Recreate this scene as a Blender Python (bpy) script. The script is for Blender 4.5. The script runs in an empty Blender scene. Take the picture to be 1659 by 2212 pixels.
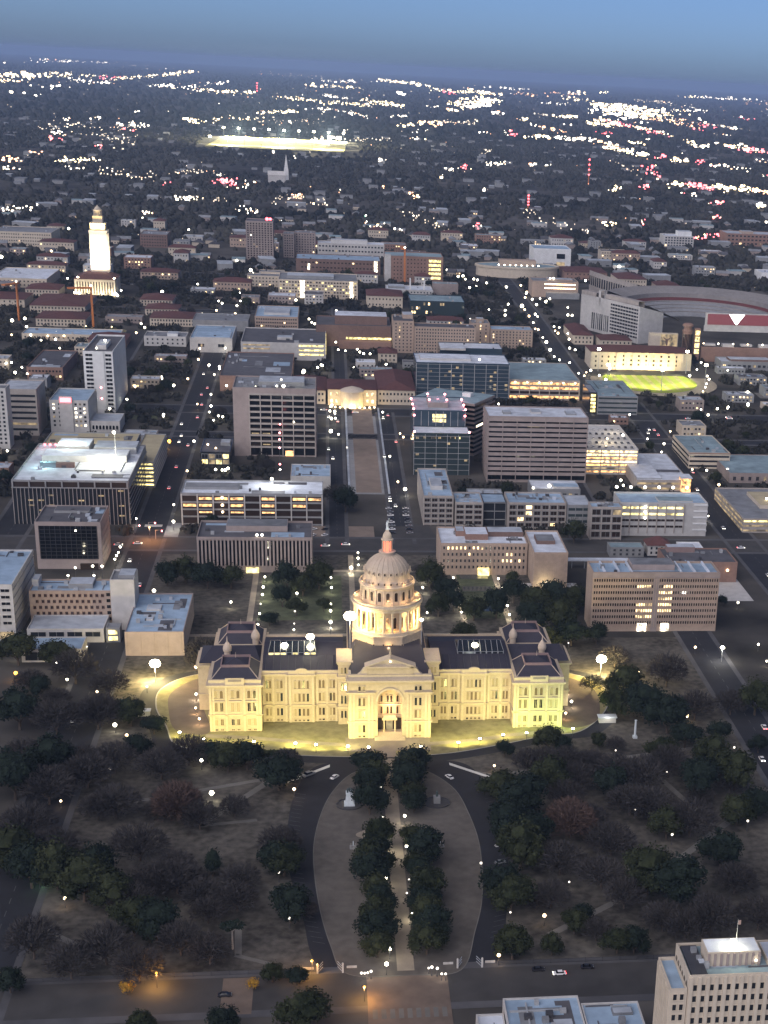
import bpy, math, random
import numpy as np
from mathutils import Vector, Matrix
SC = bpy.context.scene
COL = SC.collection
R = math.radians
rnd = random.Random(11)

# ------------------------------------------------------------------ camera
cam_d = bpy.data.cameras.new('camera')
cam = bpy.data.objects.new('camera', cam_d)
COL.objects.link(cam)
SC.camera = cam
YAW, PIT, ROL = 0.17, 0.3716, 0.0537
cam_d.sensor_fit = 'VERTICAL'
cam_d.sensor_height = 36.0
cam_d.sensor_width = 27.0
cam_d.lens = 36.0 * 3323.45 / 2212.0
cam_d.shift_x = -(1251.33 - 829.5) / 2212.0
cam_d.shift_y = (1463.38 - 1106.0) / 2212.0
cam_d.clip_start = 1.0
cam_d.clip_end = 200000.0
fw = Vector((math.sin(YAW) * math.cos(PIT), math.cos(YAW) * math.cos(PIT), -math.sin(PIT)))
rt = Vector((math.cos(YAW), -math.sin(YAW), 0))
up = rt.cross(fw)
rt2 = rt * math.cos(ROL) + up * math.sin(ROL)
up2 = -rt * math.sin(ROL) + up * math.cos(ROL)
cam.matrix_world = Matrix(((rt2.x, up2.x, -fw.x, -25.0163), (rt2.y, up2.y, -fw.y, -690.8358), (rt2.z, up2.z, -fw.z, 284.6618), (0, 0, 0, 1)))
CAMP = Vector((-25.0, -690.8, 284.7))

SUN_EL, SUN_AZ = 36.0, 218.0
SKY_AIR, SKY_DUST, SKY_OZ = 0.4, 2.4, 6.0
SKY_STR = 0.080
SUN_E = 2.1
EXPO = 0.6
FLOODP = 17000.0
DOMEP = 0.7
LAMPP = 0.8
HAZE = 4.0e-5

# ------------------------------------------------------------------ sky, sun, exposure
W = bpy.data.worlds.new('World')
SC.world = W
W.use_nodes = True
nt = W.node_tree
for n in list(nt.nodes): nt.nodes.remove(n)
sky = nt.nodes.new('ShaderNodeTexSky')
sky.sky_type = 'NISHITA'
sky.sun_disc = False
sky.sun_elevation = R(SUN_EL)
sky.sun_rotation = R(SUN_AZ)
sky.altitude = 800
sky.air_density = SKY_AIR
sky.dust_density = SKY_DUST
sky.ozone_density = SKY_OZ
bg = nt.nodes.new('ShaderNodeBackground')
bg.inputs['Strength'].default_value = SKY_STR
wo = nt.nodes.new('ShaderNodeOutputWorld')
nt.links.new(sky.outputs[0], bg.inputs[0])
nt.links.new(bg.outputs[0], wo.inputs[0])
sun_d = bpy.data.lights.new('sun', 'SUN')
sun_d.energy = SUN_E
sun_d.angle = R(95)
sun_d.color = (1.0, 0.90, 0.88)
sun = bpy.data.objects.new('sun', sun_d)
COL.objects.link(sun)
_el, _az = R(SUN_EL), R(SUN_AZ)
_d = Vector((math.sin(_az) * math.cos(_el), math.cos(_az) * math.cos(_el), math.sin(_el)))
sun.rotation_euler = _d.to_track_quat('Z', 'Y').to_euler()
vs = SC.view_settings
vs.view_transform = 'Standard'
vs.look = 'None'
vs.exposure = EXPO
vs.gamma = 1.0
vs.use_curve_mapping = False
SC.cycles.use_denoising = True
SC.cycles.max_bounces = 5
SC.cycles.diffuse_bounces = 2
SC.cycles.glossy_bounces = 2
SC.cycles.volume_bounces = 0
SC.cycles.sample_clamp_indirect = 4.0
SC.cycles.use_light_tree = True

# ------------------------------------------------------------------ materials
MATS = {}
def nodes(m):
    m.use_nodes = True
    t = m.node_tree
    return t, t.nodes['Principled BSDF']
def mat(name, c, rough=0.8, var=0.18, scale=0.35, spec=0.3, bump=0.0, detail=4, c2=None):
    """a surface of one colour with grain and weathering from two sizes of noise in world space"""
    m = bpy.data.materials.new(name)
    t, p = nodes(m)
    g = t.nodes.new('ShaderNodeNewGeometry')
    n1 = t.nodes.new('ShaderNodeTexNoise'); n1.inputs['Scale'].default_value = scale; n1.inputs['Detail'].default_value = detail
    n2 = t.nodes.new('ShaderNodeTexNoise'); n2.inputs['Scale'].default_value = scale * 0.12; n2.inputs['Detail'].default_value = 3
    for n in (n1, n2): t.links.new(g.outputs['Position'], n.inputs['Vector'])
    add = t.nodes.new('ShaderNodeMath'); add.operation = 'ADD'
    t.links.new(n1.outputs['Fac'], add.inputs[0]); t.links.new(n2.outputs['Fac'], add.inputs[1])
    rp = t.nodes.new('ShaderNodeValToRGB')
    t.links.new(add.outputs[0], rp.inputs[0])
    rp.color_ramp.elements[0].position = 0.72; rp.color_ramp.elements[1].position = 1.28
    c2 = c2 or c
    rp.color_ramp.elements[0].color = tuple(x * (1 - var) for x in c) + (1,)
    rp.color_ramp.elements[1].color = tuple(min(1, x * (1 + var)) for x in c2) + (1,)
    # map 0..2 to 0..1
    mr = t.nodes.new('ShaderNodeMapRange'); mr.inputs['From Max'].default_value = 2.0
    t.links.new(add.outputs[0], mr.inputs['Value'])
    rp.color_ramp.elements[0].position = 0.36; rp.color_ramp.elements[1].position = 0.64
    t.links.new(mr.outputs[0], rp.inputs[0])
    t.links.new(rp.outputs[0], p.inputs['Base Color'])
    p.inputs['Roughness'].default_value = rough
    p.inputs['Specular IOR Level'].default_value = spec
    if bump:
        b = t.nodes.new('ShaderNodeBump'); b.inputs['Strength'].default_value = bump
        t.links.new(n1.outputs['Fac'], b.inputs['Height']); t.links.new(b.outputs[0], p.inputs['Normal'])
    MATS[name] = m
    return m
def emit(name, c, s, sample=False):
    m = bpy.data.materials.new(name)
    t, p = nodes(m)
    p.inputs['Base Color'].default_value = (0.06, 0.06, 0.06, 1)
    p.inputs['Emission Color'].default_value = tuple(c) + (1,)
    p.inputs['Emission Strength'].default_value = s
    if not sample: m.cycles.emission_sampling = 'NONE'
    MATS[name] = m
    return m
def litwin(name, c, s, scale=0.35):
    """a lit room behind glass: uneven light from ceiling lamps and blinds"""
    m = emit(name, c, s)
    t = m.node_tree; p = t.nodes['Principled BSDF']
    g = t.nodes.new('ShaderNodeNewGeometry')
    n = t.nodes.new('ShaderNodeTexNoise'); n.inputs['Scale'].default_value = scale; n.inputs['Detail'].default_value = 2
    t.links.new(g.outputs['Position'], n.inputs['Vector'])
    mr = t.nodes.new('ShaderNodeMapRange'); mr.inputs['From Min'].default_value = 0.35; mr.inputs['From Max'].default_value = 0.65
    mr.inputs['To Min'].default_value = s * 0.15; mr.inputs['To Max'].default_value = s * 1.5
    t.links.new(n.outputs['Fac'], mr.inputs['Value']); t.links.new(mr.outputs[0], p.inputs['Emission Strength'])
    return m
def glass(name, c, rough=0.12):
    m = bpy.data.materials.new(name)
    t, p = nodes(m)
    p.inputs['Base Color'].default_value = tuple(c) + (1,)
    p.inputs['Roughness'].default_value = rough
    p.inputs['Specular IOR Level'].default_value = 0.6
    MATS[name] = m
    return m
mat('granite', (.42, .34, .245), .85, .12, .6)
mat('granite_trim', (.47, .385, .28), .8, .10, .9)
mat('blind_pale', (.30, .235, .145), .6, .12, .8)
mat('blind_brown', (.13, .088, .05), .6, .15, .8)
mat('concrete', (.31, .28, .255), .85, .16, .25)
mat('concrete_pink', (.27, .225, .21), .85, .15, .25)
mat('concrete_brown', (.245, .205, .19), .85, .15, .25)
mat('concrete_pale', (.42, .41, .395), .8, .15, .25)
mat('concrete_grey', (.22, .225, .23), .85, .15, .25)
mat('limestone', (.46, .40, .32), .85, .12, .3)
mat('brick', (.23, .145, .115), .9, .14, .6)
mat('brick_tan', (.33, .255, .205), .9, .12, .5)
mat('brick_dark', (.15, .10, .085), .9, .15, .6)
mat('white_paint', (.58, .585, .58), .7, .12, .2)
mat('roof_white', (.50, .54, .60), .8, .26, .16)
mat('roof_pale', (.33, .365, .41), .85, .28, .16)
mat('roof_grey', (.17, .18, .195), .9, .32, .16)
mat('roof_dark', (.085, .085, .095), .9, .25, .14)
mat('roof_blue', (.25, .34, .44), .7, .28, .14)
mat('roof_teal', (.19, .26, .29), .8, .28, .14)
mat('roof_tan', (.34, .30, .20), .9, .15, .14)
mat('capitol_roof', (.034, .032, .045), .7, .15, .3)
mat('tile_red', (.090, .040, .038), .9, .2, .4)
mat('crest_pink', (.24, .17, .16), .8, .1, .5)
mat('dome_paint', (.44, .36, .28), .7, .10, .5)
mat('metal_dark', (.05, .05, .055), .5, .1, 1)
mat('metal_grey', (.30, .31, .32), .5, .1, 1)
mat('fin_grey', (.28, .26, .25), .7, .1, .5)
mat('asphalt', (.020, .021, .026), .9, .22, .12)
mat('asphalt_worn', (.050, .048, .047), .9, .25, .10)
mat('paving', (.24, .205, .16), .9, .2, .18)
mat('paving_brown', (.13, .10, .08), .9, .22, .18)
mat('pavement_dark', (.075, .075, .08), .9, .25, .12)
mat('path_worn', (.13, .125, .115), .9, .22, .15)
mat('paint_worn', (.085, .085, .085), .8, .3, .6)
mat('lawn_dark', (.075, .085, .055), .95, .32, .25, spec=.05)
mat('kerb', (.30, .29, .27), .9, .1, .5)
mat('road_paint', (.55, .55, .52), .8, .12, .8)
mat('lawn_winter', (.062, .058, .052), .95, .45, .30, spec=.05, c2=(.084, .078, .068))
mat('lawn_oval', (.105, .096, .086), .95, .22, .25, spec=.05)
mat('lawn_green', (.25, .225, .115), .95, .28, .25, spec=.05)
mat('field_turf', (.20, .24, .035), .95, .12, .08, spec=.1)
mat('ground_city', (.040, .039, .038), .95, .40, .02, spec=.05, c2=(.075, .070, .064))
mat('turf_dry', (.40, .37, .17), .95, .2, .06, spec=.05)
mat('dirt', (.20, .16, .13), .95, .2, .12)
mat('foliage', (.017, .024, .013), .9, .35, .6, spec=.08, c2=(.030, .035, .018))
mat('foliage_far', (.020, .022, .020), .9, .40, .03, spec=.03, c2=(.042, .041, .036))
mat('foliage_dark', (.014, .021, .016), .9, .35, .6, spec=.08)
mat('twig', (.046, .043, .043), .95, .25, .6, spec=.03)
mat('twig_rust', (.085, .060, .052), .95, .25, .6, spec=.03)
mat('crown_lamplit', (.30, .17, .03), .95, .25, .6, spec=.05)  # orange lamplight is put into the crown colour of the lit trees
mat('bark', (.07, .055, .045), .95, .2, 1)
mat('bark_pale', (.30, .28, .26), .95, .2, 1)
mat('bronze', (.05, .07, .07), .5, .2, 1)
mat('marble', (.50, .55, .58), .7, .1, 1)
mat('car_white', (.70, .70, .70), .3, .03, 1, .5)
mat('car_dark', (.02, .02, .025), .3, .03, 1, .5)
mat('car_grey', (.18, .19, .20), .3, .03, 1, .5)
mat('car_red', (.22, .02, .02), .3, .03, 1, .5)
mat('tyre', (.015, .015, .015), .9, .1, 1)
mat('crane_paint', (.45, .16, .05), .6, .1, 1)
mat('screen_red', (.16, .02, .03), .5, .1, .5)
mat('seat_blue', (.20, .205, .215), .9, .2, .3)
mat('seat_red', (.10, .03, .03), .9, .2, .3)
mat('ring_grey', (.20, .19, .185), .9, .15, .2)
glass('glass_dark', (.018, .021, .026), .15)
glass('glass_blue', (.035, .055, .075), .10)
glass('glass_teal', (.032, .046, .050), .12)
glass('glass_brown', (.030, .020, .016), .25)
glass('glass_black', (.006, .007, .009), .08)
litwin('lit_warm', (1.0, .70, .34), 2.2)
litwin('lit_yellow', (1.0, .80, .30), 1.6)
litwin('lit_orange', (1.0, .50, .18), 1.5)
litwin('lit_white', (1.0, .88, .66), 3.0)
litwin('lit_dim', (1.0, .72, .36), .30, .2)
litwin('lit_dimwhite', (.75, .85, .8), .22, .2)
emit('lamp_white', (1.0, .92, .72), 9)
emit('lamp_small', (1.0, .90, .78), 2.0)
emit('lamp_orange', (1.0, .72, .42), 6)
emit('lamp_sodium', (1.0, .42, .05), 6)
emit('lamp_green', (.45, 1.0, .45), 6)
emit('lamp_teal', (.3, 1.0, .9), 4)
emit('lamp_red', (1.0, .10, .12), 6)
emit('lamp_pink', (1.0, .28, .30), 9)
emit('flood_face', (1.0, .90, .62), 30)
emit('far_white', (1.0, .88, .70), 6)
emit('far_yellow', (1.0, .78, .44), 6)
emit('far_orange', (1.0, .52, .28), 4)
emit('far_red', (1.0, .16, .18), 4)
emit('far_dim', (1.0, .82, .62), 1.4)
emit('far_green', (.3, 1.0, .6), 2.5)
emit('screen_white', (1.0, 1.0, 1.0), 3)
emit('screen_glow', (.55, .03, .06), .22)
emit('red_room', (1.0, .20, .10), 1.5)
emit('tail_lamp', (1.0, .05, .05), 6)

# ------------------------------------------------------------------ mesh helpers
class MB:
    """collects simple solids and builds them as one mesh object"""
    def __init__(s): s.v = []; s.f = []; s.m = []; s.k = 0
    def face(s, pts, k=None):
        n = len(s.v); s.v += [tuple(p) for p in pts]; s.f.append(tuple(range(n, n + len(pts)))); s.m.append(s.k if k is None else k)
    def box(s, x0, x1, y0, y1, z0, z1, k=None, bottom=False):
        n = len(s.v)
        s.v += [(x0, y0, z0), (x1, y0, z0), (x1, y1, z0), (x0, y1, z0), (x0, y0, z1), (x1, y0, z1), (x1, y1, z1), (x0, y1, z1)]
        F = [(4, 5, 6, 7), (0, 1, 5, 4), (1, 2, 6, 5), (2, 3, 7, 6), (3, 0, 4, 7)]
        if bottom: F.append((3, 2, 1, 0))
        s.f += [tuple(n + i for i in q) for q in F]; s.m += [s.k if k is None else k] * len(F)
    def frustum(s, a, b, z0, z1, k=None, cap=True):
        """a=(x0,x1,y0,y1) at z0 up to b at z1"""
        n = len(s.v)
        s.v += [(a[0], a[2], z0), (a[1], a[2], z0), (a[1], a[3], z0), (a[0], a[3], z0), (b[0], b[2], z1), (b[1], b[2], z1), (b[1], b[3], z1), (b[0], b[3], z1)]
        F = [(0, 1, 5, 4), (1, 2, 6, 5), (2, 3, 7, 6), (3, 0, 4, 7)] + ([(4, 5, 6, 7)] if cap else [])
        s.f += [tuple(n + i for i in q) for q in F]; s.m += [s.k if k is None else k] * len(F)
    def lathe(s, prof, seg=32, cx=0, cy=0, k=None, rot=0.0, cap=True):
        n = len(s.v)
        for r, z in prof:
            for i in range(seg):
                a = 2 * math.pi * i / seg + rot
                s.v.append((cx + r * math.cos(a), cy + r * math.sin(a), z))
        for j in range(len(prof) - 1):
            for i in range(seg):
                i2 = (i + 1) % seg
                s.f.append((n + j * seg + i, n + j * seg + i2, n + (j + 1) * seg + i2, n + (j + 1) * seg + i)); s.m.append(s.k if k is None else k)
        if cap:
            s.f.append(tuple(n + (len(prof) - 1) * seg + i for i in range(seg))); s.m.append(s.k if k is None else k)
    def tube(s, p, q, r0, r1, seg=6, k=None):
        p, q = Vector(p), Vector(q); d = (q - p).normalized()
        a = d.cross(Vector((0, 0, 1)) if abs(d.z) < .9 else Vector((1, 0, 0))).normalized(); b = d.cross(a)
        n = len(s.v)
        for c, r in ((p, r0), (q, r1)):
            for i in range(seg):
                t = 2 * math.pi * i / seg
                s.v.append(tuple(c + a * (r * math.cos(t)) + b * (r * math.sin(t))))
        for i in range(seg):
            i2 = (i + 1) % seg
            s.f.append((n + i, n + i2, n + seg + i2, n + seg + i)); s.m.append(s.k if k is None else k)
        s.f.append(tuple(n + seg + i for i in range(seg))); s.m.append(s.k if k is None else k)
    def poly(s, pts, z, k=None):
        s.face([(p[0], p[1], z) for p in pts], k)
    def slab(s, pts, z0, z1, k=None):
        s.poly(pts, z1, k)
        for i in range(len(pts)):
            a, b = pts[i], pts[(i + 1) % len(pts)]
            s.face([(a[0], a[1], z0), (b[0], b[1], z0), (b[0], b[1], z1), (a[0], a[1], z1)], k)
    def mesh(s, name, mats):
        me = bpy.data.meshes.new(name)
        me.from_pydata(s.v, [], s.f)
        for m in (mats if isinstance(mats, (list, tuple)) else [mats]): me.materials.append(MATS[m])
        if isinstance(mats, (list, tuple)) and len(mats) > 1: me.polygons.foreach_set('material_index', s.m)
        me.update()
        return me
    def build(s, name, mats, parent=None, loc=(0, 0, 0), rz=0):
        return put(name, s.mesh(name, mats), parent, loc, rz)
def put(name, data, parent=None, loc=(0, 0, 0), rz=0):
    o = bpy.data.objects.new(name, data)
    COL.objects.link(o)
    if parent: o.parent = parent
    o.location = loc
    if rz: o.rotation_euler = (0, 0, rz)
    return o
def tag(o, label=None, cat=None, group=None, kind=None):
    if label: o['label'] = label
    if cat: o['category'] = cat
    if group: o['group'] = group
    if kind: o['kind'] = kind
    return o
def thing(name, label, cat, loc, rz=0, group=None):
    o = put(name, None, None, loc, rz)
    o.empty_display_size = 1.0
    return tag(o, label, cat, group)
def dup(root, loc, rz=None, scale=None, label=None, group=None):
    r = root.copy(); COL.objects.link(r); r.location = loc
    if rz is not None: r.rotation_euler = (0, 0, rz)
    if scale is not None: r.scale = scale if isinstance(scale, tuple) else (scale,) * 3
    if label: r['label'] = label
    if group: r['group'] = group
    for ch in list(root.children):
        c = ch.copy(); COL.objects.link(c); c.parent = r
        for g in list(ch.children):
            d = g.copy(); COL.objects.link(d); d.parent = c
    return r
KY = [-1e5, 300, 1200, 4800, 1e6]; KZ = [0, 0, 17, 30, 30]
def terr(y): return float(np.interp(y, KY, KZ))
FOOT = []   # footprints kept clear of trees
def structure(mb, name, mats, kind='structure'):
    return tag(mb.build(name, mats), kind=kind)

# ------------------------------------------------------------------ measured positions (metres, origin under the dome)
LAMPS = {
  'walk': '-5.4,-77.7,w -5.9,-104.2,s -5.9,-130.4,s 2.8,-130.8,w -6,-156.5,b 2.4,-157,w -6.5,-182.3,w 2.1,-182.4,s 0.8,-192.5,s -6.6,-207.3,w 1.9,-207.3,w -6.9,-232.4,w 1.5,-232.5,s -8.3,-242.1,w',
  'gatel': '-16.7,-244.9,w -15.6,-244.7,w -14.6,-244.3,w -13.5,-244.2,w 5.8,-242.5,w 6.8,-243.6,w 8.6,-244.2,w 9.9,-246.8,w 11.2,-246.9,w',
  'park': '-41.6,-104.1,o -43.9,-90.6,o -45.8,-175.9,s -41.2,-209.2,s 43.9,-82.8,o 29.8,-173,s 37.2,-208.7,s 29.9,-238.6,o -122.1,-33.8,b -115.4,-47,o -118.3,-80.8,s -133.9,-109.2,o -81.2,-75,w -74.8,-106.7,b 141.5,-31.1,o 100.2,-68.6,s 154.8,-69.8,s 118.4,-94,s 97.5,-130.1,s 108.2,-154.2,s 142.1,-143.7,s 61.7,-187.8,s 48.9,-213.6,o -131.3,-175,g -120.1,-189.7,o -181.5,58.4,w -159.8,45.4,w -151.2,22.6,w -135.2,6.8,o -113.2,13.9,o -92.6,38.6,o -124.3,156.6,b -176.2,31.1,n -148.5,69.2,s 129,27.1,o 165.9,60.6,o 208.3,135.6,w 202.1,65.7,w 141.4,-31.3,o 200.4,41.9,w',
  'north': '-64.2,184.3,w -64.3,162.4,w -64.3,150.5,w -64.6,132.6,s -64.6,119.3,w -64.8,100.7,w -64.6,93,w -45.2,151.6,w -45.7,133.1,s -45.7,120.2,s -45.7,101.8,s -45.7,93.8,w -26.1,182.9,w -25.8,164.1,w -26.4,133.5,w -26.4,120.7,w -26.4,104.2,b -26.4,93.6,s -9.5,232.9,w -9.7,219.8,w -9.7,209.2,w -14.1,200.6,b -10,154.8,w -81,137.4,w -92.1,38.5,o -89.4,2.7,w -88.4,-13.7,o -85.7,-27.3,o 27.2,183.2,w 26.6,163.8,w 45.8,182.9,w 72.4,180.4,w 45.8,149.8,w 45.7,133.3,w 45.6,119.8,w 45.7,101.6,w 72.7,160.5,w 72.6,148.3,w 72.4,130,w 72.2,116.9,w 71.8,98.5,s 86.4,95.4,s 101.5,129.9,s 98.8,70.4,s 26.6,120.9,w 31.7,78.2,s 88.5,3.8,w 88.2,-12.9,w 83.5,-26.2,o',
  'street': '-173.9,178.6,w -159.7,178.7,w -172.1,193.4,w -162.4,193.9,w -157.2,194,w -152.2,211.3,w -152.1,218.5,w -152,226.4,w -151.9,234.2,w -110,210.6,w -200,217.9,o -256.5,557.5,w -254.4,592.4,t -260,469.2,w -204.5,606,w -195.8,650.4,w -160.2,590.7,w -175.7,734.8,w -194.2,694.8,o -148.1,503.4,o -125.8,292.4,b -138.3,794.9,w -127.7,782.9,w -175.5,736.9,w -161.7,700.7,w -121.1,716.8,w -116.7,705.3,w -136.9,636.9,o -124.7,623.8,w -124.9,607,w -119.5,578.3,w -116.5,590.5,w -112.9,586.8,w -160.3,589.8,w -147.7,503.1,n -107.7,420.7,w -103,420.9,w -100.8,417.9,w -99.1,422.7,w -24.5,638.2,w -26.4,618.7,w -22.2,610.6,w -25.1,587.7,w -21.8,592,w -25.6,544.4,b -33.2,804.7,w -50.8,773.5,b -26.8,697.7,w -24.5,637.6,w -26.2,618.2,w -22.1,611.4,w -24.8,587.2,w -21.7,592.4,w -25.8,545.9,b -19.6,536.8,w 29.6,544.1,o 31.5,529.1,o 18.7,469.4,w 21.8,397.1,o 26.1,377.8,b -13.4,491.7,s 17.9,615.5,w 244.6,656.4,w 303.7,653.3,w 317.7,650,w 329.9,658.3,w 303.8,626.7,w 352.8,675.1,b 186.3,404.8,w 186,392.4,w 275.8,439,b 261.3,348.6,w 242.1,518.3,w 249,442.7,o',
  'campus': '400.4,1630.4,b 322.4,1456.5,w 228.5,920.6,w 229.3,820.1,b 248.5,822.3,b 214.3,800.8,w 217.6,786.8,o 232.7,788.4,w 236.9,774.7,b 352.4,868.2,w 340,832.8,w 325.6,801.6,b 342.5,797.6,w 340.3,780.1,w 333.8,762.6,w 328.7,745.6,w 322.6,728.8,o 372.1,833.5,w 375.1,880.5,w 406.5,907.2,w 413.7,914.7,w 422.8,919.2,w 432,923.7,w 364.4,722.3,b 352.9,675,b 244.4,655.7,w 303.7,653.6,w 317.9,649.9,w 329.4,658.2,w 303.8,625.1,w -152.6,1551.5,w -147.9,1539.2,w -129.3,1452.3,b -124.6,1416.3,w -132.9,1234.9,w -128.7,1180.8,w -130.7,1139.5,w -153.5,1175.6,w -148.1,1153.2,w -166.5,1056.7,w -164.5,1072.6,w -158.9,1027.6,b -73.8,1232.5,w -70.1,1223.1,w -65.2,1189.2,w -81.3,1272.6,w -48.6,1064.7,w -45.6,1049.8,w -42.2,1035.1,w -36.5,1070.6,w -33.2,1067.2,w -20.7,1069.3,w -29.9,1044.7,w -18.4,1130.3,w -22.4,944.9,w -19.9,931.8,w -17.7,889.5,w -10.5,890.4,w 1.3,895.2,w 3.7,879.6,w 7.1,867.4,w 13.7,871.4,w -3.4,806.1,w 11.4,793.5,w 27.6,821.5,w -138,795.9,w -128,785.8,w -34.2,805.4,w -37.5,793.5,w -50.2,775.2,b 146.5,1450.7,w 153.6,1458.8,w 155.4,1440.5,w 166.6,1437.1,w 170.5,1425.8,w 180,1398,w 162.6,1358.8,w 153.4,1348.7,w 222.9,1310.7,w 216.8,1271.6,o 223.1,1206.3,w 236.4,1275.8,w 239.4,1239.9,b 247.6,1267.6,w 212.8,1134.8,w 215.1,1131.1,w 261.4,1204,w 251.8,1137.3,w 256.4,1133.9,w 231.2,1061.3,w 235.5,1023.9,w 230.5,979.4,w 203.7,862.6,w 212.6,851.3,w 188.7,1209.3,w 179.7,1158.9,w 176,1124.5,w 133.2,1100.9,w 161.3,1169.6,w 84.4,885.4,w 145.5,1514.7,w 136.6,1518.9,w 120.9,656.9,w 118.3,1161.2,w 28.2,823.1,w -430,1834.4,w -426.5,1884.3,w -405.5,1587.2,o -336.3,2086.6,w -299.9,1730.4,w -344.8,1325.6,w -357.4,1251.7,w -328.5,1172.3,w -305.5,1222.1,w -298.2,1178.8,w -269.5,1230.2,w -268.1,1185.3,w -352.9,1007.1,b -343.1,1023.4,b -331.7,967.7,w -300,949.8,w -264.9,951.7,w -250.3,949.1,w -221.7,953.4,o -222.7,1007.7,w -216.3,982.1,w -222.4,1230.5,b -339.5,929.1,o -320.4,925.2,w -304.6,927.6,o -288.8,926.6,o -307.2,904.2,w -293.3,903,w -283.7,866.4,w -302.2,771,w -292.7,742.5,w -303.7,746.6,b -313.9,786.2,w -318,782.9,w -175.8,736.9,w -162.2,702.4,w -196.3,650.5,w -194.4,696.6,o -456.3,1505.2,b -249.2,1940,w -187.1,1307.9,w -166.8,1056.7,w -162.6,905.2,w',
}
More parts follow.
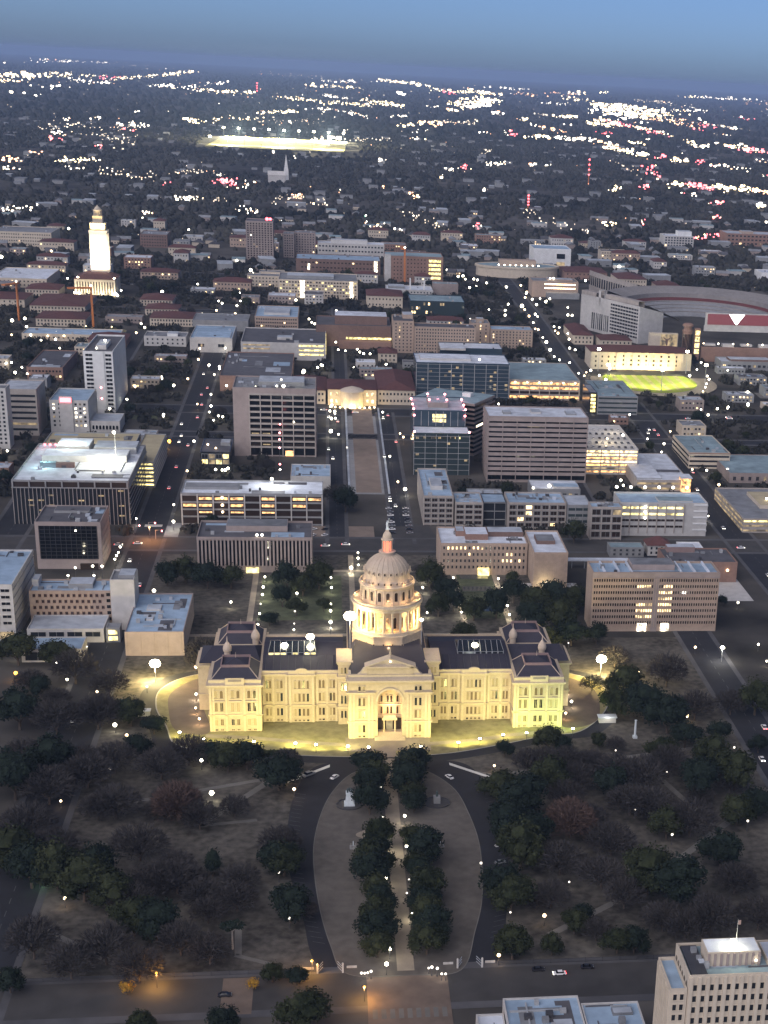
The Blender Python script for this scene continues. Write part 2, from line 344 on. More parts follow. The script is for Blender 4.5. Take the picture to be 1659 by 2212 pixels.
FAR = '''
-2950 14815 -2393 13617 26 1478 y 2.2
-2406 11910 -2239 11703 8 498 y 2
-4525 25247 -5805 35345 8 2521 w 0.8
-4933 30226 -4614 35318 16 2257 w 0.8
-4614 35318 -2389 24878 10 3072 d 0.7
-2840 16612 -2249 15791 18 1073 y 1.1
-2168 13522 -1733 12825 16 502 w 1
-2252 16605 -1964 15108 6 895 r 1.6
-1981 15024 -1957 18348 16 1273 y 1.1
-1862 17100 -2099 25503 22 1944 y 1.2
-1444 13017 -1030 12079 16 525 w 1.2
-1030 12079 -570 11785 22 468 y 1.3
-1209 13413 -1019 16745 8 807 w 1
-1701 8617 -1580 8713 3 116 w 1.8
-1921 10280 -1774 10758 5 170 w 1
-1017 5789 -886 5055 4 120 w 1.2
-916 5759 -892 5792 2 42 w 1.2
-780 5618 -684 5298 8 179 w 1.4
-684 4971 -666 4991 3 44 r 1.6
-872 6682 -861 6700 1 55 w 1.6
-756 6980 -741 6890 1 59 w 2
-875 4654 -830 4546 4 70 w 1.2
-844 4342 -812 4280 4 63 r 1.2
-669 4028 -644 3933 3 35 r 1.4
-813 3400 -753 3325 9 72 o 1.6
-749 3059 -705 3036 5 27 w 1.3
-771 3621 -753 3602 3 23 o 1.4
-682 3345 -597 3462 14 64 y 1.2
-626 3163 -575 3143 3 28 w 1.2
-270 2962 -226 2898 16 68 r 1.5
-275 3149 -272 3151 2 19 w 1.2
-370 2821 -360 2784 2 16 r 1.2
-311 2437 -292 2496 5 26 w 1.3
-291 2480 -210 2483 8 16 d 1
-210 2780 -193 2960 5 43 w 1.2
-346 2162 -319 2145 3 16 w 1.3
-572 2111 -522 2189 10 77 w 0.8
-773 4704 -569 4151 16 251 d 1
-976 5080 -680 5167 20 326 d 1
-608 6184 -534 5938 9 154 y 1.5
-523 6122 -352 6730 18 248 y 1.2
-388 3131 -292 3241 12 68 d 1
-544 3137 -409 2929 14 132 d 1
-190 2330 -159 2252 5 30 w 1.3
-1327 29887 515 24968 18 2163 d 0.7
-224 17389 298 16995 20 832 y 1.2
-109 22177 371 23372 12 1255 w 1
782 27269 1353 23044 34 2047 y 1.4
1170 18645 1865 18149 40 957 y 1.4
1227 16904 1311 16700 4 412 r 1.5
1762 21001 1873 21341 4 947 y 1.6
2283 24735 2773 24822 8 1072 w 1
-386 10898 -99 10604 18 348 y 1.5
-63 12486 123 11812 12 444 w 1.2
-56 9868 251 10076 26 522 y 1.2
232 11549 447 10445 20 646 y 1.1
306 10577 429 10033 12 330 y 1.3
604 14853 653 14834 3 245 w 2
-356 7498 -190 7762 18 278 y 1.6
-103 8592 32 8384 8 227 w 1.1
64 8298 164 7574 12 215 w 1.1
631 10399 676 10293 4 207 w 1.3
684 9948 815 9828 8 191 y 1.6
845 11197 1494 14288 44 1088 y 1.8
924 10932 1190 11628 16 302 w 1.9
1006 9653 1053 9633 4 147 w 1.6
307 7899 375 7807 5 100 w 1.1
-331 6378 -40 6578 24 371 d 1.1
33 5848 45 5832 1 30 w 1.8
286 6630 492 7269 14 211 y 1.5
403 7154 481 6780 8 164 o 1.5
307 6082 427 6171 9 65 w 1.1
500 7279 730 7579 18 313 d 1.2
590 6167 736 6249 10 50 w 1.1
753 6665 790 6623 5 149 r 1.4
285 5402 309 5413 3 26 w 1.6
42 5020 210 5243 10 61 d 1
-196 4133 -187 4125 1 15 w 2
-121 3896 -116 3886 1 14 w 1.4
107 3932 142 3943 2 14 w 1.8
348 3880 350 3755 4 54 r 1.8
310 3668 284 3652 4 37 w 1.1
245 3376 252 3364 1 11 w 1.5
454 4466 513 4770 6 50 d 1.1
428 3986 499 4061 10 44 w 1.2
151 2800 156 2705 5 40 o 1.3
89 2956 96 2946 1 9 o 1.5
-4 2804 2 2799 1 8 w 1.2
-96 2661 -79 2596 6 33 o 1.3
35 2159 40 2148 1 5 w 1.5
41 2260 45 2253 1 6 g 1.6
42 2032 68 2105 6 16 w 1.1
84 2010 92 2037 2 8 w 1.6
238 2194 232 2099 3 17 r 1.5
322 2988 325 2985 1 9 w 1.6
-139 2550 -33 2495 12 132 d 1
106 2360 177 2054 12 116 d 1
-74 4964 16 5052 8 89 w 2
2138 18863 2599 19108 10 899 o 1
2687 23843 3078 24756 4 844 w 0.8
2866 20973 3429 22234 8 849 o 1
3375 22093 3655 23055 5 740 y 1.5
2911 18972 2513 15506 10 1397 y 1.4
4350 25666 4587 26311 3 728 y 1.3
3606 18874 3923 18018 20 985 d 1
5739 25685 6186 26745 5 753 y 1.2
6069 26225 7356 26454 22 1467 w 1
6753 25173 5500 19605 8 1713 o 1
1798 13770 2115 13852 5 428 w 1
2357 13535 2788 14061 34 970 y 2
2320 12763 1791 9481 30 1102 w 2.1
2471 13025 2041 10120 24 1209 y 1.9
1391 7988 1654 9029 22 536 y 1.9
1570 8432 1631 8283 18 597 r 1.7
1570 7993 1633 7664 24 625 y 1.6
1591 7616 1580 7237 12 363 r 1.6
2522 12455 2748 12612 14 591 y 1.6
2211 11015 2475 11236 18 476 y 1.4
2063 9856 2299 9890 20 527 o 1.2
2967 13879 2957 13622 3 290 w 1.8
2947 13374 3198 13886 6 219 w 1.3
3611 15990 3706 16045 3 291 w 1.1
3234 13757 3361 13966 3 223 w 1.8
2523 10488 2556 10533 1 89 w 1.8
3124 11654 3202 11764 4 216 r 1.6
1374 9313 1496 9490 12 279 y 1.5
1054 8469 1107 8541 4 88 y 1.5
1287 9777 1365 9833 4 115 d 1.2
1002 7611 1024 7598 2 72 w 1.5
1004 7316 1051 6831 16 254 o 1.5
1226 7890 1269 7901 2 77 w 1.3
1066 6446 1082 6509 1 36 w 1.6
787 6012 898 6168 14 113 y 1.6
880 6038 1066 6015 26 95 w 1.7
735 6130 765 6161 3 33 r 1.3
1087 6104 1050 5330 12 137 o 1.4
1017 5412 1036 4907 14 83 y 1.4
1130 6289 1294 6928 8 162 r 1.2
1081 5645 1098 5637 3 43 w 1.5
1046 5271 1067 5130 6 50 y 1.5
1206 5885 1253 5929 6 62 y 1.5
1059 4925 1095 4953 5 57 w 2.2
1324 6266 1350 6291 3 52 w 1.5
1094 4811 1120 4831 4 32 r 1.6
1113 4614 1169 4653 8 38 y 1.7
2098 9099 2072 8593 8 320 o 1.3
1958 7934 2359 9428 7 359 r 1.6
2373 9446 2346 8582 14 343 d 1.3
2320 8662 2370 8676 4 124 w 1.5
1891 7253 1976 7341 2 68 w 1.6
1566 6429 1471 5936 4 142 y 1.3
1462 5865 1563 6019 8 64 w 1.6
1679 6393 1688 6374 2 54 w 1.7
1649 6096 1695 6009 14 223 y 1.5
1616 5699 1725 5674 18 228 r 1.6
1633 5713 1747 6055 4 127 w 1.8
1473 4867 1493 4836 3 65 w 1.3
1242 4787 1166 4417 4 81 r 1.5
1197 4475 1298 4283 9 36 w 1.6
965 4285 868 3765 8 87 r 2
856 3454 904 3428 10 35 y 1.6
911 3457 948 3350 20 79 r 1.7
968 3436 1083 3394 28 79 y 1.6
1056 3356 1081 3296 10 66 o 1.5
747 3310 778 3326 5 22 r 1.6
648 3151 691 3267 6 26 y 1.6
541 3993 622 4026 4 37 w 1.5
818 3308 825 3302 1 11 t 1.6
834 3108 844 3104 2 10 w 1.7
837 2900 860 2898 5 22 r 1.4
944 2869 954 2854 3 17 w 2
754 2524 764 2512 3 18 r 1.7
482 2284 507 2293 4 15 y 1.6
576 2362 569 2287 3 25 r 1.5
615 2065 668 2145 7 22 r 1.4
1281 4070 1252 3927 3 38 r 1.5
842 2447 843 2441 1 10 w 2
549 2043 555 2045 1 5 w 2
814 3120 818 3122 1 10 r 1.3
888 4382 806 3560 6 242 d 1
355 2399 436 2144 10 120 d 1
'''
TREES = '''-48,-121,8.6,o -46,-154,6.9,b -46,-174,6.7,o -44,-195,7.2,o -41,-213,6.7,o -38,-227,5.5,b -87,-123,10.5,r -70,-170,3.9,c -109,-62,8.3,o -116,-51,6.3,o -62,-76,7.3,o -70,-78,6.9,o -78,-77,6.1,o -87,-82,8.1,b -97,-84,8.5,b -45,-79,5.7,b -117,-85,10.1,b -130,-75,10.5,b -142,-79,10.3,o -156,-65,10.5,b -153,-101,10.5,o -139,-110,9.8,b -126,-115,9.7,b -111,-120,10.5,b -141,-139,10.5,b -144,-161,9.2,o -130,-155,8.3,b -98,-156,9.1,b -111,-177,7.5,o -104,-191,7.6,o -90,-182,7.0,b -82,-182,7.9,b -72,-193,6.9,b -94,-211,7.7,o -86,-215,8.0,o -125,-200,10.4,o -134,-199,8.7,o -114,-210,9.3,o -125,-224,8.3,b -101,-229,8.2,b -77,-225,6.6,b -67,-231,7.1,b -111,-237,8.1,b -89,-241,8.0,b -129,-244,4.8,o -92,-248,3.5,y -52,-248,2.8,y -46,-244,4.1,o -38,-246,4.1,o -35,-272,9.1,o -60,-273,5.2,o -85,-272,5.2,o -130,-30,8.7,b -147,-35,10.5,b -164,-29,10.5,o -179,28,9.5,o -148,10,9.2,b -130,-2,8.1,b -117,-25,6.6,o -129,-51,8.5,b -105,-36,5.2,o 70,-61,9.6,o 77,-63,6.3,o 94,-58,5.9,o 50,-67,5.8,o 101,-64,5.9,b 85,-84,6.1,b 43,-110,7.4,o 51,-126,8.8,o 65,-107,8.3,o 42,-148,8.1,o 45,-172,8.6,o 52,-153,7.3,o 38,-215,8.3,o 35,-196,6.9,o 35,-235,6.8,o 90,-112,6.7,o 68,-146,9.7,r 77,-138,6.8,b 72,-241,6.8,o 78,-243,6.1,o 59,-220,4.7,o 63,-213,4.0,o 49,-255,4.7,o 35,-253,4.4,o 91,-193,10.5,o 100,-200,8.7,o 80,-203,6.9,b 123,-176,7.6,o 124,-195,7.1,b 134,-60,10.5,o 120,-75,9.6,o 151,-56,7.3,o 146,-106,9.3,o 129,-110,10.0,o 141,-86,8.3,o 120,-95,8.1,b 117,3,10.1,o 121,-27,10.5,o 107,-26,7.9,o 129,-44,9.1,o 146,-28,8.0,b 141,15,9.3,b 96,-147,8.2,b 82,-162,8.8,b 104,-156,9.3,b 74,-188,8.1,b 60,-176,8.2,b 117,-148,9.4,b 139,-158,7.5,o 150,-133,7.0,o 126,-222,6.8,b 108,-224,8.4,b 98,-227,6.7,b 96,-94,8.1,b 106,-104,9.2,b 78,-103,7.9,b 67,-83,6.1,b 167,-67,6.4,o 177,-23,8.1,o 165,-22,6.8,b 53,-201,5.8,b 91,-220,6.7,b 66,-225,5.0,b -119,177,8.3,o -109,182,9.4,o -96,173,10.5,o -83,173,8.2,o -51,169,9.3,o -42,160,8.6,o -53,140,6.9,o -33,148,9.6,o -59,108,5.6,o -45,101,6.1,o -67,65,4.9,o -30,108,5.1,o 35,183,6.6,b 31,148,9.6,o 40,140,9.0,o 33,116,7.7,o 42,108,6.6,o 52,92,8.5,o 65,96,9.1,o 43,74,7.4,o 78,123,9.4,o 89,131,10.5,o 100,131,10.5,o 111,131,9.5,o 83,100,10.2,o 98,96,10.5,o 101,63,8.8,o 87,70,8.9,o 73,77,7.4,o 81,183,5.0,o 28,196,6.2,b -90,55,7.2,b -92,33,5.6,b -107,73,5.9,o -182,60,7.4,o -162,47,6.7,o 115,77,7.0,o 119,42,7.2,b 102,10,5.5,b -21,356,10.5,b -16,337,9.6,o 131,268,9.1,o 200,140,3.8,o 193,184,2.8,o -11,-83,7.3,o -8,-94,7.9,o -10,-101,6.9,o -9,-112,6.0,o -11,-122,7.7,o -8,-152,7.3,o -9,-162,6.9,o -11,-172,8.2,o -11,-183,8.2,o -8,-193,6.2,o -9,-202,6.4,o -10,-212,7.2,o -11,-221,8.2,o -11,-231,6.1,o 9,-82,7.2,o 6,-92,7.2,o 5,-102,8.4,o 7,-113,6.0,o 7,-121,5.7,o 5,-152,6.5,o 9,-163,8.4,o 5,-172,5.7,o 6,-182,6.0,o 7,-193,8.3,o 7,-202,7.1,o 7,-212,7.3,o 8,-222,7.6,o 6,-230,7.1,o'''
LAMPLIGHT = []

# ------------------------------------------------------------------ ground, streets, Capitol grounds
g = MB()
xs = [-34000, -3000, 3000, 34000]
ys = [-1500, 300, 1200, 4800, 60000]
for i in range(3):
    for j in range(4):
        g.face([(xs[i], ys[j], terr(ys[j])), (xs[i + 1], ys[j], terr(ys[j])), (xs[i + 1], ys[j + 1], terr(ys[j + 1])), (xs[i], ys[j + 1], terr(ys[j + 1]))])
structure(g, 'ground', 'ground_city')
def strip(mb, x0, x1, y0, y1, lift, k=0):
    """a sheet that follows the slope of the ground"""
    cut = [y0] + [y for y in (300, 1200) if y0 < y < y1] + [y1]
    for a, b in zip(cut, cut[1:]):
        mb.face([(x0, a, terr(a) + lift), (x1, a, terr(a) + lift), (x1, b, terr(b) + lift), (x0, b, terr(b) + lift)], k)
ROADS_NS = [(-149, -131, -262, 1180), (-236, -216, -262, 1000), (164, 181, -262, 262), (236, 256, 150, 700), (14.5, 26, 265, 640), (-27, -17, 265, 640), (-22, -12, 700, 1180), (148, 160, 275, 640), (205, 222, 640, 1500)]
ROADS_EW = [(-400, 400, -260, -240), (-400, 420, 250, 276), (-330, 420, 545, 558), (-420, 420, 628, 652), (-330, 60, 1128, 1140), (-330, 330, 1440, 1452)]
for n, (a, b, c, d) in enumerate(ROADS_NS):
    m = MB(); strip(m, a, b, c, d, .10); structure(m, 'street', 'asphalt')
    m = MB(); strip(m, a - 2.6, a - .02, c, d, .13); strip(m, b + .02, b + 2.6, c, d, .13); structure(m, 'pavement', 'pavement_dark')
    m = MB()
    for y in range(int(c) + 4, int(d) - 4, 9): strip(m, (a + b) / 2 - .12, (a + b) / 2 + .12, y, y + 4, .115)
    structure(m, 'road_marking', 'paint_worn')
for n, (a, b, c, d) in enumerate(ROADS_EW):
    m = MB(); strip(m, a, b, c, d, .12); structure(m, 'street', 'asphalt_worn' if n < 2 else 'asphalt')
    m = MB(); strip(m, a, b, c - 4, c - .02, .14); strip(m, a, b, d + .02, d + 4, .14); structure(m, 'pavement', 'pavement_dark')
# lawns of the grounds
m = MB(); m.poly([(-129, -236), (162, -236), (162, 88), (95, 88), (95, 240), (-129, 240)], .04); structure(m, 'lawn', 'lawn_winter')
# south avenue with crosswalks
m = MB(); m.poly([(-15, -420), (12, -420), (12, -240.5), (-15, -240.5)], .16); structure(m, 'avenue', 'paving_brown')
m = MB()
for k in range(9): m.box(-13.5 + k * 2.8, -11.9 + k * 2.8, -268, -262.5, .165, .18)
structure(m, 'crosswalk', 'path_worn')
m = MB(); m.box(-62, -52, -262, -240.5, .125, .16); structure(m, 'brick_crossing', 'paving_brown')
def smooth(pts, n=8):
    out = []
    L = len(pts)
    for i in range(L):
        p0, p1, p2, p3 = (Vector(pts[(i + k - 1) % L]) for k in range(4))
        for j in range(n):
            t = j / n
            out.append(tuple(.5 * ((2 * p1) + (p2 - p0) * t + (2 * p0 - 5 * p1 + 4 * p2 - p3) * t * t + (3 * p1 - p0 - 3 * p2 + p3) * t ** 3)))
    return out
oval = smooth([(-21, -241), (-27, -222), (-31.5, -190), (-33.5, -152), (-31, -122), (-25.5, -98), (-16, -80), (0, -76), (14, -80), (25, -98), (29.5, -122), (31.5, -152), (29, -190), (24, -216), (17, -241), (0, -243)])
outer = smooth([(-29, -238), (-37, -200), (-43, -160), (-43.5, -125), (-41, -98), (-34, -75), (-20, -69), (0, -68), (20, -69), (33, -75), (40, -98), (42, -125), (41.5, -160), (37, -200), (28, -238), (0, -240)])
m = MB(); m.poly(outer, .08); structure(m, 'oval_drive', 'asphalt')
m = MB(); m.slab(oval, .06, .20); structure(m, 'oval_lawn', 'lawn_oval')
m = MB()
for i in range(len(oval)):
    a, b = Vector(oval[i]), Vector(oval[(i + 1) % len(oval)])
    n_ = Vector((b.y - a.y, a.x - b.x)).normalized() * .35
    m.face([(a.x, a.y, .24), (a.x + n_.x, a.y + n_.y, .24), (b.x + n_.x, b.y + n_.y, .24), (b.x, b.y, .24)])
structure(m, 'oval_kerb', 'path_worn')
m = MB()
for sx in (-1, 1):          # angled parking bays along the outside of the drive
    for k in range(34):
        y = -100 - k * 3.6
        xo = np.interp(-y, [98, 125, 160, 200, 238], [41, 43, 42.5, 37, 29]) * sx
        m.face([(xo, y, .095), (xo - sx * 4.2, y - 1.6, .095), (xo - sx * 4.2, y - 1.78, .095), (xo, y - .18, .095)])
structure(m, 'parking_lines', 'paint_worn')
# Great Walk
m = MB(); m.box(-4.6, 1.2, -240, -67, .2, .28); structure(m, 'great_walk', 'paving')
m = MB(); m.slab(smooth([(-14, -136), (-2, -131), (10, -136), (12, -141), (-2, -147), (-16, -141)]), .2, .26); structure(m, 'walk_plaza', 'paving')
# circular drive round the Capitol, with the floodlit lawns inside it
rim = smooth([(-100, -28), (-95, -47), (-85, -53.5), (-62, -58), (-32, -63), (-10, -64.5), (8, -64.5), (28, -61.5), (51, -53), (72, -44), (88, -40), (102, -20), (108, 0), (106, 22), (85, 38), (40, 46), (0, 48), (-40, 46), (-88, 38), (-106, 20), (-107, -4)])
out2 = [(x * 1.075, y * 1.10 - .5) for x, y in rim]
m = MB(); m.poly(out2, .065); structure(m, 'circular_drive', 'asphalt')
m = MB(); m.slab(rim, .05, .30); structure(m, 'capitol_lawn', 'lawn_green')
m = MB()
for i in range(len(rim)):
    a, b = Vector(rim[i]), Vector(rim[(i + 1) % len(rim)])
    n_ = Vector((b.y - a.y, a.x - b.x)).normalized() * .6
    m.face([(a.x, a.y, .34), (a.x + n_.x, a.y + n_.y, .34), (b.x + n_.x, b.y + n_.y, .34), (b.x, b.y, .34)])
structure(m, 'drive_kerb', 'kerb')
m = MB()   # terrace walk that sags towards the south steps
tw = [(-82, -37.5), (-60, -41), (-40, -46), (-20, -50), (18, -50), (38, -47), (55, -41.5), (82, -37)]
for a, b in zip(tw, tw[1:]): m.face([(a[0], a[1] - 3.6, .36), (b[0], b[1] - 3.6, .36), (b[0], b[1], .36), (a[0], a[1], .36)])
m.poly([(-20, -59), (18, -59), (18, -44), (-20, -44)], .365)
m.poly([(-5, -66), (2, -66), (2, -59), (-5, -59)], .365)
structure(m, 'terrace_walk', 'paving')
m = MB()   # paved courts east and west of the building
m.slab(smooth([(-101, -10), (-96, -32), (-84, -38), (-80.6, -30), (-86, 0), (-81, 30), (-92, 30), (-102, 12)]), .3, .38)
m.slab(smooth([(103, -8), (98, -28), (86, -36), (80.6, -30), (86, 0), (81, 28), (93, 28), (103, 12)]), .3, .38)
structure(m, 'side_court', 'paving_brown')
for (a, b, w) in (((-20, -61), (-60, -75), 2.2), ((-31, -78), (-46, -84), 1.2), ((27, -78), (42, -85), 1.2), ((-50, -84), (-78, -128), 1.6), ((-78, -128), (-56, -124), 1.2), ((-50, -84), (-120, -110), 1.4), ((44, -86), (140, -60), 1.6), ((50, -220), (88, -190), 1.5), ((88, -190), (150, -120), 1.6), ((110, -70), (135, -160), 1.4), ((-58, -226), (-59, -206), 1.2), ((-59, -226), (-44, -234), 1.0), ((-126, -204), (-90, -236), 1.4)):
    a, b = Vector(a), Vector(b); n_ = Vector((b.y - a.y, a.x - b.x)).normalized() * w
    m = MB(); m.face([(a.x - n_.x, a.y - n_.y, .062), (b.x - n_.x, b.y - n_.y, .062), (b.x + n_.x, b.y + n_.y, .062), (a.x + n_.x, a.y + n_.y, .062)]); structure(m, 'path', 'path_worn')
m = MB()
for sx in (-1, 1):
    m.face([(sx * 44 - 1, -88 , .1), (sx * 26 - 1, -72, .1), (sx * 26 - 1, -74.6, .1), (sx * 44 - 1, -90.4, .1)])
structure(m, 'stop_line', 'road_paint')
# north side: extension lawns, walks and skylight pools
m = MB()
m.poly([(-66, 118), (-20, 118), (-20, 198), (-66, 198)], .07); m.poly([(48, 120), (70, 120), (70, 215), (48, 215)], .07)
structure(m, 'north_lawn', 'lawn_dark')
m = MB()
for x in (-70, -14, 47, 72): m.box(x - 1.6, x + 1.6, 96, 240, .05, .10)
m.box(-100, 100, 205, 209, .05, .105); m.box(-100, 100, 92, 96, .05, .105)
structure(m, 'north_walk', 'paving')
for y in (132, 168, 192):
    m = MB(); m.box(50.5, 67.5, y, y + 9, .05, .25); structure(m, 'sunken_court', 'glass_teal')
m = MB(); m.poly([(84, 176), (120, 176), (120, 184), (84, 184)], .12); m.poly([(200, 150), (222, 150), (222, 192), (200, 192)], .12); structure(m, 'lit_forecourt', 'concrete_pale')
# the mall north of the grounds
m = MB(); strip(m, -12, 14.5, 382, 655, .12); structure(m, 'mall_pavement', 'concrete_grey')
m = MB(); strip(m, -8, 10, 386, 544, .16); strip(m, -7.5, 9.5, 560, 652, .16); structure(m, 'mall_lawn', 'dirt')
m = MB(); strip(m, -13.6, -12, 382, 655, .5); strip(m, 14.5, 16, 382, 655, .5); structure(m, 'mall_kerb', 'roof_pale')
m = MB(); m.poly([(-60, 278), (2, 278), (2, 330), (-34, 330), (-60, 305)], .09); structure(m, 'construction_ground', 'dirt')
m = MB(); m.poly([(9, 278), (43, 278), (28, 370), (8, 370)], .2); structure(m, 'car_park', 'asphalt_worn')
m = MB(); m.poly([(-131, 277), (-122, 277), (-122, 380), (-131, 380)], .18); structure(m, 'side_lot', 'concrete_grey')
m = MB(); m.poly([(-145, 300), (-134, 300), (-134, 360), (-145, 360)], .2); structure(m, 'crossing_glow', 'concrete_pale')  # pale sheet, the lamplight on the street is put into its colour
m = MB(); m.poly([(256, 60), (400, 60), (400, 240), (256, 240)], .06); structure(m, 'lot', 'asphalt_worn')

# ------------------------------------------------------------------ panels and windows
_cache = {}
def window_mesh(w, h, pane, frame, d=.22, f=.16, arch=False):
    k = ('w', round(w, 2), round(h, 2), pane, frame, d, f, arch)
    if k not in _cache:
        b = MB()
        if arch:
            n = 8; r = w / 2
            pts = [(-r, 0)] + [(r, 0)] + [(r * math.cos(math.pi * i / n), h - r + r * math.sin(math.pi * i / n)) for i in range(n + 1)]
            b.face([(x, -.05, z) for x, z in pts], 0)
            for i in range(n):
                a0, a1 = math.pi * i / n, math.pi * (i + 1) / n
                q = [((r + s) * math.cos(a), h - r + (r + s) * math.sin(a)) for s, a in ((0, a0), (f, a0), (f, a1), (0, a1))]
                b.face([(x, -d, z) for x, z in q], 1); b.face([(q[1][0], 0, q[1][1]), (q[2][0], 0, q[2][1]), (q[2][0], -d, q[2][1]), (q[1][0], -d, q[1][1])], 1)
            for s in (-1, 1): b.box(min(s * r, s * (r + f)), max(s * r, s * (r + f)), -d, 0, 0, h - r, 1)
            b.box(-r - f * 1.6, r + f * 1.6, -d * 1.5, 0, -f, 0, 1, True)
        else:
            b.face([(-w / 2, -.05, 0), (w / 2, -.05, 0), (w / 2, -.05, h), (-w / 2, -.05, h)], 0)
            b.box(-w / 2 - f, -w / 2, -d, 0, 0, h, 1); b.box(w / 2, w / 2 + f, -d, 0, 0, h, 1)
            b.box(-w / 2 - f, w / 2 + f, -d, 0, h, h + f, 1, True); b.box(-w / 2 - f * 1.4, w / 2 + f * 1.4, -d * 1.4, 0, -f, 0, 1, True)
            if w > 1.1: b.box(-.05, .05, -.09, -.05, 0, h, 1)
        _cache[k] = b.mesh('window', [pane, frame])
    return _cache[k]
def bar_mesh(w, h, d, m, name='pier'):
    k = ('b', round(w, 2), round(h, 2), round(d, 2), m)
    if k not in _cache:
        b = MB(); b.box(-w / 2, w / 2, -d, 0, 0, h, 0, True); _cache[k] = b.mesh(name, m)
    return _cache[k]
def side_pose(x0, x1, y0, y1, side, a):
    """point at distance a from the left end of a wall seen from outside, and the turn of that wall"""
    if side == 'S': return x0 + a, y0, 0.0
    if side == 'E': return x1, y0 + a, math.pi / 2
    if side == 'W': return x0, y1 - a, -math.pi / 2
    return x1 - a, y1, math.pi
class Bld:
    def __init__(s, name, label, cat, x0, x1, y0, y1, h, wall='concrete', roof='roof_grey', par=.9, z0=None, group=None, hip=0, root=None):
        s.z0 = terr(y0) if z0 is None else z0
        cx, cy = (x0 + x1) / 2, (y0 + y1) / 2
        s.root = thing(name, label, cat, (cx, cy, s.z0), 0, group)
        s.x0, s.x1, s.y0, s.y1, s.h, s.wall = x0 - cx, x1 - cx, y0 - cy, y1 - cy, h, wall
        s.w, s.d = x1 - x0, y1 - y0
        s.dist = math.hypot((y0 + 690), 220)
        s.buf = {}; s.cnt = {}
        X0, X1, Y0, Y1 = s.x0, s.x1, s.y0, s.y1
        b = MB()
        lo = -3 if s.z0 > .3 else 0
        if hip:
            b.box(X0, X1, Y0, Y1, lo, h); b.build('wall', wall, s.root)
            r = MB(); o = .9; rise = hip
            if s.w >= s.d: r.frustum((X0 - o, X1 + o, Y0 - o, Y1 + o), (X0 + s.d / 2 - .1, X1 - s.d / 2 + .1, -.15, .15), h, h + rise)
            else: r.frustum((X0 - o, X1 + o, Y0 - o, Y1 + o), (-.15, .15, Y0 + s.w / 2 - .1, Y1 - s.w / 2 + .1), h, h + rise)
            r.face([(X0 - o, Y1 + o, h), (X1 + o, Y1 + o, h), (X1 + o, Y0 - o, h), (X0 - o, Y0 - o, h)])
            r.build('roof', roof, s.root)
        else:
            t = .45
            for q in ((X0, X1, Y0, Y1),):
                n = [(X0, Y0), (X1, Y0), (X1, Y1), (X0, Y1)]; i_ = [(X0 + t, Y0 + t), (X1 - t, Y0 + t), (X1 - t, Y1 - t), (X0 + t, Y1 - t)]
                for k in range(4):
                    a, c = n[k], n[(k + 1) % 4]; e, f = i_[k], i_[(k + 1) % 4]
                    b.face([(a[0], a[1], lo), (c[0], c[1], lo), (c[0], c[1], h), (a[0], a[1], h)])
                    b.face([(a[0], a[1], h), (c[0], c[1], h), (f[0], f[1], h), (e[0], e[1], h)])
                    b.face([(e[0], e[1], h), (f[0], f[1], h), (f[0], f[1], h - par), (e[0], e[1], h - par)])
            b.build('wall', wall, s.root)
            r = MB(); r.poly([(X0 + t, Y0 + t), (X1 - t, Y0 + t), (X1 - t, Y1 - t), (X0 + t, Y1 - t)], h - par); r.build('roof', roof, s.root)
        s.roofz = h - par if not hip else h
        FOOT.append((x0, x1, y0, y1))
    def put(s, part, me, side, a, z, boxdim, mats, stuffname=None):
        x, y, rz = side_pose(s.x0, s.x1, s.y0, s.y1, side, a)
        w, h, d = boxdim
        px = math.sqrt(max(w, .3) * h) * 6154 / s.dist
        n = s.cnt.get(part, 0)
        if px >= 9 and min(w, h) * 6154 / s.dist > 3 and n < 300:
            s.cnt[part] = n + 1
            put(part, me() , s.root, (x, y, z), rz)
        else:
            B, L = s.buf.setdefault(part, (MB(), []))
            if mats not in L: L.append(mats)
            c, sn = math.cos(rz), math.sin(rz)
            def T(p): return (x + p[0] * c - p[1] * sn, y + p[0] * sn + p[1] * c, z + p[2])
            P = [(-w / 2, -d, 0), (w / 2, -d, 0), (w / 2, -d, h), (-w / 2, -d, h), (-w / 2, 0, 0), (w / 2, 0, 0), (w / 2, 0, h), (-w / 2, 0, h)]
            k = L.index(mats)
            for f in ((0, 1, 2, 3), (1, 5, 6, 2), (4, 0, 3, 7), (3, 2, 6, 7), (4, 5, 1, 0)): B.face([T(P[i]) for i in f], k)
    def done(s):
        for part, (B, L) in s.buf.items():
            o = B.build(part + '_rows' if s.cnt.get(part) or True else part, L, s.root); o['kind'] = 'stuff'
        s.buf = {}
        return s
    def span(s, side): return s.w if side in 'SN' else s.d
    def grid(s, side, nx, nz, w, h, z0, z1, a0=1.0, a1=1.0, pane='glass_dark', frame=None, lit=0.0, litm='lit_warm', litset=None, part='window', arch=False, d=.22, stagger=False, seed=0):
        L = s.span(side) - a0 - a1
        rr = random.Random(seed + nx * 7 + nz)
        fr = frame or s.wall
        for j in range(nz):
            z = z0 + (z1 - z0) * (j + .5) / nz - h / 2
            m_ = nx - 1 if (stagger and j % 2) else nx
            for i in range(m_):
                a = a0 + L * (i + .5 + (.5 if m_ < nx else 0)) / nx
                p = pane
                if litset is not None:
                    if (i, j) in litset: p = litm
                elif rr.random() < lit: p = litm if rr.random() < .6 else 'lit_dim'
                s.put(part, lambda: window_mesh(w, h, p, fr, d, min(.2, w * .18), arch), side, a, z, (w, h, .12), p)
        return s
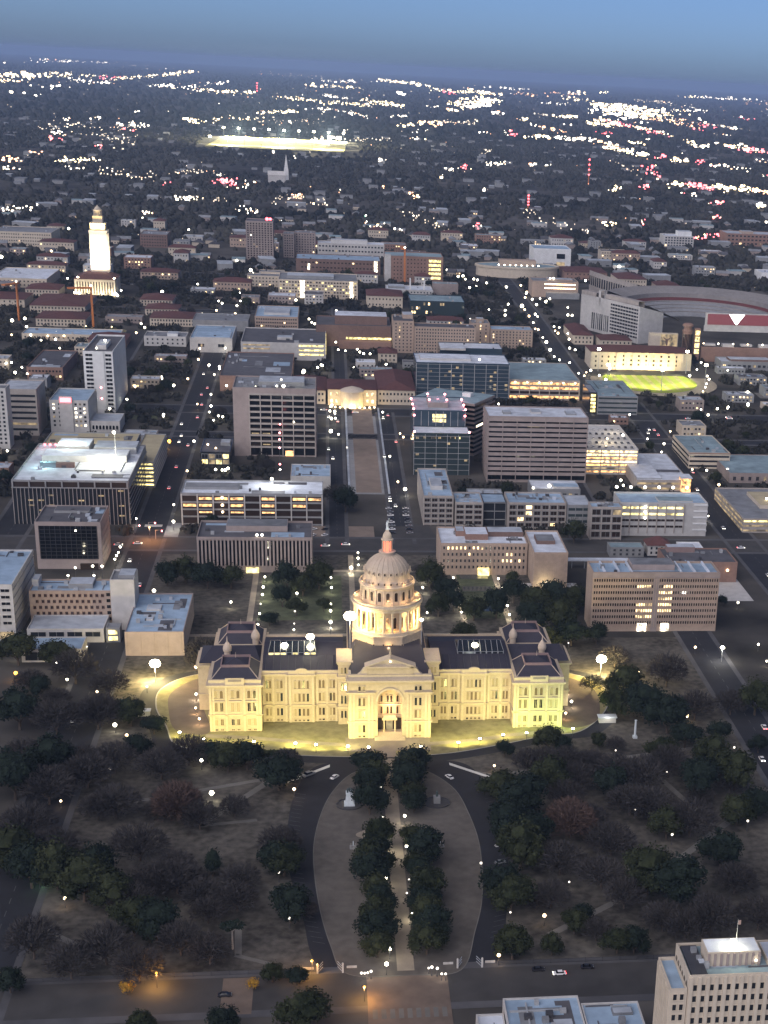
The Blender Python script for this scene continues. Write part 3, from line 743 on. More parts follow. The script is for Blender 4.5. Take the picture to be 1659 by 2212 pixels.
    def piers(s, side, n, w, d, z0, z1, a0=0, a1=0, m=None, part='pier', ends=True):
        L = s.span(side) - a0 - a1
        for i in range(n):
            a = a0 + (w / 2 + (L - w) * i / max(1, n - 1) if ends else L * (i + .5) / n)
            s.put(part, lambda: bar_mesh(w, z1 - z0, d, m or s.wall, part), side, a, z0, (w, z1 - z0, d), m or s.wall)
        return s
    def bands(s, side, n, h, d, z0, z1, a0=0, a1=0, m=None, part='floor_band', lits=None, seed=1):
        """n level strips whose feet run from z0 to z1"""
        L = s.span(side) - a0 - a1
        rr = random.Random(seed)
        for j in range(n):
            z = z0 + (z1 - z0) * j / max(1, n - 1)
            mm = m or s.wall
            if lits: mm = rr.choice(lits)
            s.put(part, lambda: bar_mesh(L, h, d, mm, part), side, a0 + L / 2, z, (L, h, d), mm)
        return s
    def lump(s, part, x0, x1, y0, y1, z0, z1, m):
        """a box on the roof or against a wall, in shares of the plan (0..1) and metres above the roof"""
        b = MB(); b.box(s.x0 + x0 * s.w, s.x0 + x1 * s.w, s.y0 + y0 * s.d, s.y0 + y1 * s.d, z0, z1); b.build(part, m, s.root)
        return s
    def pent(s, x0, x1, y0, y1, h, m=None, roof='roof_pale'):
        b = MB(); b.box(s.x0 + x0 * s.w, s.x0 + x1 * s.w, s.y0 + y0 * s.d, s.y0 + y1 * s.d, s.roofz, s.roofz + h)
        b.k = 1; b.box(s.x0 + x0 * s.w + .3, s.x0 + x1 * s.w - .3, s.y0 + y0 * s.d + .3, s.y0 + y1 * s.d - .3, s.roofz + h, s.roofz + h + .06)
        b.build('penthouse', [m or s.wall, roof], s.root)
        return s
    def units(s, n, seed=0, big=3.0):
        rr = random.Random(seed)
        if s.dist < 1500: s.pipes(max(4, n), seed)
        for i in range(n):
            w, d, h = rr.uniform(1.2, big), rr.uniform(1.2, big), rr.uniform(.8, 2.2)
            x = rr.uniform(s.x0 + 2, s.x1 - 2 - w) if s.w > w + 5 else s.x0 + 1.0; y = rr.uniform(s.y0 + 2, s.y1 - 2 - d) if s.d > d + 5 else s.y0 + 1.0
            b = MB(); b.box(x, x + w, y, y + d, s.roofz, s.roofz + h); b.build('roof_unit', rr.choice(['metal_grey', 'roof_pale', 'roof_grey', 'metal_dark']), s.root)
        return s
    def pipes(s, n, seed=0):
        """duct runs and patched sheets on a flat roof"""
        rr = random.Random(seed + 900)
        for i in range(n):
            if rr.random() < .55:
                w, d = (rr.uniform(4, s.w * .5), .35) if rr.random() < .5 else (.35, rr.uniform(4, s.d * .5))
                x = rr.uniform(s.x0 + 1, max(s.x0 + 1.1, s.x1 - 1 - w)); y = rr.uniform(s.y0 + 1, max(s.y0 + 1.1, s.y1 - 1 - d))
                b = MB(); b.box(x, min(x + w, s.x1 - .7), y, min(y + d, s.y1 - .7), s.roofz, s.roofz + .45); b.build('roof_pipe', rr.choice(['metal_grey', 'roof_dark', 'roof_grey']), s.root)
            else:
                w, d = rr.uniform(3, max(3.5, s.w * .3)), rr.uniform(3, max(3.5, s.d * .3))
                x = rr.uniform(s.x0 + 1, max(s.x0 + 1.1, s.x1 - 1 - w)); y = rr.uniform(s.y0 + 1, max(s.y0 + 1.1, s.y1 - 1 - d))
                b = MB(); b.box(x, min(x + w, s.x1 - .6), y, min(y + d, s.y1 - .6), s.roofz, s.roofz + .03 + i * .004); b.build('roof_patch', rr.choice(['roof_grey', 'roof_pale', 'roof_blue', 'roof_dark']), s.root)
        return s
    def lamp(s, x, y, z, m='lamp_white', r=.7, part='roof_lamp'):
        b = MB(); b.lathe([(.01, z - r), (r * .8, z - r * .6), (r, z), (r * .8, z + r * .6), (.01, z + r)], 8, s.x0 + x * s.w, s.y0 + y * s.d); b.build(part, m, s.root)
        return s

# ------------------------------------------------------------------ the Capitol
cap = thing('capitol_building', 'pale floodlit stone capitol with a tall ribbed dome and long wings', 'capitol', (0, 0, .3))
FOOT.append((-100, 100, -62, 50))
def hbox(b, x0, x1, y0, y1, z0, z1, o, k=0): b.box(x0 - o, x1 + o, y0 - o, y1 + o, z0, z1, k, True)
def capwin(parent, x, y, z, w, h, pane='glass_brown', arch=False, rz=0):
    put('window', window_mesh(w, h, pane, 'granite_trim', .30, .22, arch), parent, (x, y, z), rz)
wr = random.Random(4)
def pane(): return wr.choice(['blind_brown'] * 5 + ['blind_pale'] * 5 + ['glass_brown'] * 2 + ['glass_dark'])
# wings
for sx in (-1, 1):
    b = MB()
    xa, xb = sorted((sx * 57.3, sx * 20.5))
    b.box(xa, xb, -24, 24, 0, 24.2)
    xc, xd = sorted((sx * 45.6, sx * 33.6))
    b.box(xc, xd, -24.9, -24, 0, 24.2)
    w = b.build('wing', 'granite', cap)
    b = MB()
    for z0, z1, o in ((8.0, 8.5, .35), (8.5, 8.8, .6), (22.6, 23.2, .4), (23.2, 23.9, .9)):
        m_ = MB(); m_.box(xa, xb, -24 - o, -24, z0, z1, 0, True); m_.build('cornice', 'granite_trim', w)
        m_ = MB(); m_.box(xc - o, xd + o, -24.9 - o, -24.9, z0, z1, 0, True); m_.build('cornice', 'granite_trim', w)
    for q in ((xa, xb, -24.35, -23.5, 23.9, 25.3), (xc, xd, -25.3, -24.36, 23.9, 25.6), (xa, xb, 23.5, 24.3, 23.9, 25.3)):
        m_ = MB(); m_.box(*q); m_.build('parapet', 'granite_trim', w)
    b = MB()   # arched bump in the middle of the parapet
    xm = sx * 39.6
    n = 10
    for y in (-25.4,):
        b.face([(xm + 2.6 * math.cos(math.pi * i / n), y, 25.6 + 1.1 * math.sin(math.pi * i / n)) for i in range(n + 1)][::-1])
        for i in range(n):
            a0, a1 = math.pi * i / n, math.pi * (i + 1) / n
            b.face([(xm + 2.6 * math.cos(a0), y, 25.6 + 1.1 * math.sin(a0)), (xm + 2.6 * math.cos(a0), y + .9, 25.6 + 1.1 * math.sin(a0)), (xm + 2.6 * math.cos(a1), y + .9, 25.6 + 1.1 * math.sin(a1)), (xm + 2.6 * math.cos(a1), y, 25.6 + 1.1 * math.sin(a1))])
    b.build('parapet_crest', 'granite_trim', w)
    for xp in (56.6, 52.4, 46.6, 44.8, 34.4, 32.6, 28.0, 23.8):
        b = MB(); y = -24.9 if 33.6 < xp < 45.6 else -24
        b.box(sx * xp - .45, sx * xp + .45, y - .35, y, 0, 22.6); b.build('pilaster', 'granite_trim', w)
    for xw in (55.3, 53.8, 50.4, 48.7, 42.5, 40.6, 38.7, 36.8, 31.3, 29.7, 26.4, 24.9):
        y = -24.9 if 33.6 < xw < 45.6 else -24
        for z, h, ar in ((.5, .9, 0), (3.2, 3.6, 0), (10.3, 4.0, 0), (16.7, 3.9, 1)):
            capwin(w, sx * xw, y, z, 1.05, h, pane(), bool(ar))
    # roof with skylight
    b = MB()
    b.frustum((xa, xb, -23.5, 23.5), (xa, xb, -9, 9), 24.4, 27.2)
    b.build('roof', 'capitol_roof', cap)
    for k in range(11):
        xs_ = xa + 1.5 + (xb - xa - 3) * k / 10
        b = MB(); b.tube((xs_, -23.3, 24.52), (xs_, -9, 27.28), .09, .09, 4); b.build('roof_seam', 'metal_dark', cap)
    sk = MB()
    sa, sb = sorted((sx * 55, sx * 33))
    sk.box(sa, sb, -8.5, 8.5, 27.1, 28.3, 0); sk.frustum((sa, sb, -8.5, 8.5), (sa + 1, sb - 1, -.3, .3), 28.3, 31.0, 1)
    s_ = sk.build('skylight', ['metal_grey', 'glass_dark'], cap)
    for k in range(8):
        xx = sa + (sb - sa) * (k + .5) / 8
        b = MB(); b.box(xx - 1.05, xx + 1.05, -8.62, -8.5, 27.25, 28.15, 0, True)
        b.build('skylight_pane', 'lit_yellow' if sx < 0 and k not in (3, 5) else ('lit_dimwhite' if k in (1, 2) else 'glass_dark'), s_)
    for k in range(9):
        xx = sa + (sb - sa) * k / 8
        b = MB(); b.tube((xx, -8.5, 28.34), (min(max(xx, sa + 1), sb - 1), -.3, 31.05), .1, .1, 4); b.build('skylight_bar', 'metal_grey', s_)
# stair turrets beside the portico
for sx in (-1, 1):
    xa, xb = sorted((sx * 23.0, sx * 17.0))
    b = MB(); b.box(xa, xb, -28, -12, 0, 29.6); t = b.build('stair_turret', 'granite', cap)
    for z0, z1, o in ((8, 8.8, .4), (22.8, 23.8, .6), (29.6, 30.4, .4), (30.4, 31.2, .8)):
        m_ = MB(); hbox(m_, xa, xb, -28, -12, z0, z1, o); m_.build('cornice', 'granite_trim', t)
    for xw in (21.3, 19.7):
        for z, h in ((3.2, 3.6), (10.3, 4), (16.7, 3.9), (25.2, 3.0)): capwin(t, sx * xw, -28, z, .9, h, 'glass_dark' if z < 20 else pane())
# end pavilions
for sx in (-1, 1):
    xa, xb = sorted((sx * 80.5, sx * 57.3))
    b = MB(); b.box(xa, xb, -34.4, 34.4, 0, 22)
    xo, xi = sorted((sx * 87.0, sx * 80.5)); b.box(xo, xi, -9, 9, 0, 22)
    pv = b.build('pavilion', 'granite', cap)
    b = MB()
    for z0, z1, o in ((7.6, 8.1, .35), (8.1, 8.4, .6), (21.4, 22.0, .45), (22.0, 22.7, 1.0)):
        m_ = MB(); hbox(m_, xa, xb, -34.4, 34.4, z0, z1, o); m_.build('cornice', 'granite_trim', pv)
        m_ = MB(); hbox(m_, xo, xi, -9, 9, z0 + .01, z1 + .01, o); m_.build('side_cornice', 'granite_trim', pv)
    m_ = MB(); m_.box(xo, xi, -9, 9, 22.7, 24.6); m_.build('side_parapet', 'granite_trim', pv)
    b = MB()
    b.box(xa, xb, -34.5, 34.4, 22.7, 25.0)
    xm = (xa + xb) / 2
    b.box(xm - 4.2, xm + 4.2, -35.1, -34.5, 22.7, 26.0)
    b.build('parapet', 'granite_trim', pv)
    b = MB(); b.box(xm - 2.9, xm + 2.9, -35.16, -35.1, 24.4, 25.5); b.build('parapet_panel', 'concrete_brown', pv)
    for k, xp in enumerate((xa + .7, xa + 2.0, xa + 7.6, xb - 7.6, xb - 2.0, xb - .7)):
        b = MB(); b.box(xp - .45, xp + .45, -34.75, -34.4, 0, 21.4); b.build('pilaster', 'granite_trim', pv)
    for bay in (-7.3, 0, 7.3):
        for dx in (-1.25, 1.25):
            dark = bay == (7.3 if sx < 0 else 0)
            for z, h, ar in ((.4, .8, 0), (3.0, 3.0, 0), (9.8, 4.2, 0), (16.2, 3.7, 1)):
                capwin(pv, xm + bay + dx, -34.4, z, 1.35, h, 'glass_black' if (dark and z == 9.8) else pane(), bool(ar))
        b = MB(); b.box(xm + bay - 2.8, xm + bay + 2.8, -35.0, -34.4, 14.5, 15.0, 0, True); b.build('window_hood', 'granite_trim', pv)
    for y in np.arange(-30, 31, 4.6):
        if abs(y) < 10: continue
        for z, h in ((3, 3), (9.8, 4.2), (16.2, 3.7)): capwin(pv, sx * 80.5, float(y), z, 1.4, h, pane(), False, sx * math.pi / 2)
    for y in (-5, 0, 5):
        for z, h in ((3, 3), (9.8, 4.2), (16.2, 3.7)): capwin(pv, sx * 87.0, float(y), z, 1.4, h, pane(), False, sx * math.pi / 2)
    for y0, y1 in ((-33.4, -12), (12, 33.4)):
        ra, rb = xa + 1.2, xb - 1.2
        b = MB(); b.frustum((ra, rb, y0, y1), (ra + 4.2, rb - 4.2, y0 + 4.2, y1 - 4.2), 24.9, 29.2); m_ = b.build('mansard_roof', 'capitol_roof', cap)
        b = MB()
        for c0, c1 in (((ra, y0), (ra + 4.2, y0 + 4.2)), ((rb, y0), (rb - 4.2, y0 + 4.2)), ((ra, y1), (ra + 4.2, y1 - 4.2)), ((rb, y1), (rb - 4.2, y1 - 4.2))):
            b.tube((c0[0], c0[1], 24.95), (c1[0], c1[1], 29.3), .22, .22, 5)
        b.build('roof_ridge', 'dome_paint', m_)
        b = MB()
        for q in ((ra + 4.0, rb - 4.0, y0 + 4.0, y0 + 4.5), (ra + 4.0, rb - 4.0, y1 - 4.5, y1 - 4.0), (ra + 4.0, ra + 4.5, y0 + 4.5, y1 - 4.5), (rb - 4.5, rb - 4.0, y0 + 4.5, y1 - 4.5)): b.box(q[0], q[1], q[2], q[3], 29.1, 30.3)
        b.build('cresting', 'crest_pink', m_)
        b = MB(); b.frustum((ra + 4.5, rb - 4.5, y0 + 4.5, y1 - 4.5), (xm - .4, xm + .4, (y0 + y1) / 2 - .4, (y0 + y1) / 2 + .4), 29.2, 31.4); b.build('roof_cap', 'capitol_roof', m_)
        b = MB(); b.tube((xm, (y0 + y1) / 2, 31.3), (xm, (y0 + y1) / 2, 34), .2, .05, 5); b.build('finial', 'dome_paint', m_)
    b = MB(); b.frustum((min(xa, xo) + .8, max(xb, xi) - .8, -11.9, 11.9), (min(xa, xo) + 6, max(xb, xi) - 4, -1, 1), 24.5, 28.5); b.build('roof', 'capitol_roof', cap)
    for cx_, cy_ in ((sx * 73.6, -6.5), (sx * 61.5, 10.5)):
        b = MB(); b.lathe([(1.5, 25), (1.5, 28.2), (1.9, 28.5), (2.1, 29.6), (1.9, 30.8), (1.1, 32.2), (.35, 33.2), (.2, 35.0), (.03, 36)], 16, cx_, cy_); b.build('cupola', 'dome_paint', cap)
# central block and south portico with its great arch
b = MB()
b.box(-18.5, 18.5, -38, 38, 0, 28)
cb = b.build('central_block', 'granite', cap)
b = MB()
AR, AS, AT = 5.5, 18.2, 23.7
yf, yb = -44.6, -38
b.box(-18.6, -AR, yf, yb, 0, 28); b.box(AR, 18.6, yf, yb, 0, 28)
N = 16
arc = [(AR * math.cos(math.pi * i / N), AS + AR * math.sin(math.pi * i / N)) for i in range(N + 1)]
for i in range(N):
    (xa, za), (xb, zb) = arc[i], arc[i + 1]
    b.face([(xb, yf, zb), (xa, yf, za), (xa, yf, 28), (xb, yf, 28)])
    b.face([(xa, yf, za), (xb, yf, zb), (xb, yb, zb), (xa, yb, za)])
b.face([(-AR, yf, 28), (AR, yf, 28), (AR, yb, 28), (-AR, yb, 28)])
po = b.build('portico', 'granite', cap)
b = MB()
for i in range(N):
    (xa, za), (xb, zb) = arc[i], arc[i + 1]
    k = 1.16; f = lambda x, z: (x * k, AS + (z - AS) * k)
    (xc, zc), (xd, zd) = f(xa, za), f(xb, zb)
    b.face([(xb, yf - .4, zb), (xa, yf - .4, za), (xc, yf - .4, zc), (xd, yf - .4, zd)])
    b.face([(xc, yf, zc), (xd, yf, zd), (xd, yf - .4, zd), (xc, yf - .4, zc)][::-1])
b.build('arch_moulding', 'granite_trim', po)
b = MB()
for z0, z1, o in ((7.9, 8.3, .4), (8.3, 8.7, .7), (21.6, 22.1, .4), (22.1, 22.6, .8)):
    for q in ((-18.6 - o, -AR - 1.0), (AR + 1.0, 18.6 + o)):
        m_ = MB(); m_.box(q[0], q[1], yf - o, yf, z0, z1, 0, True); m_.build('cornice', 'granite_trim', po)
for z0, z1, o in ((27.0, 27.6, .5), (27.6, 28.4, 1.1)):
    m_ = MB(); hbox(m_, -18.6, 18.6, yf, yb, z0, z1, o); m_.build('cornice', 'granite_trim', po)
for q in ((-18.6, 18.6, yf, yf + 1.2), (-18.6, -17.4, yf + 1.2, yb), (17.4, 18.6, yf + 1.2, yb)):
    m_ = MB(); m_.box(*q, 28.4, 30.8); m_.build('parapet', 'granite_trim', po)
for sx in (-1, 1):
    for xp in (17.6, 16.2, 9.3, 7.9):
        b = MB(); b.box(sx * xp - .5, sx * xp + .5, yf - .35, yf, 0, 21.6); b.build('pilaster', 'granite_trim', po)
    for xw in (13.6, 11.6):
        for z, h, ar in ((.6, .9, 0), (3.0, 3.6, 0), (10.0, 3.8, 0), (16.0, 3.8, 0), (23.3, 2.2, 1)):
            dk = (sx > 0 and z in (16.0, 23.3))
            capwin(po, sx * xw, yf, z, 1.1, h, 'glass_dark' if dk else pane(), bool(ar))
# recess: back wall, doorway, windows
b = MB(); b.box(-AR, AR, yb - .6, yb - .02, 13.6, 14.4, 0, True); b.box(-AR, AR, yb - .6, yb - .02, 8.0, 8.8, 0, True); b.build('recess_band', 'granite_trim', po)
for x in (-3.6, -.8, .8, 3.6):
    capwin(po, x, yb - .02, 15.2, 1.0, 3.2, 'glass_brown', True); capwin(po, x, yb - .02, 9.4, 1.0, 3.6, 'glass_brown', False)
b = MB(); b.box(-5.4, 5.4, yb - .12, yb - .02, 1.6, 7.2, 0, True); b.build('entrance_glazing', 'glass_brown', po)
dw = MB()
for x in (-2.5, 2.5): dw.lathe([(.5, 1.6), (.42, 1.9), (.36, 7.0), (.5, 7.3)], 12, x, yb - 2.6)
dw.box(-3.4, 3.4, yb - 3.3, yb - .12, 7.3, 8.4, 0, True); dw.box(-2.9, 2.9, yb - 3.0, yb - .12, 8.4, 9.0)
d_ = dw.build('doorway', 'granite_trim', po)
b = MB(); b.box(-1.5, 1.5, yb - .3, yb - .12, 1.6, 6.2, 0, True); b.build('door', 'lit_dim', d_)
for k in range(8):
    b = MB(); b.box(-AR - 1.4, AR + 1.4, yf - 3.2 + k * .8, yf - 2.4 + k * .8, 0, .2 * (k + 1)); b.build('step', 'granite_trim', po)
b = MB(); b.box(-AR, AR, yf + 3.2, yb, 0, 1.6); b.build('porch_floor', 'granite_trim', po)
# attic and pediment
b = MB()
b.box(-10.4, 10.4, yf + .2, yf + 4.2, 28.4, 34.2)
at = b.build('attic', 'granite', po)
for sx in (-1, 1):
    b = MB()
    pr = [(sx * 10.4, 30.8), (sx * 14.4, 30.8), (sx * 13.2, 31.6), (sx * 12.0, 33.6), (sx * 10.4, 34.2)]
    f0 = [(x, yf + .5, z) for x, z in pr]; f1 = [(x, yf + 2.5, z) for x, z in pr]
    b.face(f0); b.face(f1[::-1])
    for i in range(len(pr)): j = (i + 1) % len(pr); b.face([f0[i], f1[i], f1[j], f0[j]])
    b.build('scroll_bracket', 'granite_trim', at)
b = MB(); hbox(b, -10.4, 10.4, yf + .2, yf + 4.2, 34.2, 34.9, .7)
tri = [(-11.4, 34.9), (11.4, 34.9), (0, 39.0)]
f0 = [(x, yf - .5, z) for x, z in tri]; f1 = [(x, yf + 4.9, z) for x, z in tri]
b.face([(-9.6, yf + .2, 34.9), (9.6, yf + .2, 34.9), (0, yf + .2, 38.4)])
for (xa, za), (xb, zb) in (((-11.4, 34.9), (0, 39.0)), ((0, 39.0), (11.4, 34.9))):
    b.face([(xa, yf - .5, za), (xb, yf - .5, zb), (xb, yf + 4.9, zb), (xa, yf + 4.9, za)])
    b.face([(xa, yf - .5, za), (xb, yf - .5, zb), (xb * .86, yf - .5, zb - .75), (xa * .86, yf - .5, za + .0)][::-1])
b.face(f1)
b.build('pediment', 'granite_trim', at)
b = MB(); b.lathe([(.7, 38.9), (.5, 39.6), (.25, 40.2), (.55, 41.0), (.3, 41.8), (.08, 44)], 10, 0, yf + .6); b.build('finial', 'granite_trim', at)
b = MB(); b.lathe([(.05, 37.2), (.3, 37.3), (.35, 37.7), (.05, 38.0)], 8, 0, yf - .9); b.build('star_lamp', 'lamp_white', at)
# roof over the crossing
b = MB(); b.frustum((-18.2, 18.2, -38.2, 38.2), (-15, 15, -15, 15), 28.05, 34.5); b.build('crossing_roof', 'capitol_roof', cap)
b = MB()
for c0, c1 in (((-18.2, -38.2), (-15, -15)), ((18.2, -38.2), (15, -15))): b.tube((c0[0], c0[1], 28.2), (c1[0], c1[1], 34.6), .15, .15, 4)
b.build('roof_ridge', 'metal_dark', cap)
# dome
dome = thing('x', None, None, (0, 0, 0)); dome.name = 'dome'; dome.parent = cap
b = MB(); b.lathe([(17.2, 29.0), (17.2, 37.6), (17.7, 37.8), (17.7, 38.6), (16.9, 38.9)], 8, 0, 0, 0, math.pi / 8); b.build('octagon_base', 'granite', dome)
for i in range(24):
    a = 2 * math.pi * (i + .5) / 24
    # on the faces of the octagon
    r_ = 17.2 * math.cos(math.pi / 8) / math.cos(((a - math.pi / 8) % (math.pi / 4)) - math.pi / 8 + 0) if False else 17.2 * math.cos(math.pi / 8) / math.cos((a % (math.pi / 4)) - (math.pi / 4 if (a % (math.pi / 4)) > math.pi / 8 else 0))
    fa = round(a / (math.pi / 4)) * math.pi / 4
    put('window', window_mesh(.8, 1.9, 'glass_brown', 'granite_trim', .3, .2, False), dome, (r_ * math.cos(a), r_ * math.sin(a), 33.0), fa + math.pi / 2)
b = MB(); b.lathe([(12.6, 38.6), (12.6, 50.2)], 48, cap=False); b.build('drum_wall', 'granite', dome)
b = MB(); b.lathe([(16.2, 38.6), (16.2, 40.0), (15.7, 40.1), (12.6, 40.1)], 48, cap=False); b.build('column_plinth', 'granite_trim', dome)
colm = MB(); colm.lathe([(.75, 40.0), (.62, 40.5), (.52, 49.0), (.85, 49.8)], 10); cme = colm.mesh('column', 'granite_trim')
wm = window_mesh(1.5, 5.4, 'glass_brown', 'granite_trim', .3, .2, True); wl = window_mesh(1.5, 5.4, 'lit_orange', 'granite_trim', .3, .2, True)
for i in range(24):
    a = 2 * math.pi * (i + .5) / 24
    put('column', cme, dome, (15.1 * math.cos(a), 15.1 * math.sin(a), 0))
    a = 2 * math.pi * i / 24
    put('window', wl if i in (17, 18) else wm, dome, (12.56 * math.cos(a), 12.56 * math.sin(a), 41.2), a + math.pi / 2)
b = MB(); b.lathe([(12.6, 49.8), (15.9, 49.8), (15.9, 51.0), (16.7, 51.6), (16.7, 52.2), (15.9, 52.4), (15.9, 53.2), (15.6, 53.2), (15.6, 52.4), (12.6, 52.4)], 48, cap=False); b.build('entablature', 'granite_trim', dome)
b = MB(); b.lathe([(12.2, 52.3), (12.2, 59.4), (12.5, 59.6), (13.1, 60.4), (13.1, 61.0), (12.4, 61.1), (12.4, 61.9), (12.1, 61.9), (12.1, 61.1), (10.9, 61.1)], 48, cap=False); b.build('upper_drum', 'dome_paint', dome)
wm = window_mesh(1.6, 4.4, 'glass_brown', 'dome_paint', .35, .25, True)
pm = MB(); pm.box(-.4, .4, -.5, 0, 0, 7.2); pme = pm.mesh('pilaster', 'dome_paint')
for i in range(20):
    a = 2 * math.pi * i / 20 + math.pi / 2; put('window', wm, dome, (12.15 * math.cos(a), 12.15 * math.sin(a), 54.2), a + math.pi / 2)
    a += math.pi / 20; put('pilaster', pme, dome, (12.1 * math.cos(a), 12.1 * math.sin(a), 52.3), a + math.pi / 2)
prof = [(10.9, 61.0), (10.9, 62.6), (10.6, 62.9), (10.5, 64.6)]
for i in range(1, 13):
    t = i / 12; prof.append((10.5 * math.cos(t * 1.26), 64.6 + 9.6 * math.sin(t * 1.26)))
b = MB(); b.lathe(prof, 48); shell = b.build('dome_shell', 'dome_paint', dome)
rib = MB()
for (ra_, za_), (rb_, zb_) in zip(prof[3:], prof[4:]): rib.tube((0, -ra_ - .04, za_), (0, -rb_ - .04, zb_), .20, .17, 4)
rme = rib.mesh('rib', 'dome_paint')
dm = window_mesh(.7, 1.2, 'glass_brown', 'dome_paint', .5, .2, True)
for i in range(24):
    a = 2 * math.pi * i / 24
    put('rib', rme, dome, (0, 0, 0), a)
    a += math.pi / 24
    put('dormer', dm, dome, (10.45 * math.cos(a), 10.45 * math.sin(a), 66.2), a + math.pi / 2)
    put('dormer', dm, dome, (10.86 * math.cos(a), 10.86 * math.sin(a), 61.6), a + math.pi / 2)
b = MB(); b.lathe([(3.6, 73.4), (3.6, 74.6), (3.9, 74.8), (3.9, 75.3), (3.0, 75.4)], 24); b.build('lantern_base', 'dome_paint', dome)
b = MB(); b.lathe([(1.7, 75.4), (1.7, 80.4)], 16); b.build('lantern_room', 'red_room', dome)
cm2 = MB(); cm2.lathe([(.3, 75.4), (.24, 75.8), (.24, 80.2), (.36, 80.6)], 8); cme2 = cm2.mesh('lantern_column', 'dome_paint')
for i in range(8):
    a = 2 * math.pi * (i + .5) / 8; put('lantern_column', cme2, dome, (2.35 * math.cos(a), 2.35 * math.sin(a), 0))
b = MB(); b.lathe([(1.7, 80.5), (2.8, 80.5), (2.9, 81.1), (2.2, 81.3), (2.1, 82.2), (1.9, 83.2), (1.3, 84.2), (.8, 84.7), (.8, 85.4), (.6, 85.6)], 16); b.build('lantern_roof', 'dome_paint', dome)
st = MB()
st.lathe([(.75, 85.5), (.6, 86.4), (.45, 87.6), (.5, 88.4), (.55, 88.9), (.2, 89.25)], 10)
st.lathe([(.05, 89.15), (.26, 89.35), (.28, 89.6), (.05, 89.9)], 8)
st.tube((.4, 0, 88.9), (.75, -.05, 90.2), .15, .1, 6); st.tube((-.4, 0, 88.8), (-.65, -.2, 87.6), .15, .1, 6)
for k in range(5):
    a = math.pi / 2 + k * 2 * math.pi / 5
    st.face([(.78, -.06, 90.6), (.78 + .16 * math.cos(a - .6), -.02, 90.6 + .16 * math.sin(a - .6)), (.78 + .5 * math.cos(a), -.06, 90.6 + .5 * math.sin(a)), (.78 + .16 * math.cos(a + .6), -.1, 90.6 + .16 * math.sin(a + .6))])
st.build('statue', 'marble', dome)

# ------------------------------------------------------------------ floodlights of the grounds
def spot(parent, loc, target, power, color, size=2.2, blend=.9, rad=.6, name='light'):
    d = bpy.data.lights.new(name, 'SPOT'); d.energy = power; d.color = color; d.spot_size = size; d.spot_blend = blend; d.shadow_soft_size = rad
    o = bpy.data.objects.new(name, d); COL.objects.link(o); o.parent = parent
    o.location = loc
    v = Vector(target) - Vector(loc)
    o.rotation_euler = (-v).to_track_quat('Z', 'Y').to_euler()
    return o
def point(parent, loc, power, color, rad=.4, name='light'):
    d = bpy.data.lights.new(name, 'POINT'); d.energy = power; d.color = color; d.shadow_soft_size = rad
    o = bpy.data.objects.new(name, d); COL.objects.link(o); o.parent = parent; o.location = loc
    return o
YEL = (1.0, .88, .28); WRM = (1.0, .76, .30); GRN = (.70, 1.0, .26)
def ground_flood(label, x, y, tx, ty, tz, power, color):
    t = thing('ground_floodlight', label, 'floodlight', (x, y, .3), 0, 'floodlights on the front lawn')
    b = MB(); b.tube((0, 0, 0), (0, 0, 3.2), .12, .1, 6); b.box(-.5, .5, -.4, .4, 3.2, 3.7); b.build('housing', 'metal_dark', t)
    b = MB(); b.face([(-.55, .1, 3.72), (.55, .1, 3.72), (.55, .5, 4.2), (-.55, .5, 4.2)]); b.box(-.55, .55, .0, .08, 3.7, 4.2); b.build('lens', 'flood_face', t)
    spot(t, (0, .7, 4.6), (tx - x, ty - y, tz), power, color, 2.75, .7)
for q in (('green-tinged floodlight in front of the west pavilion of the capitol', -82, -52, -72, -34, 14, .8, YEL), ('floodlight in the hedge below the west pavilion of the capitol', -60, -55.5, -62, -30, 14, .85, YEL), ('floodlight before the west wing of the capitol', -42, -58, -44, -24, 12, 1.15, YEL), ('floodlight left of the south steps of the capitol', -19, -62, -22, -30, 13, 1.0, YEL), ('floodlight beside the left kerb of the south walk', -10, -63.5, -11, -44, 18, .7, YEL), ('large white floodlight right of the south steps', 13, -63.5, 11, -44, 18, .8, YEL), ('floodlight before the east wing of the capitol', 30, -60, 32, -24, 12, 1.2, YEL), ('floodlight in the bush before the east pavilion', 51, -52, 56, -28, 13, .85, YEL), ('added floodlight at the far left end of the front lawn', -93, -44, -96, -20, 1, .35, YEL), ('added low floodlight on the lawn between the pavilion hedge and the left steps', -33, -60, -30, -36, 2, .4, YEL), ('added floodlight on the lawn right of the steps, aimed low', 40, -56, 40, -34, 2, .4, YEL), ('green floodlight left of the big oak at the east pavilion', 62, -50, 66, -34, 14, .6, GRN), ('green floodlight right of the big oak at the east pavilion', 84, -46, 80, -30, 12, .6, GRN)):  # the three low-aimed ones are added to brighten the lawn
    ground_flood(q[0], q[1], q[2], q[3], q[4], q[5], q[6] * FLOODP, q[7])
def mast(label, x, y, z, h, head=1.3, power=0, color=WRM, target=None, point_=True, z0=0.0):
    t = thing('floodlight_mast', label, 'floodlight', (x, y, z0), 0, 'tall floodlight masts round the capitol')
    b = MB(); b.tube((0, 0, 0), (0, 0, h), .22, .14, 8); b.build('pole', 'metal_grey', t)
    b = MB(); b.lathe([(.05, h - head * .7), (head * .8, h - head * .45), (head, h), (head * .7, h + head * .5), (.05, h + head * .7)], 12); b.build('lamp_head', 'flood_face', t)
    if power: point(t, (0, 0, h - head * 1.1), power, color, .8)
    return t
mast('tall dazzling floodlight west of the capitol beside the circular drive', -110.5, 27, 0, 10, 2.7, 62000, WRM)
mast('tall dazzling floodlight east of the capitol above the curved drive', 109.5, 29, 0, 10, 2.7, 62000, WRM)
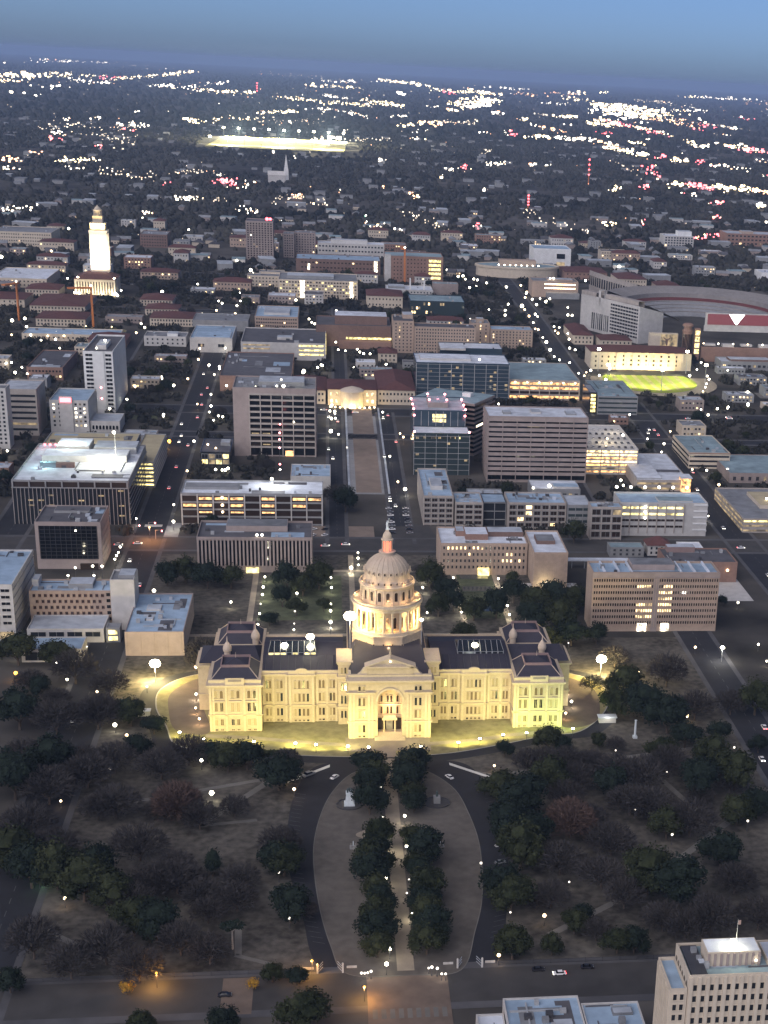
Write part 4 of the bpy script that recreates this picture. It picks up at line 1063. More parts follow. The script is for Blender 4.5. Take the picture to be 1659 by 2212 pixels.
mast('bright white lamp on a pole south of the brick office slab', 178, 50, 0, 8, 1.1, 5000, (1, .95, .85))
mast('floodlight on a roof mast over the west skylight', -47.6, -4, 0, 6.0, 1.6, 900, (1, .9, .6), z0=24.5)
mast('second floodlight on a roof mast nearer the dome', -35.7, -2, 0, 9.5, 1.9, 900, (1, .9, .6), z0=24.5)
mast('floodlight on a roof mast over the east wing', 41.6, -4, 0, 5.6, 1.6, 900, (1, .95, .7), z0=24.5)
fm = mast('dazzling floodlight on the roof close to the left of the dome drum', -17.4, -17, 0, 16.5, 2.9, 0, WRM, z0=33)
spot(fm, (1.5, 1.5, 15), (12, 10, 12), 30000, (1.0, .72, .20), 2.4, .8)
spot(fm, (-1.5, -1.5, 14), (10, 6, -6), 9000, (1.0, .72, .30), 2.4, .8)
fm = mast('small floodlight on the right side of the dome drum', 15.6, -12.5, 0, 13, .9, 0, WRM, z0=33)
spot(fm, (-.6, .6, 12), (-8, 8, 12), 9000, (1.0, .70, .34), 2.4, .8)
# lamps hidden behind the colonnade and on the balconies
for i in range(12):
    a = 2 * math.pi * i / 12 + .13
    if math.sin(a) < .55: point(dome, (14.0 * math.cos(a), 14.0 * math.sin(a), 41.0), 650 * DOMEP, (1.0, .52, .12), .3)
for i in range(10):
    a = 2 * math.pi * i / 10 - .3
    if math.sin(a) < .5:
        point(dome, (15.0 * math.cos(a), 15.0 * math.sin(a), 53.6), 620 * DOMEP, (1.0, .64, .30), .3)
        point(dome, (17.8 * math.cos(a), 17.8 * math.sin(a), 34.0), 620 * DOMEP, (1.0, .66, .30), .3)
        point(dome, (12.9 * math.cos(a), 12.9 * math.sin(a), 62.6), 330 * DOMEP, (1.0, .68, .34), .2)
point(dome, (0, -3.4, 77), 120 * DOMEP, (1.0, .30, .16), .2)
point(dome, (2.2, -2.6, 86), 140 * DOMEP, (1.0, .95, .9), .2)
point(po, (0, -42, 13), 2200, (1.0, .66, .34), .4)

# ------------------------------------------------------------------ buildings round the grounds
O = 'office building'
# left of the Capitol
b = Bld('office_building', 'grey stone box with one huge black glass front, left of the capitol', O, -196, -159, 210, 247, 28.6, 'concrete_pink', 'roof_dark', 1.0)
b.lump('glass_front', .055, .945, -.0004, .02, 6.2, 26.2, 'glass_black')
for k in range(9): b.bands('S', 1, .12, .35, 6.2 + k * 2.2, 0, 2.3, 2.3, 'metal_dark', 'transom')
b.piers('S', 12, .16, .4, 6.2, 26.2, 2.3, 2.3, 'metal_dark', 'mullion')
b.bands('E', 5, .5, .25, 4, 22, 0, 0, 'concrete_brown', 'joint_band')  # slightly browner level bands, proud of the east wall
b.pent(.2, .75, .62, .9, 1.4, 'concrete_grey', 'roof_dark'); b.units(9, 3, 3); b.lump('entrance', .66, .93, -.05, 0, 0, 3.6, 'glass_brown'); b.lamp(.62, -.02, 23.6, 'lamp_white', .5); b.done()
b = Bld('office_building', 'low block with rows of small dark windows in a pinkish brick front', O, -182, -140.5, 107, 127, 20.6, 'brick_tan', 'roof_blue', .9)
b.grid('S', 13, 5, 1.25, 1.5, 3.2, 19.6, 1.0, 3.0, 'glass_black', 'brick', stagger=True)
b.bands('S', 5, 1.7, .1, 4.2, 17.6, 39.0, .6, 'glass_black', 'side_slot'); b.pent(.46, .76, .3, .9, 2.6, 'concrete_grey'); b.pent(.0, .08, .5, 1.0, 3.6, 'concrete_pale'); b.units(6, 5); b.done()
b = Bld('stair_tower', 'blank pale stair tower at the right end of the pinkish block', 'tower', -140.2, -128, 103, 121, 28.0, 'concrete_pale', 'roof_grey', .9)
b.pent(.3, .98, .3, .95, 1.6, 'concrete_grey'); b.done()
b = Bld('podium', 'pale flat podium with a strip of dark windows below the pinkish block', 'podium', -180, -142, 84, 106, 7.6, 'concrete_pale', 'roof_pale', .6)
b.grid('S', 4, 1, 7.4, 2.6, 3.0, 6.2, 1.0, 1.0, 'glass_dark'); b.done()
b = Bld('podium', 'lower pale annex with a dark glazed front, before the podium', 'podium', -178, -149, 56, 74, 7.0, 'concrete_pale', 'roof_blue', .6)
b.grid('S', 2, 1, 12.0, 4.4, .8, 5.6, 1.0, 1.0, 'glass_dark'); b.done()
b = Bld('entry_box', 'small lit glass entry box beside the pale podium', 'entrance', -141, -134, 84, 92, 8.0, 'concrete_grey', 'roof_grey', .5)
b.grid('S', 1, 2, 4.6, 2.4, .6, 7.4, .8, .8, 'lit_yellow'); b.done()
b = Bld('hall', 'blank low stone hall with a large flat bluish roof, left of the capitol', 'hall', -129, -100, 64, 126, 13.0, 'concrete_pink', 'roof_blue', .7)
b.pent(.25, .5, .55, .68, .9, 'concrete_pale'); b.pent(.3, .42, .3, .38, .9, 'concrete_pale'); b.units(12, 8, 2.6); b.piers('S', 5, .35, .2, 0, 12, 1, 1, 'concrete_brown', 'joint'); b.done()
b = Bld('office_building', 'pale office cut off by the left edge, with short dark window slots', O, -216, -186, 87, 148, 30.5, 'concrete_pale', 'roof_blue', .9)
b.grid('S', 5, 6, 4.2, 1.5, 8, 29, .5, .8, 'glass_black'); b.bands('S', 1, 4.0, .2, 1.0, 0, 1, 1, 'lit_dim', 'ground_floor_glass'); b.bands('E', 6, .5, .3, 5, 27, .5, .5, 'concrete_grey', 'floor_band'); b.units(6, 2); b.done()
b = Bld('office_building', 'long archive with a front of close vertical stone fins', 'archive building', -104, -37, 204, 240, 21.8, 'concrete_brown', 'roof_dark', 1.2)
b.lump('glass_front', .01, .99, -.0004, .01, 4.2, 19.6, 'glass_black'); b.piers('S', 31, 1.05, .75, 4.0, 20.6, .2, .2, 'concrete_pink', 'fin')
b.bands('S', 1, 1.2, .9, 20.4, 0, 0, 0, 'concrete_pink', 'fascia'); b.pent(.24, .78, .45, .9, 3.4, 'concrete_pink', 'roof_grey'); b.lump('entrance', .42, .53, -.04, 0, 0, 3.0, 'lit_yellow')
b.lamp(.52, .02, 23.0, 'lamp_white', .75).lamp(.565, .02, 23.0, 'lamp_white', .75); b.units(5, 8); b.done()
b = Bld('office_building', 'dark glass office with thin fins and a bright white flood-lit roof', O, -226, -154, 305, 407, 29.0, 'concrete_grey', 'roof_white', 1.1)
b.lump('glass_front', .005, .995, -.0004, .005, 0, 24.0, 'glass_dark'); b.lump('glass_side', .997, 1.006, .01, .99, 0, 24.0, 'glass_dark')
b.piers('S', 30, .35, .6, 0, 24.2, .2, .2, 'fin_grey', 'fin'); b.piers('S', 8, .8, 1.3, 24.2, 28.2, .4, .4, 'concrete_grey', 'column'); b.lump('loggia_glass', .01, .99, -.0004, .01, 24.4, 27.8, 'glass_brown')
b.bands('S', 1, .5, 1.2, 23.9, 0, 0, 0, 'concrete_grey', 'floor_band'); b.grid('S', 11, 7, 3.4, 1.0, 1, 24, 2, 2, 'glass_dark', 'glass_dark', .22, 'lit_dim', d=.1)
b.bands('E', 7, .5, .6, 3, 24, 0, 0, 'concrete_grey', 'floor_band')
b.pent(.14, .9, .52, .72, 4.2, 'concrete_pale', 'roof_white'); b.pent(.22, .52, .74, .98, 5.5, 'concrete_pale', 'roof_white'); b.pent(.56, .95, .76, .96, 4.6, 'metal_grey', 'roof_pale'); b.lump('plant_screen', .3, .46, .36, .4, 27.9, 31.0, 'brick_dark'); b.lump('plant_screen', .16, .3, .36, .4, 27.9, 31.4, 'roof_teal'); b.units(14, 12, 3)
b.lamp(.08, .9, 30.5, 'lamp_red', 1.0).lamp(.13, .9, 30.5, 'lamp_red', 1.0).lamp(.18, .9, 30.5, 'lamp_red', 1.0)
d_ = put('antenna_mast', None, b.root, (22, 2, 28)); m_ = MB(); m_.tube((0, 0, 0), (0, 0, 20), .35, .12, 5); m_.box(-.6, .6, -.6, .6, 19, 20.2); m_.build('mast', 'metal_grey', d_)
b.lamp(.80, .52, 48.5, 'lamp_white', 1.1)
point(b.root, (16, -6, 37), 24000, (1, .95, .70), .6); point(b.root, (-12, 30, 40), 15000, (.9, 1, .9), .6); point(b.root, (-22, -14, 35), 3500, (.6, 1, .95), .6); b.done()
b = Bld('office_building', 'dim block with yellow-lit window strips right of the white flood-lit roof', O, -163, -147.5, 394, 482, 18.4, 'concrete_grey', 'roof_tan', .8)
b.bands('S', 6, 1.1, .1, 1.5, 16.0, .8, .8, 'lit_yellow', 'lit_strip'); b.bands('E', 6, 1.2, .2, 1.4, 16.2, .6, .6, 'concrete_pale', 'floor_band'); b.done()
b = Bld('parking_garage', 'long low tan-roofed garage behind the white flood-lit roof', 'garage', -230, -166, 425, 482, 18.2, 'concrete_grey', 'roof_tan', .8)
b.bands('S', 5, 1.6, .15, 1, 15, 0, 0, 'lit_dim', 'opening'); point(b.root, (10, -6, 26), 3000, (1, .8, .4), .6); b.units(6, 8, 4); b.done()
b = Bld('apartment_building', 'white slab with a blank centre pylon, lit windows and a glowing red sign', 'building', -242, -213, 550, 599, 25.5, 'concrete_pale', 'roof_blue', .9)
b.lump('pylon', .26, .6, -.03, .02, 0, 28.5, 'concrete_pale'); b.grid('S', 2, 6, 1.6, 1.6, 4, 24, 1, 19.5, 'glass_dark', None, .55, 'lit_white'); b.grid('S', 3, 6, 1.7, 1.6, 4, 24, 18.0, 1, 'glass_dark', None, .55, 'lit_white', seed=4)
b.lump('red_sign', .29, .57, -.04, -.031, 24.2, 27.6, 'lamp_red'); b.done()
b = Bld('office_building', 'low white wing with a row of dark arched openings beside the red-signed slab', 'building', -212.5, -190, 552, 583, 9, 'concrete_pale', 'roof_pale', .7); b.grid('S', 8, 1, 1.6, 3.2, 1, 7, 1, 1, 'glass_black', None, 0, arch=True); b.done()
b = Bld('office_building', 'beige office with long grey floor strips at the left edge', O, -276, -249, 538, 577, 36, 'concrete', 'roof_pale', .9)
b.bands('S', 7, 1.7, .1, 4, 30, 1, 1, 'glass_dark', 'window_strip', ['glass_dark', 'glass_dark', 'lit_dim']); b.done()
b = Bld('apartment_building', 'pale tower sliced by the left edge, above the lit-up street', 'tower', -282, -263, 496, 512, 45.6, 'concrete_pale', 'roof_grey', .9); b.grid('S', 5, 13, 1.6, 1.6, 3, 44, 1, 1, 'glass_dark', None, .1); b.done()
b = Bld('apartment_building', 'tall white tower with a blank central strip and rows of balconies', 'tower', -225, -201.5, 620, 704, 50.5, 'white_paint', 'roof_dark', 1.4)
b.lump('centre_strip', .34, .70, -.01, .003, 0, 50.5, 'white_paint'); b.grid('S', 1, 14, 5.4, 1.9, 2, 49, 1.2, 15.6, 'glass_black', None, 0, part='balcony'); b.grid('S', 1, 14, 4.6, 1.9, 2, 49, 17.2, 1.0, 'glass_black', None, 0, part='balcony')
b.pent(.35, .7, .2, .55, 3.5, 'concrete_pale'); b.lamp(.6, .35, 54.5, 'lamp_white', 1.0).lamp(.42, .1, 51.6, 'lamp_white', .8).lamp(.55, -.01, 21, 'lamp_pink', .7).lamp(.55, -.01, 12, 'lamp_pink', .7); b.done()
b = Bld('office_building', 'broad brown office with a ten-storey grid of deep dark openings', O, -98, -36.5, 485, 533, 52.2, 'concrete_pink', 'roof_grey', 1.0)
b.lump('glass_front', .19, .985, -.0004, .004, 1, 47.4, 'glass_black'); b.piers('S', 7, .75, 1.1, 0, 48.0, 11.6, .5, 'concrete', 'pier'); b.bands('S', 10, 1.35, .8, 6.6, 46.8, 11.6, .5, 'concrete', 'floor_band')
b.grid('S', 6, 10, 5.6, .9, 7.0, 49.0, 12, .8, 'glass_brown', 'glass_brown', .10, 'lit_dim', d=.1)
b.lump('lit_lobby', .62, .72, -.01, -.004, .5, 4.5, 'lit_orange'); b.bands('E', 11, 1.2, .3, 4, 46, .5, .5, 'concrete_brown', 'floor_band'); b.pent(.3, .86, .3, .8, 3.0, 'concrete_grey'); b.units(10, 6, 4)
b.lamp(.53, .02, 53.6, 'lamp_white', .7).lamp(.61, .03, 53.6, 'lamp_white', 1.2).lamp(.58, .3, 56, 'lamp_white', .6); point(b.root, (-14, -20, 53), 500, (1, .95, .7), .5); point(b.root, (18, -20, 53), 500, (1, .95, .6), .5)
b.lamp(.56, -.03, 25, 'lamp_pink', .6).lamp(.73, -.03, 27, 'lamp_white', .6).lamp(.555, -.03, 18.5, 'lamp_pink', .8); b.done()
b = Bld('pavilion', 'small dark glass pavilion glowing yellow, left of the brown gridded office', 'pavilion', -121, -99.5, 456, 501, 10.2, 'glass_dark', 'roof_dark', .5)
b.grid('S', 4, 2, 4.2, 3.2, .6, 9, .6, .6, 'glass_dark', 'metal_grey', .6, 'lit_yellow'); b.pent(.62, .95, .5, .75, 2.5, 'concrete_grey'); b.lamp(.2, .4, 11.5, 'lamp_orange', .8).lamp(.5, .2, 11, 'lamp_orange', .7); b.bands('W', 2, .4, .2, 4, 9.4, 0, 0, 'metal_grey', 'edge'); b.done()
b = Bld('parking_garage', 'open garage with peach-lit decks below a bright white roof', 'garage', -122, -31, 306, 341, 21.3, 'concrete_grey', 'roof_white', .9)
b.lump('deck_interior', .004, .996, -.0004, .004, 1, 20.0, 'glass_brown')
for j in range(4):
    for i in range(9):
        if (i, j) in ((1, 3), (1, 2), (1, 1), (3, 3), (3, 2), (3, 1), (5, 3), (5, 2), (5, 1), (7, 3), (7, 2), (0, 2), (8, 3), (2, 3)): b.grid('S', 1, 1, 8.0, 1.7 if j > 1 else 1.0, 2.2 + j * 4.6, 5.6 + j * 4.6, 1.6 + i * 10.0, 91 - 9.6 - i * 10.0, 'lit_orange', 'concrete_grey', part='lit_opening', d=.1)
b.piers('S', 10, .8, 1.0, 0, 20.6, .2, .2, 'concrete_pale', 'column'); b.bands('S', 4, 1.0, .8, 5.2, 19.6, 0, 0, 'concrete_grey', 'parapet_band')
b.lamp(.29, -.03, 18.5, 'lamp_orange', .9).lamp(.29, -.03, 13.6, 'lamp_orange', .9).lamp(.29, -.03, 9, 'lamp_orange', .8).lamp(.63, .75, 24.5, 'lamp_white', 1.0); b.pent(.02, .4, .35, .7, 1.6, 'concrete_grey', 'roof_grey'); point(b.root, (14, 4, 26), 11000, (1, .98, .94), .5); b.units(7, 21, 2.5); b.done()
b = Bld('office_building', 'small pale building with a lit side behind the peach-lit garage', 'building', -54, -26, 392, 428, 10, 'concrete_pale', 'roof_blue', .6); b.bands('S', 1, 2.5, .1, 3, 0, 1, 12, 'lit_dim', 'lit_strip'); b.units(6, 4); b.done()
# right of the Capitol
lit = set()
for j, cs in ((6, list(range(18, 24)) + [29, 30, 31, 32]), (5, range(27, 33)), (4, range(27, 33)), (3, list(range(18, 25)) + list(range(27, 33))), (2, list(range(18, 25)) + list(range(27, 33))), (1, range(18, 25))):
    for i in cs: lit.add((i, j))
b = Bld('office_building', 'wide brick office slab with tiny windows, some lit, right of the capitol', O, 115, 186, 98, 119, 34.3, 'brick_tan', 'roof_blue', 1.2)
b.grid('S', 52, 8, .72, 1.5, 3.4, 31.4, .6, .6, 'glass_black', 'brick', 0, 'lit_warm', lit)
b.piers('S', 53, .30, .45, 2.6, 31.0, .3, .3, 'brick_tan', 'pier')
b.lump('blank_strip', .475, .525, -.016, .0, 0, 31, 'concrete_brown')
b.bands('S', 1, 2.9, .5, 31.2, 0, 0, 0, 'concrete_brown', 'top_band'); b.pent(.32, .66, .35, .98, 3.2, 'concrete_pink', 'roof_grey'); b.lump('lit_entrance', .37, .44, -.03, 0, .3, 4.8, 'lit_white'); b.lump('lit_entrance', .555, .62, -.03, 0, .3, 4.8, 'lit_white')
for k in (.09, .2, .3, .69, .8, .91): b.lump('parapet_rib', k, k + .012, .05, .97, 33.1, 34.6, 'roof_white')
b.units(4, 4); b.done()
b = Bld('office_building', 'plain brick office with white flat roof, its upper windows partly lit', O, 39, 92, 200, 236, 20.0, 'brick_tan', 'roof_white', .9)
b.grid('S', 20, 4, .95, 1.7, 3, 19, 1, 1, 'glass_dark', 'brick_tan', 0, 'lit_warm', {(1, 3), (2, 3), (3, 3), (4, 3), (5, 3), (7, 3), (8, 3), (9, 3), (15, 2), (16, 2), (14, 1), (15, 1), (16, 1), (18, 1), (6, 2)})
b.piers('S', 21, .4, .35, .5, 18.6, .3, .3, 'brick_tan', 'pier')
b.pent(.3, .56, .28, .72, 3.6, 'brick', 'roof_white'); b.pent(.2, .3, .5, .8, 3.2, 'brick', 'roof_pale'); b.pent(.57, .98, .48, .8, 3.0, 'brick_dark', 'roof_pale'); b.lump('lit_doorway', .43, .56, -.06, 0, 0, 4.6, 'lit_yellow'); b.units(5, 14); b.done()
b = Bld('office_building', 'blank brick wing projecting at the right of the plain brick office', O, 92.5, 113, 175, 222, 22.0, 'brick_tan', 'roof_white', .9)
b.piers('S', 16, .3, .3, 4.5, 21, .3, .3, 'brick_tan', 'pier'); b.grid('S', 5, 1, .9, 3.0, .6, 4.2, 5, 5, 'lit_white', 'brick_tan'); b.pent(.2, .75, .42, .72, 2.2, 'brick_dark', 'roof_grey'); b.done()
point(b.root, (-4, -28, 3), 1500, (1, .9, .5), .5)
t = thing('covered_walkway', 'thin pale canopy bridge right of the blank brick wing', 'walkway', (113.5, 214, 0))
for k in range(6): m_ = MB(); m_.box(k * 8, k * 8 + .6, 0, .6, 0, 5); m_.build('post', 'concrete_grey', t)
m_ = MB(); m_.box(0, 44, -1.5, 3, 5, 6.0); m_.build('canopy', 'roof_white', t)
b = Bld('warehouse', 'low dark flat-roofed block behind the wide brick slab', 'building', 176, 220, 186, 216, 13, 'brick', 'roof_dark', .8); b.pent(.1, .5, .75, .98, 3.4, 'crest_pink'); b.lamp(.86, -.02, 8, 'lamp_orange', .8); b.units(6, 4); b.done()
b = Bld('house', 'old pale house with a red hipped roof among offices', 'house', 175, 190, 241, 254, 7, 'concrete_pale', 'tile_red', hip=4.5); b.grid('S', 4, 2, 1.2, 1.6, .6, 6.6, .8, .8, 'glass_dark'); b.done()
b = Bld('house', 'grey flat-roofed house left of the red hipped roof', 'house', 150, 172, 238, 250, 6.5, 'concrete_grey', 'roof_teal', .5); b.grid('S', 5, 2, 1.4, 1.4, .6, 6, .8, .8, 'glass_dark'); b.done()
b = Bld('house', 'white flat-roofed house right of the red hipped roof', 'house', 195, 210, 232, 248, 7.5, 'white_paint', 'roof_white', .5); b.grid('S', 3, 2, 2.0, 1.4, .6, 7, .8, .8, 'glass_black'); b.done()
# the long office group with square framed bays
def bay(label, x0, x1, y0, y1, h, nx, nz, litp=.05, z=1.2, pent=None):
    b = Bld('office_building', label, O, x0, x1, y0, y1, h, 'concrete', 'roof_blue', 1.0)
    b.lump('glass_front', .02, .98, -.0004, .004, z, h - 1.2, 'glass_dark'); b.piers('S', nx + 1, .8, .9, 0, h - .6, 0, 0, 'concrete', 'pier'); b.bands('S', nz + 1, .9, .7, z - .5, h - 1.5, 0, 0, 'concrete', 'floor_band')
    b.grid('S', nx, nz, (x1 - x0) / nx - 1.6, (h - 2.4) / nz - 1.6, z, h - 1.2, 0, 0, 'glass_brown', 'metal_grey', litp, 'lit_warm', d=.12, seed=int(x0)); b.units(7, int(x0), 3)
    if pent: b.pent(*pent)
    return b.done()
bay('framed-bay office, tallest of its row, nearest the central mall', 35, 55, 309, 385, 20.2, 4, 5, .02, 1.0, (.3, .7, .25, .55, 2.8, 'concrete_pale'))
bay('three-bay framed office joined to the right of the tallest bay block', 56, 74.5, 305, 332, 17.1, 3, 4, .06)
b = Bld('office_building', 'dark glass link between two framed-bay offices', O, 75, 90.5, 309, 332, 16.2, 'glass_dark', 'roof_blue', .6); b.bands('S', 3, .5, .4, 4, 15.5, 0, 0, 'concrete_grey', 'floor_band'); b.piers('S', 3, .4, .4, 0, 16, 0, 0, 'concrete_grey', 'pier'); b.done()
bay('widest framed-bay office, with a few lit windows on its middle floors', 91, 130, 300, 328, 18.7, 7, 4, .22)
b = Bld('office_building', 'recessed grey glass link right of the widest framed-bay office', O, 130.5, 146, 296, 322, 18.5, 'concrete_grey', 'roof_pale', .6); b.bands('S', 4, 1.8, .1, 2, 14.5, .5, .5, 'glass_teal', 'window_strip'); b.piers('S', 4, .4, .4, 0, 18, 0, 0, 'concrete_grey', 'pier'); b.done()
bay('square three-by-four framed block at the right end of the bay offices', 143, 164, 277, 290, 22.5, 3, 4, .12)
b = Bld('parking_garage', 'wide garage with yellow-lit decks and a row of roof lamps', 'garage', 164.5, 224, 287, 315, 23.0, 'concrete_pale', 'roof_blue', 1.2)
for j in range(4): b.grid('S', 7, 1, 5.2, 1.5, 5.2 + j * 4.3, 7.8 + j * 4.3, .6, 16, 'lit_yellow' if j > 1 else 'glass_brown', 'concrete_pale', .0, part='lit_opening', d=.12)
b.piers('S', 8, .6, .6, 2, 22, .3, 15.6, 'concrete', 'column'); b.bands('E', 5, 1.2, .3, 3, 20.6, 0, 0, 'white_paint', 'floor_band'); b.bands('S', 5, 1.0, .4, 4, 21.2, 50, .2, 'white_paint', 'balcony'); b.pent(.45, .85, .2, .6, 1.0, 'concrete_pale', 'roof_teal')
for k in range(6): b.lamp(.03 + k * .165, .97, 26.5, 'lamp_white', 1.0)
b.lamp(.285, -.02, 20, 'lamp_white', .8).lamp(.285, -.02, 16.5, 'lamp_white', .8).lamp(.285, -.02, 12.5, 'lamp_white', .8); b.done()
b = Bld('office_building', 'big brownish slab with long rows of grey spandrels and a white roof', O, 88, 162, 419, 456, 49.3, 'concrete_brown', 'roof_white', .9)
b.lump('glass_front', .01, .99, -.0004, .003, 2, 47.5, 'glass_black'); b.bands('S', 12, 2.3, .5, 5.4, 45.6, 0, 0, 'concrete_pink', 'spandrel'); b.piers('S', 8, .55, .8, 0, 48.5, 0, 0, 'concrete_brown', 'pier'); b.bands('W', 12, 2.3, .4, 5.4, 45.6, 0, 0, 'concrete_brown', 'spandrel'); b.lump('lit_windows', .39, .56, -.012, -.008, 41.7, 42.3, 'lit_dim')
b.pent(.16, .24, .3, .5, 1.6, 'concrete_grey'); b.pent(.45, .55, .4, .7, 1.2, 'concrete_pale'); b.pent(.8, .9, .3, .6, 1.3, 'concrete_grey'); b.done()
b = Bld('office_building', 'low white-roofed building in front of the big brownish slab', 'building', 116, 151, 372, 398, 8.3, 'concrete_grey', 'roof_white', .6); b.pent(.45, .98, .1, .5, 1.5, 'concrete_pale', 'roof_blue'); b.lamp(.35, .0, 10.5, 'lamp_white', 1.3).lamp(.02, -.02, 9, 'lamp_white', .8); b.grid('S', 8, 1, 2.4, 2, 2, 6, 1, 1, 'glass_dark', None, .3); b.done()
b = Bld('office_building', 'lower glass block with a pale terrace edged by red lamps', O, 35, 76.5, 437, 461, 31.6, 'glass_teal', 'roof_white', .6)
b.piers('S', 6, .3, .3, 0, 30.6, 0, 0, 'metal_grey', 'mullion'); b.bands('S', 7, .35, .25, 3.5, 29, 0, 0, 'concrete_grey', 'floor_band'); b.grid('S', 12, 7, 2.2, 1.6, 1, 30, 1, 1, 'glass_teal', 'glass_teal', .13, 'lit_dim', d=.08); b.grid('S', 8, 1, 2.2, 1.6, 26.8, 29.6, 6, 6, 'glass_teal', 'glass_teal', .75, 'lit_yellow', d=.08, seed=2)
b.lamp(.01, .02, 32.4, 'lamp_pink', .85).lamp(.99, .02, 32.4, 'lamp_pink', .85); b.done()
b = Bld('office_building', 'upper glass block ringed with red warning lamps behind the lower terrace', O, 36, 75, 462, 514, 43, 'glass_blue', 'roof_pale', .8)
b.piers('S', 8, .35, .3, 31, 42, 0, 0, 'metal_grey', 'mullion'); b.grid('S', 4, 2, 2.2, 2.6, 33.5, 40.5, 14, 14.5, 'lit_yellow', 'metal_grey', part='lit_window'); b.pent(.3, .68, .25, .72, 4.0, 'concrete_pink')
for x, y, z in ((0, .02, 43.6), (1, .02, 43.6), (0, .35, 43.6), (1, .35, 43.6), (0, .75, 43.6), (1, .75, 43.6), (.32, .28, 48), (.66, .28, 48), (.32, .7, 48), (.66, .7, 48), (.01, -.005, 39), (.99, -.005, 39)): b.lamp(x, y, z, 'lamp_pink', .85)
for x, y in ((-22, -10), (22, -10), (-22, 14), (22, 14), (0, 0)): point(b.root, (x * .86, y, 46.5), 420, (1, .3, .35), .5)
b.done()
# rotated banded block behind it
t = thing('office_building', 'turned block with dark bands on its long side, behind the red-lamp office', O, (70, 520, terr(520)), R(-28)); FOOT.append((40, 100, 495, 570))
m_ = MB(); m_.box(-26, 26, -18, 24, 0, 41); m_.build('wall', 'concrete_brown', t); m_ = MB(); m_.box(-25.5, 25.5, -17.5, 23.5, 41, 41.2); m_.build('roof', 'roof_teal', t)
for k in range(11):
    m_ = MB(); m_.box(-26.1, 26.15, -18.15, 24.1, 2.4 + k * 3.5, 4.2 + k * 3.5); m_.build('window_strip', 'lit_white' if k == 6 and False else 'glass_black', t)
m_ = MB(); m_.box(6, 13, 4, 10, 41.2, 44); m_.build('penthouse', 'white_paint', t)
m_ = MB(); m_.box(26.2, 26.4, -14, 4, 22, 23.6); m_.build('lit_strip', 'lit_white', t)
b = Bld('parking_garage', 'garage crowded with cars on its roof and amber-lit decks', 'garage', 163, 206, 444, 529, 20.2, 'concrete_pale', 'concrete_pale', .9)
b.bands('S', 7, 1.4, .12, 1.6, 17.2, .6, .6, 'lit_orange', 'lit_opening', ['lit_orange', 'lit_warm', 'lit_dim']); b.piers('S', 4, .7, .5, 0, 19.6, 0, 0, 'concrete', 'column'); point(b.root, (0, -20, 27), 3800, (1, .82, .5), .5); point(b.root, (12, 15, 27), 2500, (1, .85, .6), .5); b.lamp(.82, .3, 25, 'lamp_white', 1.0).lamp(.5, .2, 24, 'lamp_orange', .8); b.done()
CARROOF = (163, 206, 444, 529, b.z0 + 19.3)
b = Bld('station', 'low building with a bright metal roof and a glowing glass corner', 'building', 197, 237, 399, 485, 8.4, 'concrete', 'roof_white', .5)
b.pent(.02, .5, .04, .9, 1.2, 'metal_grey', 'roof_white'); b.bands('S', 2, 1.5, .12, 1.2, 5.0, .6, 7, 'lit_dim', 'lit_strip'); b.lump('glass_corner', .84, 1.01, -.04, .08, 0, 10.6, 'lit_orange'); b.lump('corner_roof', .82, 1.03, -.05, .1, 10.6, 11.2, 'roof_white'); b.lump('roof_slot', .5, .95, .3, .34, 8.0, 9.2, 'roof_dark'); b.done()
b = Bld('office_building', 'beige three-storey office with a flat grey roof beyond the metal-roofed building', O, 251, 284, 465, 528, 12.8, 'limestone', 'roof_teal', .7)
b.bands('S', 3, 1.5, .1, 1.5, 9.0, .6, .6, 'glass_dark', 'window_strip'); b.bands('W', 3, 1.4, .1, 1.5, 9, .6, .6, 'glass_dark', 'window_strip'); b.lump('red_fascia', 0, 1, -.006, 0, 12.0, 12.6, 'brick'); b.lamp(1.02, -.02, 3, 'lamp_white', 1.3); b.units(4, 3); b.done()
b = Bld('warehouse', 'wide low building with a flat teal roof at the right edge', 'building', 274, 330, 424, 486, 7.8, 'concrete_brown', 'roof_teal', .6); b.grid('S', 9, 1, 2.2, 3, .6, 6.4, 1, 1, 'glass_dark', None, .15, 'lit_orange'); b.done()
b = Bld('parking_garage', 'low garage with lit decks and a bright roof lamp at the right edge', 'garage', 252, 330, 296, 380, 10, 'concrete', 'roof_grey', .9)
b.bands('S', 3, 1.2, .15, 1, 7.6, .5, .5, 'lit_yellow', 'lit_opening', ['lit_dim', 'lit_yellow']); b.bands('W', 3, 1.2, .15, 1, 7.6, .5, .5, 'lit_dim', 'lit_opening'); b.pent(.25, .9, .35, .8, 2.4, 'limestone', 'roof_tan'); b.lamp(.5, .42, 15, 'lamp_sodium', 1.4).lamp(.35, .5, 13, 'lamp_white', .8); point(b.root, (4, -4, 15), 4500, (1, .6, .2), .5); b.done()
